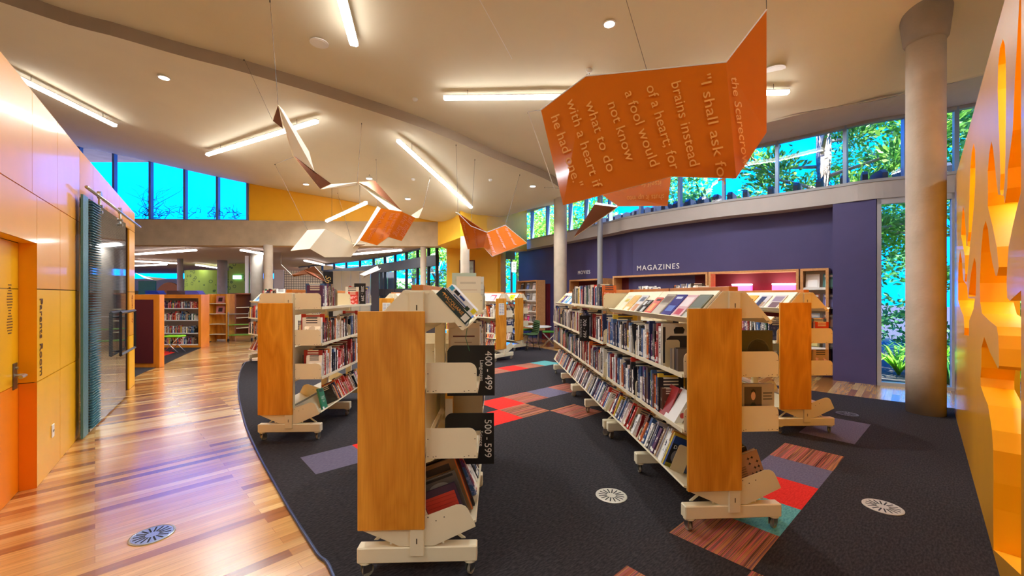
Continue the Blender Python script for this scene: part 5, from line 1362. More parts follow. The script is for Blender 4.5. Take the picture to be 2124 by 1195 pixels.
D4 = [(.10,.20,.225,[(214,206,196),(.1,.45,.1,.9,(150,130,140)),(.5,.9,.2,.9,(120,90,80))],'pale mosaic cover on the far right display nearest its panel'),
      (.36,.19,.22,[(206,196,190),(.1,.9,.1,.6,(60,60,70)),(.5,.9,.5,.9,(170,140,100))],'dark and tan cover on the far right display'),
      (.62,.20,.22,[(240,170,40),(.3,.6,.2,.8,(40,34,30)),(.7,.9,.1,.5,(250,230,190))],'orange cover with dark bird on the far right display'),
      (.95,.18,.22,[(230,224,220),(.1,.5,.2,.8,(190,60,60))],'white and red cover on the far right display'),
      (1.25,.18,.22,[(180,190,206),(.1,.5,.2,.8,(90,100,140))],'pale blue cover at the far end of the far right display')]
for (y,w,h,c,lb_) in D4: display_item(M4a,-1,y+w,w,h,.012,c,lb_)
for i in range(7):
    c = [(206,90,80),(60,110,190),(236,232,226),(120,170,200),(196,196,190),(90,60,110),(220,180,90)][i]
    display_item(M3c,-1,.15+i*.23+.16,.16,.21,.012,[c,(.2,.6,.2,.8,tuple(min(255,x+50) for x in c))],'%s cover on the farthest sloped display of the long row' % ['coral','mid blue','white','sky blue','light grey','purple','mustard'][i])
for i in range(6):
    c = [(226,60,80),(240,240,236),(240,206,40),(80,130,200),(150,200,120),(240,150,60)][i]
    display_item(M7,-1,.10+i*.28+.18,.18,.22,.012,[c,(.2,.6,.2,.8,(236,232,228))],'%s cover on the distant angled display behind the nearest bookcase' % ['crimson','white','yellow','blue','light green','orange'][i])
for i in range(3):
    c = [(240,214,40),(236,232,228),(200,196,190)][i]
    display_item(M8,-1,.10+i*.3+.18,.18,.22,.012,[c,(.3,.6,.3,.7,(120,170,60))],'%s cover on the display above the green chair' % ['bright yellow','white','pale grey'][i])
for i in range(4):
    c = [(210,216,236),(236,232,226),(120,140,200),(226,222,214)][i]
    display_item(M6,-1,.10+i*.3+.18,.18,.22,.012,[c,(.3,.6,.3,.7,(96,110,180))],'%s cover on the distant display left of the notice' % ['pale lilac','white','cornflower','off-white'][i])
for i in range(3):
    c = [(120,196,236),(96,170,226),(150,206,240)][i]
    display_item(M5,-1,.98+i*.25+.18,.18,.22,.012,[c,(.3,.6,.3,.7,(60,80,140))],'%s cover on the display at the timber path' % ['sky blue','azure','pale blue'][i])
# notices on the distant end panels
for M, lb_ in ((M7,'white printed notice taped on the angled plywood end panel'),(M6,'white printed notice on the distant plywood end panel')):
    e = empty('notice', (0,0,0)); e.matrix_world = M @ Matrix.Translation((-.14,-.054,1.24)); tag(e, lb_, 'notice')
    m = MB(); m.box(-.10,.10,-.0012,0,-.14,.14); m.build('paper_sheet', PAPER, e)
    m = MB()
    for i in range(7):
        for j in (-1,1): m.box(j*.045-.035,j*.045+.035,-.0018,-.0013,-.12+i*.036,-.12+i*.036+.012)
    m.build('printed_lines', mat('printed_grey', S((120,124,160)), .6), e)
# green book in the lower tray of the left bookcase
flat_book(M2 @ Matrix.Translation((.31,.10,.30)) @ Matrix.Rotation(PI/2,4,'Z') @ Matrix.Rotation(-.32,4,'X') @ Matrix.Rotation(.15,4,'Y'), .125, .24, .02, (34,130,96), 'green LET book standing alone in the left bookcase low tray', [('t',.062,.13,.05,'LET',(235,240,230)),('t',.062,.09,.03,'FLY',(235,240,230)),('r',.02,.1,.20,.23,(20,70,56)),('r',.0,.04,.0,.03,(240,240,240))])
flat_book(on_case(M2,.20,.06,1.054), .13, .20, .02, (222,206,196), 'pinkish back cover at the end of the left bookcase upper shelf', [('r',.015,.115,.03+.014*i,.034+.014*i,(150,130,126)) for i in range(3)] if False else [('r',.015,.115,.04,.044,(150,130,126)),('r',.015,.115,.06,.064,(150,130,126)),('r',.015,.115,.08,.084,(150,130,126)),('r',.015,.10,.14,.144,(150,130,126))])
flat_book(on_case(M2,.10,.06,.684), .22, .23, .03, (38,38,54), 'dark navy back cover at the end of the left bookcase middle shelf', [('r',.01,.2,.05+.012*i,.053+.012*i,(80,84,110)) for i in range(8)])
flat_book(on_case(M2,.16,.42,1.454), .15, .20, .03, (46,46,96), 'navy book end-on behind the cream plate on the left bookcase top')
# tall white and green folders on the nearest case's second bay top
for i,(c,h,x,lb_) in enumerate([((196,214,196),.315,.07,'tall pale green bordered book on the nearest bookcase top'),((232,222,200),.285,.11,'cream printed cover before the green bordered book'),((226,222,214),.29,.16,'white cover at the right of the nearest bookcase top')]):
    flat_book(on_case(M1,x,1.10-.03*i+(.0 if i < 2 else .2),1.453), .20 if i < 2 else .17, h, .022, c, lb_, [('r',.02,.17,h*.45,h*.46,(170,120,96)),('r',.02,.17,h*.6,h*.61,(170,120,96)),('r',.03,.16,h*.78,h*.84,(206,196,176))])
# ------------------------------------------------------------------ hanging folded sheets
OSHEET = mat('orange_sheet', S((212,108,16)), .09, coat=.2)
BSHEET = mat('copper_sheet', S((128,72,38)), .2, metal=.6, coat=.4)
def sheet(name, verts, faces, label, hang=(), th=.008, mats=None, parent=None):
    """verts: pixel + distance; faces: (indices, front material index, back material index)"""
    V = [P(*v) if v[2] is not None else None for v in verts]
    for _ in range(3):
        for f in faces:
            kn = [i for i in f[0] if V[i] is not None]
            if len(kn) >= 3:
                o_ = V[kn[0]]; nn_ = (V[kn[1]]-o_).cross(V[kn[2]]-o_)
                for i in f[0]:
                    if V[i] is None:
                        d = P(verts[i][0],verts[i][1],1.0)-EYEPT; V[i] = EYEPT+d*((o_-EYEPT).dot(nn_)/d.dot(nn_))
    mats = mats or [OSHEET, SHEETW, BSHEET]
    nrm = [Vector() for _ in V]
    for f in faces:
        ids = f[0]; n = Vector()
        for i in range(len(ids)):
            a, b = V[ids[i]], V[ids[(i+1) % len(ids)]]; n += (a-EYEPT).cross(b-EYEPT)*0+a.cross(b)
        n.normalize()
        c = sum((V[i] for i in ids), Vector())/len(ids)
        if n.dot(c-EYEPT) < 0: n = -n
        for i in ids: nrm[i] += n
    nrm = [n.normalized() if n.length else n for n in nrm]
    m = MB(); N = len(V); m.v = [tuple(v) for v in V]+[tuple(v+n*th) for v, n in zip(V, nrm)]
    edges = {}
    for f in faces:
        ids = f[0]
        for k in range(1, len(ids)-1):
            m.f.append((ids[0],ids[k],ids[k+1])); m.m.append(f[1]); m.f.append((N+ids[0],N+ids[k+1],N+ids[k])); m.m.append(f[2])
        for i in range(len(ids)):
            a, b = ids[i], ids[(i+1) % len(ids)]; k = (min(a,b), max(a,b)); edges[k] = edges.get(k,0)+1
    for (a, b), c in edges.items():
        if c == 1: m.f.append((a,b,N+b,N+a)); m.m.append(1)
    o = m.build(name, mats, parent)
    if label: tag(o, label, 'hanging sheet')
    for (vi, px, py) in hang:
        w = MB(); a = V[vi]; t = on_ceiling(px,py)
        w.tube([a,t], .0024, 6); w.tube([t-Vector((0,0,.03)), t+Vector((0,0,.004))], .008, 8); w.build('hanging_wire', WIRE, o)
    return o, V
def sheet_text(o, a, b, c, lines, size, color=GOLDTX, name='sheet_lettering'):
    """text block on the plane through a (origin), b (text direction), c (line direction)"""
    a, b, c = Vector(a), Vector(b), Vector(c); M_ = basis(a, b-a, a-c)
    if (M_ @ Vector((0,0,1))-a).dot(EYEPT-a) < 0:      # lettering must face the room
        pass
    for i, t in enumerate(lines):
        me = text_mesh(t, size, color, .001, name, align='LEFT'); q = inst(name, me, o)
        q.matrix_world = M_ @ Matrix.Translation((0, -i*size*1.28, .012))
    return M_
_b1, _b2, _b5 = P(1215,158,3.0), P(1168,426,3.02), P(1527,370,2.74)
_bn = (_b5-_b1).cross(_b2-_b1).normalized()
def big_Y(px, py):
    d = P(px,py,1.0)-EYEPT; return (_b1-EYEPT).dot(_bn)/d.dot(_bn)
BIGTX = mat('amber_quote_lettering', S((240,170,80)), .4)
big, V = sheet('hanging_sheet', [(1122,228,big_Y(1122,228)+.03),(1215,158,3.0),(1168,426,3.02),(1506,129,big_Y(1506,129)),(1393,366,big_Y(1393,366)),(1527,370,2.74),(1590,20,2.95),(1590,275,2.98)],
    [((0,1,2),0,1),((1,3,5,4,2),0,1),((3,6,7,5),0,1)], 'large glossy orange folded sheet printed with a quotation, hanging at upper right', [(6,1588,-60),(0,1095,232),(1,1222,150)])
def rim(o, pts, r=.005):
    m = MB(); m.tube(pts, r, 6); m.build('white_rim', WHITE, o)
rim(big, [V[0],V[1],V[3],V[6]])
# quotation: lines run down the sheet, first line at the right
pl_n = (V[5]-V[1]).cross(V[2]-V[1]).normalized()
def on_big(px, py):
    d = P(px,py,1.0)-EYEPT; t = (V[1]-EYEPT).dot(pl_n)/d.dot(pl_n); return EYEPT+d*t
LN = [('"I shall ask for',(1460,155),(1500,385),.1),('brains instead',(1400,170),(1440,345),.1),('of a heart; for',(1348,178),(1400,352),.1),('a fool would',(1303,190),(1358,345),.1),('not know',(1268,212),(1308,334),.1),('what to do',(1222,212),(1268,356),.1),('with a heart if',(1183,208),(1240,390),.1),('he had one."',(1150,240),(1200,388),.1)]
for t, p0, p1, s in LN:
    a, b = on_big(*p0), on_big(*p1); x = (b-a).normalized(); n_ = pl_n if pl_n.dot(EYEPT-a) > 0 else -pl_n; y = n_.cross(x)
    me = text_mesh(t, .095, BIGTX, .0004, 'sheet_lettering', align='LEFT', shear=0)
    w = max(v.co.x for v in me.vertices); q = inst('sheet_lettering', me, big)
    M_ = Matrix(((x.x,y.x,n_.x,0),(x.y,y.y,n_.y,0),(x.z,y.z,n_.z,0),(0,0,0,1))); q.matrix_world = Matrix.Translation(a+n_*.012) @ M_ @ Matrix.Diagonal(((b-a).length/w, 1.0, 1, 1))
# right facet line
n3 = (V[6]-V[3]).cross(V[5]-V[3]).normalized(); n3 = n3 if n3.dot(EYEPT-V[3]) > 0 else -n3
def on_pl(px, py, o_, n): d = P(px,py,1.0)-EYEPT; t = (o_-EYEPT).dot(n)/d.dot(n); return EYEPT+d*t
for t, p0, p1 in (('the Scarecrow,',(1522,160),(1548,350)),('said',(1556,190),(1566,250))):
    a, b = on_pl(*p0,V[3],n3), on_pl(*p1,V[3],n3); x = (b-a).normalized(); y = n3.cross(x)
    if t == 'said': continue
    me = text_mesh(t, .095, BIGTX, .0004, 'sheet_lettering', align='LEFT'); w = max(v.co.x for v in me.vertices); q = inst('sheet_lettering', me, big)
    q.matrix_world = Matrix.Translation(a+n3*.002) @ Matrix(((x.x,y.x,n3.x,0),(x.y,y.y,n3.y,0),(x.z,y.z,n3.z,0),(0,0,0,1))) @ Matrix.Diagonal(((b-a).length/w,1,1,1))
o2, V2 = sheet('hanging_sheet', [(1240,398,3.35),(1396,330,3.15),(1385,427,3.2),(1282,427,3.3),(1236,420,3.6),(1280,412,3.3),(1279,430,3.28),(1233,424,3.5),(1190,492,3.7)],
    [((0,1,2,3),0,1),((4,3,6,7),1,1),((7,6,8),2,1)], 'smaller orange sheet with upside-down lettering below the big one, with a brown pointed flap', [(0,1130,388),(1,1290,-30)])
n4 = (V2[1]-V2[3]).cross(V2[2]-V2[3]).normalized(); n4 = n4 if n4.dot(EYEPT-V2[3]) > 0 else -n4
for t, p0, p1 in (('itself for all',(1372,380),(1306,384)),('shuts it up into',(1378,408),(1300,412))):
    a, b = on_pl(*p0,V2[3],n4), on_pl(*p1,V2[3],n4); x = (b-a).normalized(); y = n4.cross(x)
    me = text_mesh(t, .06, GOLDTX, .0004, 'sheet_lettering', align='LEFT'); w = max(v.co.x for v in me.vertices); q = inst('sheet_lettering', me, o2)
    q.matrix_world = Matrix.Translation(a+n4*.003) @ Matrix(((x.x,y.x,n4.x,0),(x.y,y.y,n4.y,0),(x.z,y.z,n4.z,0),(0,0,0,1))) @ Matrix.Diagonal(((b-a).length/w,1,1,1))
sheet('hanging_sheet', [(577,217,4.4),(588,229,4.6),(641,314,5.0),(652,355,5.1),(608,322,4.8),(566,251,4.5),(587,267,4.7),(687,381,5.4),(664,392,5.2)],
    [((0,1,2,3,4),1,1),((0,5,6),2,2),((4,3,7,8),2,1)], 'long narrow twisted cream and copper strip hanging upper left of centre', [(0,560,0),(5,506,122),(2,571,340)])
sheet('hanging_sheet', [(664,393,5.6),(687,382,5.7),(741,378,5.9),(738,384,5.9),(778,375,6.0),(834,438,5.7),(810,437,5.6),(762,386,5.8)],
    [((0,1,2,3),1,1),((2,4,5,7),2,1),((2,7,5,6),1,1)], 'thin cream blade and copper strip bending down to the tilted orange sheet', [(2,750,255),(4,766,362)])
def orange_lines(o, V, ids, p_list, size=.045):
    a0 = V[ids[0]]; n = (V[ids[1]]-a0).cross(V[ids[2]]-a0).normalized(); n = n if n.dot(EYEPT-a0) > 0 else -n
    for t, p0, p1 in p_list:
        a, b = on_pl(*p0,a0,n), on_pl(*p1,a0,n); x = (b-a).normalized(); y = n.cross(x)
        me = text_mesh(t, size*2.2, mat('amber_lettering', S((214,120,60)), .4), .0004, 'sheet_lettering', align='LEFT'); w = max(v.co.x for v in me.vertices); q = inst('sheet_lettering', me, o)
        q.matrix_world = Matrix.Translation(a+n*.006) @ Matrix(((x.x,y.x,n.x,0),(x.y,y.y,n.y,0),(x.z,y.z,n.z,0),(0,0,0,1))) @ Matrix.Diagonal(((b-a).length/w,1,1,1))
o5, V5 = sheet('hanging_sheet', [(790,432,5.3),(833,439,5.15),(861.6,452,5.3),(833,500,None),(806,491.6,5.0),(782,508.7,None),(746,498.7,None),(783,427.6,5.45),(732,513,None),(878,430,5.5),(868.7,452,5.4),(853,446.5,5.35)],
    [((0,1,4,5,6),0,1),((1,2,3,4),0,1),((7,0,6,8),1,1),((11,9,10,2),1,1)], 'tilted orange sheet with lettering and white edge at picture centre left', [(9,892,368),(7,780,330)])
orange_lines(o5, V5, (0,1,5), [('and the moon',(800,440),(765,498)),('had silver on',(816,442),(790,496)),('the water and',(827,443),(806,486))])
orange_lines(o5, V5, (1,2,3), [('she sang',(842,448),(820,490)),('all night',(853,452),(832,492))])
sheet('hanging_sheet', [(602.7,520,None),(638,477,5.75),(675,475,5.4),(642.5,516,5.3),(731,507,5.6),(674,534,None),(728,533,None),(746,511.5,None),(759,507,5.4)],
    [((0,1,2,3),1,1),((2,4,7,6,5,3),1,1),((4,8,7),2,1)], 'large cream folded sheet hanging low before the concrete beam', [(1,570,340),(4,700,400)])
o7, V7 = sheet('hanging_sheet', [(950,442,5.6),(977,469,5.5),(1010,482,5.3),(1003,513,None),(970,517,None),(1048,467.4,5.6),(1093.4,504.4,5.5),(1021,532,None),(944,441,5.7),(971,463,5.6)],
    [((0,1,2,3,4),0,1),((2,5,6,7,3),0,1),((8,0,1,9),1,1)], 'orange winged sheet with lettering hanging in front of the yellow bulkhead', [(1,985,330),(5,1078,362),(0,946,300)])
rim(o7, [V7[0],V7[1],V7[2],V7[5],V7[6]], .006)
orange_lines(o7, V7, (2,5,7), [('and every word',(1012,486),(1025,524)),('was carried away',(1030,478),(1048,516)),('by the wind',(1050,474),(1068,508))], .03)
orange_lines(o7, V7, (0,1,4), [('then the',(962,460),(972,505)),('bird flew',(985,475),(990,510))], .03)
sheet('hanging_sheet', [(583,549,8.6),(605,570,8.3),(630,560,8.3),(652,552,8.2),(670,572,8.0),(675,585,8.1),(640,569,8.2),(609,574,8.3)],
    [((0,1,7),1,1),((1,2,6,7),2,2),((2,3,4,5,6),2,2)], 'small distant copper folded sheet hanging before the patterned screens', [(0,583,512)])
sheet('hanging_sheet', [(746,569,7.6),(783,551,7.7),(790,557,7.6),(752,578,7.5),(756,572,7.4),(787,560,7.5)],
    [((0,1,5,4),1,1),((4,5,2,3),2,2)], 'small distant cream and brown fin hanging before the dark partition', [(1,783,512)])
sheet('hanging_sheet', [(281,566,20),(300,573,20),(325,582,20),(345,578,20),(318,573,20),(300,577,19)], [((0,1,5),1,1),((1,3,2,5),1,1)], 'faint cream sheet hanging far back at left in the green room')
# thin white cords seen before the ceiling
for i,(a,b) in enumerate([((995,0),(1062,122)),((1095,232),(1150,392))]):
    m = MB(); m.tube([P(*a,3.0), P(*b,3.6)], .0035, 6); tag(m.build('white_cord', WHITE), ['thin white cord crossing the upper middle ceiling','thin white cord left of the big orange sheet'][i], 'cord')
# ------------------------------------------------------------------ round floor grates
def grate(px, py, r, label, col, z=.0125, spokes=16):
    p = G(px,py,z); e = empty('floor_grate', (p.x,p.y,z), R.uniform(0,.3), label, 'floor grate')
    m = MB(); m.lathe([(r,0),(r,.004),(r*.93,.006),(r*.90,.0045),(0,.0045)], 48); m.build('grate_disc', col, e, smooth=False)
    for k in range(spokes):
        q = MB(); q.box(-.0045,.0045,r*.30,r*.82,.0046,.0054,0,Matrix.Rotation(2*PI*k/spokes,4,'Z')); q.build('slot', GAPB, e)
GAPB = mat('slot_black', S((24,24,26)), .8)
GM = mat('grate_metal', S((196,188,170)), .45, metal=.3)
grate(1268,1028.5,.121,'round floor grate in the carpet between the nearest two bookcases', GM)
grate(1831,1052,.121,'round floor grate in the carpet at lower right', GM)
grate(316,1110,.121,'round steel floor grate in the timber path', mat('steel_grate', S((170,176,182)), .25, metal=.8), z=.001)
grate(1757,859,.121,'dark round floor grate beside the thick column', mat('dark_grate', S((90,88,96)), .5, metal=.3))
# ------------------------------------------------------------------ chair, tables, stools
def green_chair(x, y, rz, label):
    e = empty('chair', (x,y,.012), rz, label, 'chair')
    GR = mat('olive_green_fabric', S((64,92,52)), .8, bump=.4, bscale=200)
    # seat and back shell
    prof = [(-.21,.47),(-.16,.445),(.0,.43),(.14,.44),(.19,.48),(.215,.56),(.235,.70),(.25,.85)]
    m = MB(); n = len(prof)
    for k, (yy, zz) in enumerate(prof):
        w = .235 if k < 5 else .225-.02*(k-5)
        for j in range(9):
            u = -1+j/4; m.v.append((u*w, yy-.05*u*u*(1 if k >= 4 else .2), zz+.03*u*u*(1 if k < 4 else 0)))
    for k in range(n-1):
        for j in range(8): q = k*9+j; m.f.append((q,q+1,q+10,q+9)); m.m.append(0)
    seat = m.build('seat_shell', GR, e, smooth=True, fix=False); s_ = seat.modifiers.new('s','SOLIDIFY'); s_.thickness = .03; sb_ = seat.modifiers.new('b','SUBSURF'); sb_.levels = 1; sb_.render_levels = 1
    for k in range(6):
        c = MB(); z0 = .52+k*.052; yy = .205+.035*(z0-.5)/.3
        c.tube([(-.2,yy-.055,z0),(-.1,yy-.022,z0),(0,yy-.012,z0),(.1,yy-.022,z0),(.2,yy-.055,z0)], .016, 8); c.build('back_channel', GR, e, smooth=True)
    for sx in (-1,1):
        for sy in (-1,1):
            l = MB(); l.tube([(sx*.15,sy*.12,.44),(sx*.23,sy*.22,.0)], .009, 8); l.build('leg', BLACK, e, smooth=True)
    return e
p = G(1100,728); green_chair(p.x, p.y+.15, math.radians(-70), 'olive green upholstered chair with thin black legs beside the distant bookcases')
p = G(1128,700); TX, TY = p.x, 14.0
for (x, y, lb_) in ((.85,13.2,'low round white table by the pale column'),):
    e = empty('side_table', (x,y,0), 0, lb_, 'table'); m = MB(); m.lathe([(0,.55),(.42,.55),(.43,.565),(.42,.58),(0,.58)], 36); m.build('tabletop', WHITE, e)
    m = MB(); m.lathe([(.025,.02),(.025,.55)], 12); m.build('table_stem', CHROME, e); m = MB(); m.lathe([(0,0),(.25,0),(.25,.015),(.03,.025)], 28); m.build('table_base', CHROME, e)
def stool(x, y, rz, label, col, top='green_seat', z=0, h=.46):
    e = empty('folding_stool', (x,y,z), rz, label, 'stool')
    m = MB(); m.bev(-.22,.22,-.17,.17,h-.03,h+.02,.02); m.build('seat', mat(top, col, .7), e)
    for sy in (-.15,.15):
        for s in (-1,1):
            l = MB(); l.tube([(s*.2,sy,.01),(-s*.2,sy,h-.03)], .011, 8); l.build('leg', CHROME, e, smooth=True)
    return e
stool(.45,13.4,.2,'left green crossed-leg stool by the low white table',S((60,130,40)))
stool(1.15,12.6,-.1,'right green crossed-leg stool by the low white table',S((60,130,40)))
# ------------------------------------------------------------------ wall shelving in the purple wall
def wall_unit(pxa, pxb, z0, z1, kind, label, off=-.02, depth=.36):
    """cabinet between two pixel columns on the wall line (pxa left, pxb right)"""
    a, na, ta = w_at(pxa); b, nb, tb = w_at(pxb); a = a+na*off; b = b+nb*off
    d = (b-a); L = d.length; d.normalize(); n = Vector((-d.y,d.x,0)); 
    if n.dot(na) < 0: n = -n
    e = empty('display_shelving', (a.x,a.y,0), 0, label, 'shelving'); M_ = Matrix(((d.x,n.x,0,0),(d.y,n.y,0,0),(0,0,1,0),(0,0,0,1)))
    fr = MB(); t = .045
    fr.box(0,t,0,depth,z0,z1,0,M_); fr.box(L-t,L,0,depth,z0,z1,0,M_); fr.box(t,L-t,0,depth,z1-t,z1,0,M_); fr.box(t,L-t,0,depth,z0,z0+t,0,M_); fr.build('cabinet_frame', OAK, e)
    bk = MB(); bk.box(t,L-t,depth-.02,depth,z0+t,z1-t,0,M_); bk.build('back_panel', DARKRED if kind == 'red' else WHITE, e)
    W4 = (Matrix.Translation(e.location) @ M_)
    if kind != 'red':
        k = 0; zz = z0+.25
        while zz < z1-.3:
            s = MB(); s.box(t,L-t,.03,depth-.02,zz,zz+.02,0,M_); s.box(t,L-t,.02,.03,zz,zz+.045,0,M_); s.build('shelf', WHITE, e)
            zz += .38
    return e, W4, L
e, W4, L = wall_unit(1660, 1719, .3, 2.1, 'white', 'narrow white magazine shelving at the right end of the purple wall niche')
zz = .55; rowi = 0
mags = [('olive',(120,110,60)),('black and white',(60,56,60)),('pale blue',(150,170,190)),('brown',(110,70,50)),('rust',(150,80,60)),('lilac',(90,90,150)),('white',(230,226,220)),('teal',(60,110,110)),('dark',(40,40,50))]
def magazine(W4, x, zz, w, h, c, label, group=None, tilt=-.22, y=.10):
    m = MB(); m.box(0,w,0,.006,0,h,0); m.box(w*.15,w*.85,-.0012,0,h*.12,h*.62,1); m.box(w*.1,w*.9,-.0012,0,h*.78,h*.92,2)
    o = m.build('magazine', [mat('mag_%d_%d_%d' % c, S(c), .3), mat('mag2_%d_%d_%d' % c, S(tuple(min(255,int(v*1.5)+25) for v in c)), .3), WHITE])
    o.matrix_world = W4 @ Matrix.Translation((x,y,zz)) @ Matrix.Rotation(tilt,4,'X'); return tag(o, label, 'magazine', group)
k = 0; RN = ['lowest','second','third','top']
shelf_z = [.55,.93,1.31,1.69]
for ri, zz in enumerate(shelf_z):
    for j in range(2):
        nm, c = mags[k % len(mags)]; k += 1
        magazine(W4, .07+j*.27, zz+.022, .22, .29, c, '%s magazine, %s one on the %s shelf beside the purple pier' % (nm, ['left','right'][j], RN[ri]))
e, W4, L = wall_unit(1470, 1657, .3, 2.1, 'red', 'dark red lined niche shelving with pink glowing panels right of the MAGAZINES sign')
for f0, f1, lb_ in ((.27,.52,'left pink glowing panel in the red-lined niche'),(.72,.995,'right pink glowing panel in the red-lined niche')):
    m = MB(); m.bev(L*f0,L*f1-.05,.10,.30,1.35,1.80,.01); m.bev(L*f0,L*f1-.05,.08,.30,1.80,1.825,.005,1)
    o = m.build('light_panel', [PINK, mat('pink_white_tube', (1,.9,1), .5, emit=(1,.85,.95), estr=5)]); o.matrix_world = W4; tag(o, lb_, 'light panel')
s = MB(); s.box(.045,L-.045,.02,.34,1.31,1.345); o = s.build('shelf', OAK, e); o.matrix_parent_inverse = Matrix.Identity(4); o.matrix_local = Matrix.Translation((-0,0,0)) @ W4.to_3x3().to_4x4()
wall_unit(1272, 1468, .3, 2.1, 'red', 'dark red lined niche shelving under the MAGAZINES sign')
wall_unit(1182, 1252, .3, 2.06, 'red', 'dark niche shelving between the pale column and the steel post')
e, W4, L = wall_unit(1086, 1128, .35, 2.1, 'white', 'white magazine shelving beside the dark red curtain, behind the green chair', off=-.3)
for ri, zz in enumerate([.62+.0,1.0,1.38,1.76]):
    if zz > 1.7: zz = 1.74
    for j in range(3):
        nm, c = [('grey',(150,140,140)),('magenta',(170,40,110)),('black',(50,46,50)),('sepia',(120,80,60)),('rose',(190,120,120)),('brown',(110,80,60)),('tan',(160,120,90)),('slate',(90,100,120)),('white',(220,220,216)),('dark',(40,40,50)),('blue',(70,90,140)),('grey',(150,140,140))][(ri*3+j) % 12]
        magazine(W4, .08+j*max(.2,(L-.14)/3), [.60,.98,1.36,1.74][ri]+.022, .2, .27, c, '%s magazine, %s of three on the %s white shelf behind the green chair' % (nm, ['left','middle','right'][j], RN[ri]))
cu = MB(); p = P(1139,640,14.6)
for i in range(9): cu.lathe([(.05,0),(.05,1.98)], 10, 0, Matrix.Translation((p.x-.25+i*.07,p.y,0)))
cu = MB(); pts = [(p.x-.26+i*.02, p.y+.02*math.sin(i*1.1)) for i in range(30)]; 
for a, b in zip(pts, pts[1:]): cu.add([(a[0],a[1],.02),(b[0],b[1],.02),(b[0],b[1],1.98),(a[0],a[1],1.98)], [(0,1,2,3)])
tag(cu.build('curtain', mat('dark_red_curtain', S((110,16,30)), .8), smooth=True, fix=False), 'dark red curtain panel left of the pale column', 'curtain')

# ------------------------------------------------------------------ low orange bookcase and felt-fronted block at left
OR = wood_mat('orange_veneer', S((220,126,20)), S((238,148,40)), (2,2,.6))
H_ = 1.60
blk1 = empty('felt_block', (-7.70,8.95,0), 0, 'orange low block with a dark red felt front just past the panelled wall', 'partition')
f = MB(); f.bev(-1.1,0,0,.13,0,H_,.006); f.build('block_body', OR, blk1)
f = MB(); f.box(-1.0,-.13,-.012,-.001,.10,H_-.11); f.build('felt_panel', DARKRED, blk1)
blk = empty('low_bookcase', (-11.6,12.3,0), 0, 'low orange bookcase with four filled shelves behind the green-topped stool at left', 'bookcase')
LW = 2.27
W4 = Matrix.Translation(blk.location)
f = MB(); f.bev(LW-.09,LW,0,.34,0,H_,.006); f.build('right_end', OR, blk)
f = MB(); f.bev(0,.2,0,.34,0,H_,.006); f.build('left_end', OR, blk)
f = MB(); f.box(.2,LW-.09,0,.34,H_-.11,H_); f.build('top_board', OR, blk)
f = MB(); f.box(.2,LW-.09,0,.34,0,.07); f.build('plinth', OR, blk)
f = MB(); f.box(.2,LW-.09,.32,.34,.07,H_-.11); f.build('back_panel', mat('grey_back_panel', S((190,178,172)), .6), blk)
for z in (.10,.44,.83,1.19):
    f = MB(); f.box(.2,LW-.09,.04,.32,z-.025,z); f.build('shelf', WHITE, blk)
    fill_shelf(W4 @ Matrix.Translation((.9,.09,z)), LW-1.14, .22, .28, ('low','low orange bookcase',0), .1, hmean=.185, pal=PAL, dens=.98)
for b in [q for q in BOOKS if q['where'][1] == 'low orange bookcase']: bulk_add(b)
BOOKS[:] = [q for q in BOOKS if q['where'][1] != 'low orange bookcase']
for i,(x, c, lb_) in enumerate([(.55,(40,70,190),'blue folder pile'),(1.2,(90,60,60),'pile of brown books'),(1.75,(96,90,200),'pile of violet books')]):
    m = MB(); 
    for k in range(3): m.bev(x,x+.42-.03*k,.04,.3,H_+.04*k+.001,H_+.04*k+.038,.003)
    o = m.build('book_pile', mat('pile_%d' % i, S(c), .5)); o.matrix_world = W4; tag(o, 'small %s lying on top of the low orange bookcase' % lb_, 'books')
stool(-9.2,11.15,.15,'bright green topped crossed-leg stool in front of the low orange bookcase',S((130,200,30)),'lime_seat',0.008,.46)
ch = MB(); 
e = empty('dark_chair', (-8.35,8.35,0), .4, 'dark chair half hidden behind the panelled wall end', 'chair')
for nm_, bx_ in (('seat',(-.2,.2,-.2,.2,.43,.47)),('backrest',(-.2,.2,.18,.21,.5,.85))):
    m = MB(); m.bev(*bx_,.01); m.build(nm_, BLACK, e)
for sx in (-.18,.18):
    for sy in (-.18,.18):
        m = MB(); m.tube([(sx,sy,0),(sx*.9,sy*.9,.45)], .012, 8); m.build('leg', BLACK, e)
# second carpet patch by the low bookcase
cp2 = MB(); q = [G(268,788),G(300,772),G(341,756),G(385,735),G(430,716),G(462,686)]; q2 = [Vector((-11.6,15,0)),Vector((-14,15,0)),Vector((-14,7.3,0)),Vector((-7.2,7.25,0))]
cp2.prism([(v.x,v.y) for v in q+q2], 0, .008, 'z', 0); t0 = G(352,742); 
cp2.add([(t0.x-.9,t0.y+.4,.0085),(t0.x-.3,t0.y+.1,.0085),(t0.x-.6,t0.y+.9,.0085),(t0.x-1.2,t0.y+1.2,.0085)], [(0,1,2,3)], 1)
struct(cp2.build('floor_carpet_far', [C_DARK,C_RED]))
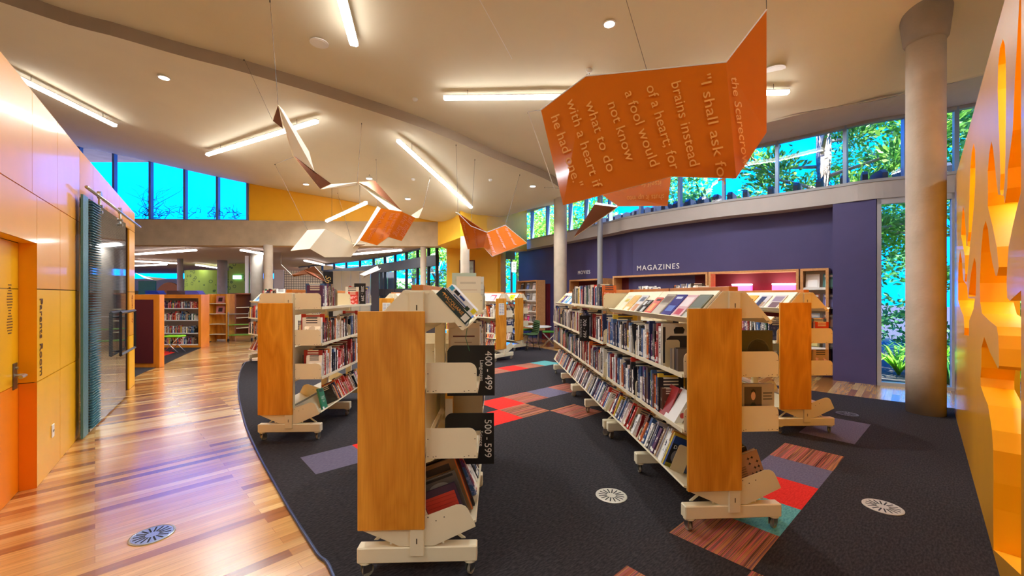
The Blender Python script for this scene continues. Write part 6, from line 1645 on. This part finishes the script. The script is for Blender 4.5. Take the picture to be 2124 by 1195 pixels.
# display tower and further case behind
tw = empty('display_tower', (-10.0,14.1,0), 0, 'tall narrow display tower with red covers behind the low orange bookcase', 'display stand')
m = MB(); m.bev(-.33,-.29,-.2,.2,0,1.62,.005); m.bev(.29,.33,-.2,.2,0,1.62,.005); m.box(-.29,.29,.15,.2,.05,1.62); m.build('stand_frame', PLY, tw)
for z in (.25,.6,.95,1.3):
    m = MB(); m.box(-.29,.29,-.18,.15,z-.02,z); m.build('shelf', CREAM, tw)
for i, z in enumerate((.95,1.3)):
    m = MB(); m.box(-.14,.14,0,.012,0,.26,0); m.box(-.07,.07,-.002,0,.06,.2,1); o = m.build('magazine', [mat('mag_rose', S((206,130,120)), .4), mat('mag_dark', S((60,30,30)), .4)]); o.matrix_world = Matrix.Translation((-10.0,14.03,z)) @ Matrix.Rotation(-.2,4,'X'); tag(o, ['lower rose cover on the display tower','upper rose cover on the display tower'][i], 'magazine')
fc = empty('far_bookcase', (-10.6,17.0,0), math.radians(-20), 'brown bookcase at the foot of the round grey column far back', 'bookcase')
m = MB(); m.box(-.02,.02,-1.2,1.2,0,1.65); m.box(.0,.4,-1.2,-1.16,0,1.65); m.box(0,.4,1.16,1.2,0,1.65); m.box(0,.4,-1.2,1.2,1.61,1.65); m.build('bookcase_frame', mat('brown_wood', S((130,70,40)), .5), fc)
for z in (.3,.7,1.1):
    m = MB(); m.box(.0,.4,-1.16,1.16,z-.02,z); m.build('shelf', CREAM, fc)
# ------------------------------------------------------------------ far room beyond the beam
GRN = bpy.data.materials.new('green_pattern_wall'); GRN.use_nodes = True
nt = GRN.node_tree; b = nt.nodes['Principled BSDF']; b.inputs['Roughness'].default_value = .7
tc = nt.nodes.new('ShaderNodeTexCoord'); vo = nt.nodes.new('ShaderNodeTexVoronoi'); vo.feature = 'F1'; vo.inputs['Scale'].default_value = 3.2
nt.links.new(tc.outputs['Object'], vo.inputs['Vector']); c1 = nt.nodes.new('ShaderNodeMath'); c1.operation = 'SUBTRACT'; c1.inputs[1].default_value = .26; nt.links.new(vo.outputs['Distance'], c1.inputs[0])
c2 = nt.nodes.new('ShaderNodeMath'); c2.operation = 'ABSOLUTE'; nt.links.new(c1.outputs[0], c2.inputs[0]); c3 = nt.nodes.new('ShaderNodeMath'); c3.operation = 'LESS_THAN'; c3.inputs[1].default_value = .05; nt.links.new(c2.outputs[0], c3.inputs[0])
mxx = nt.nodes.new('ShaderNodeMix'); mxx.data_type = 'RGBA'; mxx.inputs[6].default_value = (*S((126,148,46)),1); mxx.inputs[7].default_value = (*S((62,86,24)),1); nt.links.new(c3.outputs[0], mxx.inputs[0]); nt.links.new(mxx.outputs[2], b.inputs['Base Color'])
gr = MB(); cpos = P(432,600,24); rr = 1.75
gr.lathe([(rr,0),(rr,3.0)], 48, 0, Matrix.Translation((cpos.x,cpos.y+rr*.6,0))); tag(gr.build('round_pod', GRN, smooth=False), 'round green patterned enclosure far back beyond the concrete beam', 'enclosure')
gw_ = MB(); a = P(475,600,22.5); b_ = P(507,600,22.5); gw_.box(a.x,b_.x,22.5,22.7,0,3.3); struct(gw_.build('wall_far_green', GRN))
lit = MB(); a = P(483,577,22.4); b_ = P(499,572,22.4); lit.box(a.x,b_.x,22.40,22.48,2.45,2.65); lit.build('lit_sign', mat('lit_cyan', (.4,.9,.9), .5, emit=S((150,240,240)), estr=1.5), bpy.data.objects['wall_far_green'])
wf = MB(); wf.box(-32,-8,33.5,33.7,0,2.9); wf.box(-32,-31.8,5,34,0,3.4); wf.box(-32,-12.5,33.4,33.5,0,1.9,1); struct(wf.build('wall_far', [mat('far_pale_wall', S((214,214,206)), .7), mat('far_tan_wall', S((190,150,80)), .7)]))
# clerestory strip right of the far wall, teal door
tg = MB(); a = P(287,600,30); b_ = P(322,600,30); tg.box(a.x,b_.x,30,30.1,0,2.6); tag(tg.build('pinboard', mat('teal_board', S((90,160,130)), .6)), 'pale teal board far back at the left end of the green room', 'board')
arch = MB(); q = P(352,620,27); arch.prism(ell(0,0,1.3,2.4,28,0,PI), -.05, .05, 'y', 0, Matrix.Translation((q.x,q.y,0))); tag(arch.build('arch_panel', mat('brown_arch', S((160,100,50)), .6)), 'rounded brown arch panel far back over the low bookcase', 'panel')
# grey columns
for (px, Y, r, lb_) in ((556.5,13.35,.135,'round concrete column carrying the beam, left of the hanging cream sheet'),(878,13.75,.10,'slim concrete column under the right end of the beam'),(533,16.5,.22,'dark column just left of the one under the beam'),(373.5,20,.12,'thin grey column far back above the low bookcase'),(461,21,.22,'grey column at the end of the timber path')):
    q = P(px,600,Y); col_thing(q.x,q.y,r,0,3.21 if Y < 14 else 3.36,CONCD if Y > 15 else CONC,lb_)
# pale screens, banner, white and grey partitions
def screen(px0, px1, Y, z0, z1, m, label, name='partition', th=.06):
    a, b_ = P(px0,600,Y), P(px1,600,Y); mb = MB(); mb.box(a.x,b_.x,Y,Y+th,z0,z1); return tag(mb.build(name, m), label, 'partition')
GRID = bpy.data.materials.new('perforated_white'); GRID.use_nodes = True
nt = GRID.node_tree; b = nt.nodes['Principled BSDF']; tc = nt.nodes.new('ShaderNodeTexCoord'); br = nt.nodes.new('ShaderNodeTexBrick'); br.offset = 0; br.inputs['Scale'].default_value = 1
br.inputs['Brick Width'].default_value = .11; br.inputs['Row Height'].default_value = .11; br.inputs['Mortar Size'].default_value = .012; br.inputs['Color1'].default_value = (*S((226,214,190)),1); br.inputs['Color2'].default_value = (*S((226,214,190)),1); br.inputs['Mortar'].default_value = (*S((110,104,96)),1)
mp = nt.nodes.new('ShaderNodeMapping'); mp.inputs['Rotation'].default_value = (PI/2,0,0); nt.links.new(tc.outputs['Object'], mp.inputs[0]); nt.links.new(mp.outputs[0], br.inputs['Vector']); nt.links.new(br.outputs['Color'], b.inputs['Base Color'])
screen(568,588,19,0,2.75,mat('pale_grey_panel', S((206,200,196)), .6),'plain pale grey partition next to the round column')
screen(589,669,19,0,2.7,GRID,'white gridded partition behind the small copper sheet')
scw = mat('white_partition', S((232,222,196)), .6)
for i,(a,b_) in enumerate(((690,708),(709,727),(728,746),(747,768))): screen(a,b_,19.5,0,2.72,scw,'%s cream partition panel right of the show banner' % ['first','second','third','fourth'][i])
for i,(a,b_) in enumerate(((769,786),(787,803),(804,817))): screen(a,b_,19,0,2.65,mat('dark_partition', S((84,82,92)), .5),'%s dark grey partition panel behind the 200 - 299 sign' % ['left','middle','right'][i])
bn_ = empty('banner', (0,0,0), 0, 'tall black banner with gold Show lettering', 'banner'); a, b_ = P(670,600,17.5), P(690.5,600,17.5)
m = MB(); m.box(a.x,b_.x,17.5,17.52,.2,2.58); m.build('banner_cloth', BLACK, bn_)
me = text_mesh('Show', .34, mat('banner_gold', S((230,200,120)), .5), .002, 'banner_lettering', shear=.35); o = inst('banner_lettering', me, bn_); o.matrix_local = basis(((a.x+b_.x)/2,17.49,2.05), (0,0,-1), (1,0,0))
# white frames at the end of the path and book trolley
screen(508,514,18,0,3.3,WHITE,'white door frame post at the end of the timber path','door_post'); screen(519,523,18,0,3.3,WHITE,'second white door frame post at the end of the path','door_post')
tr_ = empty('book_trolley', (-9.35,14.2,0), .3, 'small steel book trolley beside the timber path', 'trolley')
for sx in (-.35,.35):
    for sy in (-.2,.2): 
        m = MB(); m.tube([(sx,sy,.08),(sx,sy,1.0)], .014, 8); m.build('trolley_post', CHROME, tr_); m = MB(); m.lathe([(0,-.02),(.05,-.02),(.05,.02),(0,.02)], 14, 0, Matrix.Translation((sx,sy,.05)) @ Matrix.Rotation(PI/2,4,'Y')); m.build('wheel', BLACK, tr_)
for z in (.2,.55,.92): m = MB(); m.bev(-.37,.37,-.22,.22,z,z+.02,.004); m.build('tray', CHROME if z > .9 else mat('lime_tray', S((120,170,50)), .5), tr_)
# curved glazed wall of the far room
FW = [(-2.64,14.5),(-3.6,15.7),(-5.0,17.6),(-6.6,19.6),(-8.8,21.8),(-11,23.8),(-13.5,26)]
FWc = smooth_curve([(a,b,0) for a,b in FW], 2); DK = mat('dark_glazing_bar', S((50,50,58)), .5)
for i in range(len(FWc)-1):
    a, b_ = FWc[i], FWc[i+1]; w_ = empty('window_%d' % (50+i), (0,0,0)); struct(w_)
    m = MB(); dd = (b_-a).normalized(); nn2 = Vector((dd.y,-dd.x,0)); M_ = Matrix(((dd.x,nn2.x,0,a.x),(dd.y,nn2.y,0,a.y),(0,0,1,0),(0,0,0,1))); L = (b_-a).length
    m.box(0,.07,-.05,.05,0,3.35,0,M_); m.box(0,L,-.07,.07,2.62,3.0,0,M_); m.box(0,L,-.05,.05,0,.9,0,M_); m.box(0,L,-.03,.03,1.55,1.85,0,M_); m.box(0,L,-.05,.05,3.3,3.36,0,M_); 
    m.build('window_frame', DK, w_); g = MB(); g.box(0,L,-.004,.004,.5,3.3,0,M_); g.build('window_pane', GLASS, w_)
# ------------------------------------------------------------------ garden outside
gd_ = MB(); gd_.add([(-45,-20,-.12),(60,-20,-.12),(60,70,-.12),(-45,70,-.12)], [(0,1,2,3)])
tag(gd_.build('garden_ground', mat('bark_mulch', S((66,56,50)), .95, var=.6, vscale=30, bump=1, bscale=40), fix=False), 'dark bark mulch ground of the garden outside the windows', 'ground', kind='structure')
def leaf_mat(name, c1, c2):
    m = mat(name, c1, .55)
    nt, b = nodes_of(m); ge = nt.nodes.new('ShaderNodeNewGeometry'); cr = nt.nodes.new('ShaderNodeValToRGB')
    cr.color_ramp.elements[0].color = (*c1,1); cr.color_ramp.elements[1].color = (*c2,1)
    nt.links.new(ge.outputs['Random Per Island'], cr.inputs[0]); nt.links.new(cr.outputs[0], b.inputs['Base Color'])
    tr = nt.nodes.new('ShaderNodeBsdfTranslucent'); nt.links.new(cr.outputs[0], tr.inputs[0]); mx = nt.nodes.new('ShaderNodeMixShader'); mx.inputs[0].default_value = .4
    out = [n for n in nt.nodes if n.type == 'OUTPUT_MATERIAL'][0]; nt.links.new(b.outputs[0], mx.inputs[1]); nt.links.new(tr.outputs[0], mx.inputs[2]); nt.links.new(mx.outputs[0], out.inputs[0])
    return m
LEAF = leaf_mat('bright_leaves', S((90,170,40)), S((196,236,96))); NEED = leaf_mat('needle_foliage', S((50,120,50)), S((160,214,90))); DARKL = leaf_mat('dark_leaves', S((40,120,60)), S((130,200,110)))
BARK = mat('pale_bark', S((176,156,140)), .9, var=.3, vscale=8, bump=.6, bscale=20)
def leaf(mb, p, s, d=None):
    d = d or Vector((R.gauss(0,1),R.gauss(0,1),R.gauss(0,.7))).normalized(); u = d.orthogonal().normalized(); u.rotate(Matrix.Rotation(R.uniform(0,6.28),3,d)); 
    mb.v += [tuple(p), tuple(p+d*s*.5+u*s*.22), tuple(p+d*s), tuple(p+d*s*.5-u*s*.22)]; n = len(mb.v); mb.f.append((n-4,n-3,n-2,n-1)); mb.m.append(0)
def blob(mb, c, r, n, s):
    for _ in range(n):
        v = Vector((R.gauss(0,1),R.gauss(0,1),R.gauss(0,1))).normalized()*r*R.uniform(.5,1)**.6; v.z *= .7; leaf(mb, c+v, s*R.uniform(.6,1.3))
def broad_tree(x, y, h, r, label, m=LEAF, nb=16, per=420, s=.16, base=.35):
    e = empty('garden_tree', (x,y,-.12), 0, label, 'tree', None); t = MB(); t.tube([(0,0,0),(.1,.05,h*.4),(.0,.1,h*.85)], .16, 10, r2=.06)
    f = MB()
    for k in range(nb):
        a = R.uniform(0,6.28); rr = r*R.uniform(.15,.95); c = Vector((rr*math.cos(a), rr*math.sin(a), h*R.uniform(base,1.0))); t.tube([(0,.05,h*.45),c*.6+Vector((0,0,h*.2)),c], .03, 6, r2=.01); blob(f, c, r*.38, per, s)
    t.build('trunk', BARK, e, smooth=True); f.build('foliage', m, e, fix=False)
def pine_tree(x, y, h, label, nbr=26, L=3.4, z0=1.5, m=NEED, dirs=None):
    e = empty('pine_tree', (x,y,-.12), 0, label, 'tree'); t = MB(); t.tube([(0,0,0),(.06,0,h*.5),(0,0,h)], .26, 12, r2=.07); f = MB()
    for k in range(nbr):
        z = z0+(h-z0)*k/nbr; a = k*2.4+R.uniform(-.3,.3) if dirs is None else R.choice(dirs)+R.uniform(-.35,.35); l = L*(1.15-.7*k/nbr)*R.uniform(.75,1.15)
        d = Vector((math.cos(a),math.sin(a),R.uniform(.05,.35))); p1 = Vector((0,0,z)); p2 = p1+d*l*.55; p3 = p2+Vector((d.x,d.y,d.z+.5)).normalized()*l*.5
        t.tube([p1,p2,p3], .05, 6, r2=.012)
        for q in range(7):
            u = .35+.65*q/6; c = p1.lerp(p2, u*1.8) if u < .55 else p2.lerp(p3, (u-.55)/.45)
            sd_ = Vector((-d.y,d.x,R.uniform(-.2,.4)))*R.choice((-1,1))*R.uniform(.1,.55); t.tube([c,c+sd_], .012, 4, r2=.005)
            for _ in range(150):
                o = Vector((R.gauss(0,.17),R.gauss(0,.17),R.gauss(0,.13))); leaf(f, c+sd_+o, R.uniform(.10,.20), (o+Vector((0,0,.15))+d*.1).normalized())
    t.build('trunk', BARK, e, smooth=True); f.build('foliage', m, e, fix=False)
pine_tree(8.0,10.6,10.5,'pale-trunked pine seen through the high windows left of the thick column',24,3.4,3.2)
pine_tree(12.2,9.2,11,'pine with green sprays seen through the high windows beside the thick column',26,4.2,2.6)
broad_tree(10.6,12.5,5.6,1.8,'bushy bright green tree low in the high windows',LEAF,14,420,.16)
broad_tree(13.5,8.0,4.2,2.4,'light green tree behind the garden window at right',LEAF,18,420,.16,.15)
broad_tree(12.4,5.8,5.0,1.6,'dark green tree behind the garden window at right',DARKL,16,380,.15,.45)
broad_tree(6.6,14.5,6.0,2.2,'leafy tree seen in the high windows behind the small orange sheet',LEAF,14,400,.17,.5)
broad_tree(3.2,17.5,6.2,2.6,'leafy tree seen in the high windows beside the pale column',LEAF,18,420,.18,.45)
broad_tree(0.2,20.0,6.4,2.5,'leafy tree in the high windows nearest the yellow bulkhead',LEAF,16,380,.18,.45)
for i,(x,y,h) in enumerate([(-1.5,18.2,5.2),(-4,21.5,5.4),(-6.2,25.5,5.6),(-9,29.5,5.6)]):
    broad_tree(x,y,h,2.2,'%s tree along the glazed wall of the far room' % ['nearest','second','third','farthest'][i],LEAF,16,260,.22,.15)
broad_tree(16.0,9.6,7.5,3.2,'large dark tree farthest behind the garden window',DARKL,22,420,.24,.1)
broad_tree(14.6,12.6,8.0,2.6,'tall tree behind the bright bushy one in the high windows',NEED,18,380,.2,.45)
# strap-leaved plants by the glass door
def strap_plant(x, y, s, label, m):
    e = empty('strap_leaf_plant', (x,y,-.12), 0, label, 'plant'); f = MB()
    for k in range(46):
        a = R.uniform(0,6.28); L = s*R.uniform(.7,1.2); w = .028; o = Vector((math.cos(a),math.sin(a),0)); sd_ = Vector((-o.y,o.x,0)); P0 = []
        for q in range(6):
            t = q/5; c = o*(L*.75*t)+Vector((0,0,L*(1.25*t-.75*t*t*R.uniform(.8,1.2)))); ww = w*(1-.8*t*t); P0 += [tuple(c-sd_*ww), tuple(c+sd_*ww)]
        fs = [(2*q,2*q+1,2*q+3,2*q+2) for q in range(5)]; f.add(P0, fs)
    f.build('leaves', m, e, fix=False)
SP = [(8.4,7.9,1.0),(9.0,7.4,1.1),(9.6,7.9,1.2),(8.9,8.6,1.1),(10.2,7.2,1.1),(9.7,6.6,1.0),(10.4,8.6,1.3),(8.3,8.8,1.0),(9.3,9.3,1.2),(10.9,6.4,1.1)]
for i,(x,y,s) in enumerate(SP): strap_plant(x,y,s,'%s strap-leaved plant in the bed outside the glass' % ['first','second','third','fourth','fifth','sixth','seventh','eighth','ninth','tenth'][i], LEAF if i % 2 else DARKL)
for i in range(5):
    x, y = 10.0+i*.9, 9.6-i*.75; f = MB(); 
    for _ in range(9): blob(f, Vector((x+R.gauss(0,.5),y+R.gauss(0,.5),R.uniform(.5,2.3))), .55, 200, .16)
    tag(f.build('shrub', [DARKL,LEAF][i % 2], fix=False), '%s leafy shrub behind the strap-leaved plants' % ['leftmost','second','middle','fourth','rightmost'][i], 'shrub')
m = MB(); q, n_, _ = w_at(1827); q = q+n_*.55; m.box(q.x-.06,q.x+.06,q.y-.06,q.y+.06,-.12,2.35); tag(m.build('garden_post', DARKFR), 'dark post standing outside the tall garden window', 'post')
# pergola rafter ends outside the clerestory sill
RB = mat('dark_blue_rafter', S((24,34,60)), .6)
prp = [1212,1225,1238,1252,1268,1283,1298,1316,1335,1357,1381,1407,1435,1468,1503,1540,1590,1642,1690,1740,1798,1856,1905,1982,2020]
for i, px in enumerate(prp):
    q, n_, _ = w_at(px); dd = Vector((-n_.y,n_.x,0)); M_ = Matrix(((dd.x,n_.x,0,q.x),(dd.y,n_.y,0,q.y),(0,0,1,0),(0,0,0,1)))
    m = MB(); m.prism([(.38,SILL-.06),(.95,SILL-.06),(.95,SILL+.32),(.50,SILL+.32),(.38,SILL+.24)], -.04, .04, 'x', 0, M_)
    tag(m.build('rafter_end', RB), 'dark rafter end outside the clerestory, %s from the left' % ordinal(i+1), 'rafter', 'rafter ends outside the clerestory')
m = MB()
for i in range(0,len(Wc)-8):
    a = Wc[i]+w_norm(i)*.36; b_ = Wc[i+1]+w_norm(i+1)*.36; c = Wc[i+1]+w_norm(i+1)*.98; d_ = Wc[i]+w_norm(i)*.98
    m.add([(v.x,v.y,SILL-.08) for v in (a,b_,c,d_)]+[(v.x,v.y,SILL-.16) for v in (a,b_,c,d_)], [(0,1,2,3),(7,6,5,4),(0,4,5,1),(2,6,7,3)])
tag(m.build('awning_beam', RB, fix=False), 'dark curved beam under the rafter ends outside', 'beam')
# bare vine outside the far left high window
v = MB(); y0 = 13.45
for i in range(60):
    px = R.uniform(270,500); a = P(px,R.uniform(440,455),y0); pts = [a]
    for k in range(4): a = a+Vector((R.gauss(0,.12),R.gauss(0,.03),R.uniform(-.03,.14))); pts.append(a)
    v.tube(pts, .012, 4, r2=.004)
for i in range(18):
    a = P(308+R.gauss(0,6),448,y0); pts = [a]
    for k in range(6): a = a+Vector((R.gauss(0,.18),0,R.uniform(.05,.25))); pts.append(a)
    v.tube(pts, .012, 4, r2=.003)
tag(v.build('bare_vine', mat('blue_grey_vine', S((50,90,130)), .8), fix=False), 'tangled bare vine along the sill outside the far left high window', 'vine')
finish_bulk()
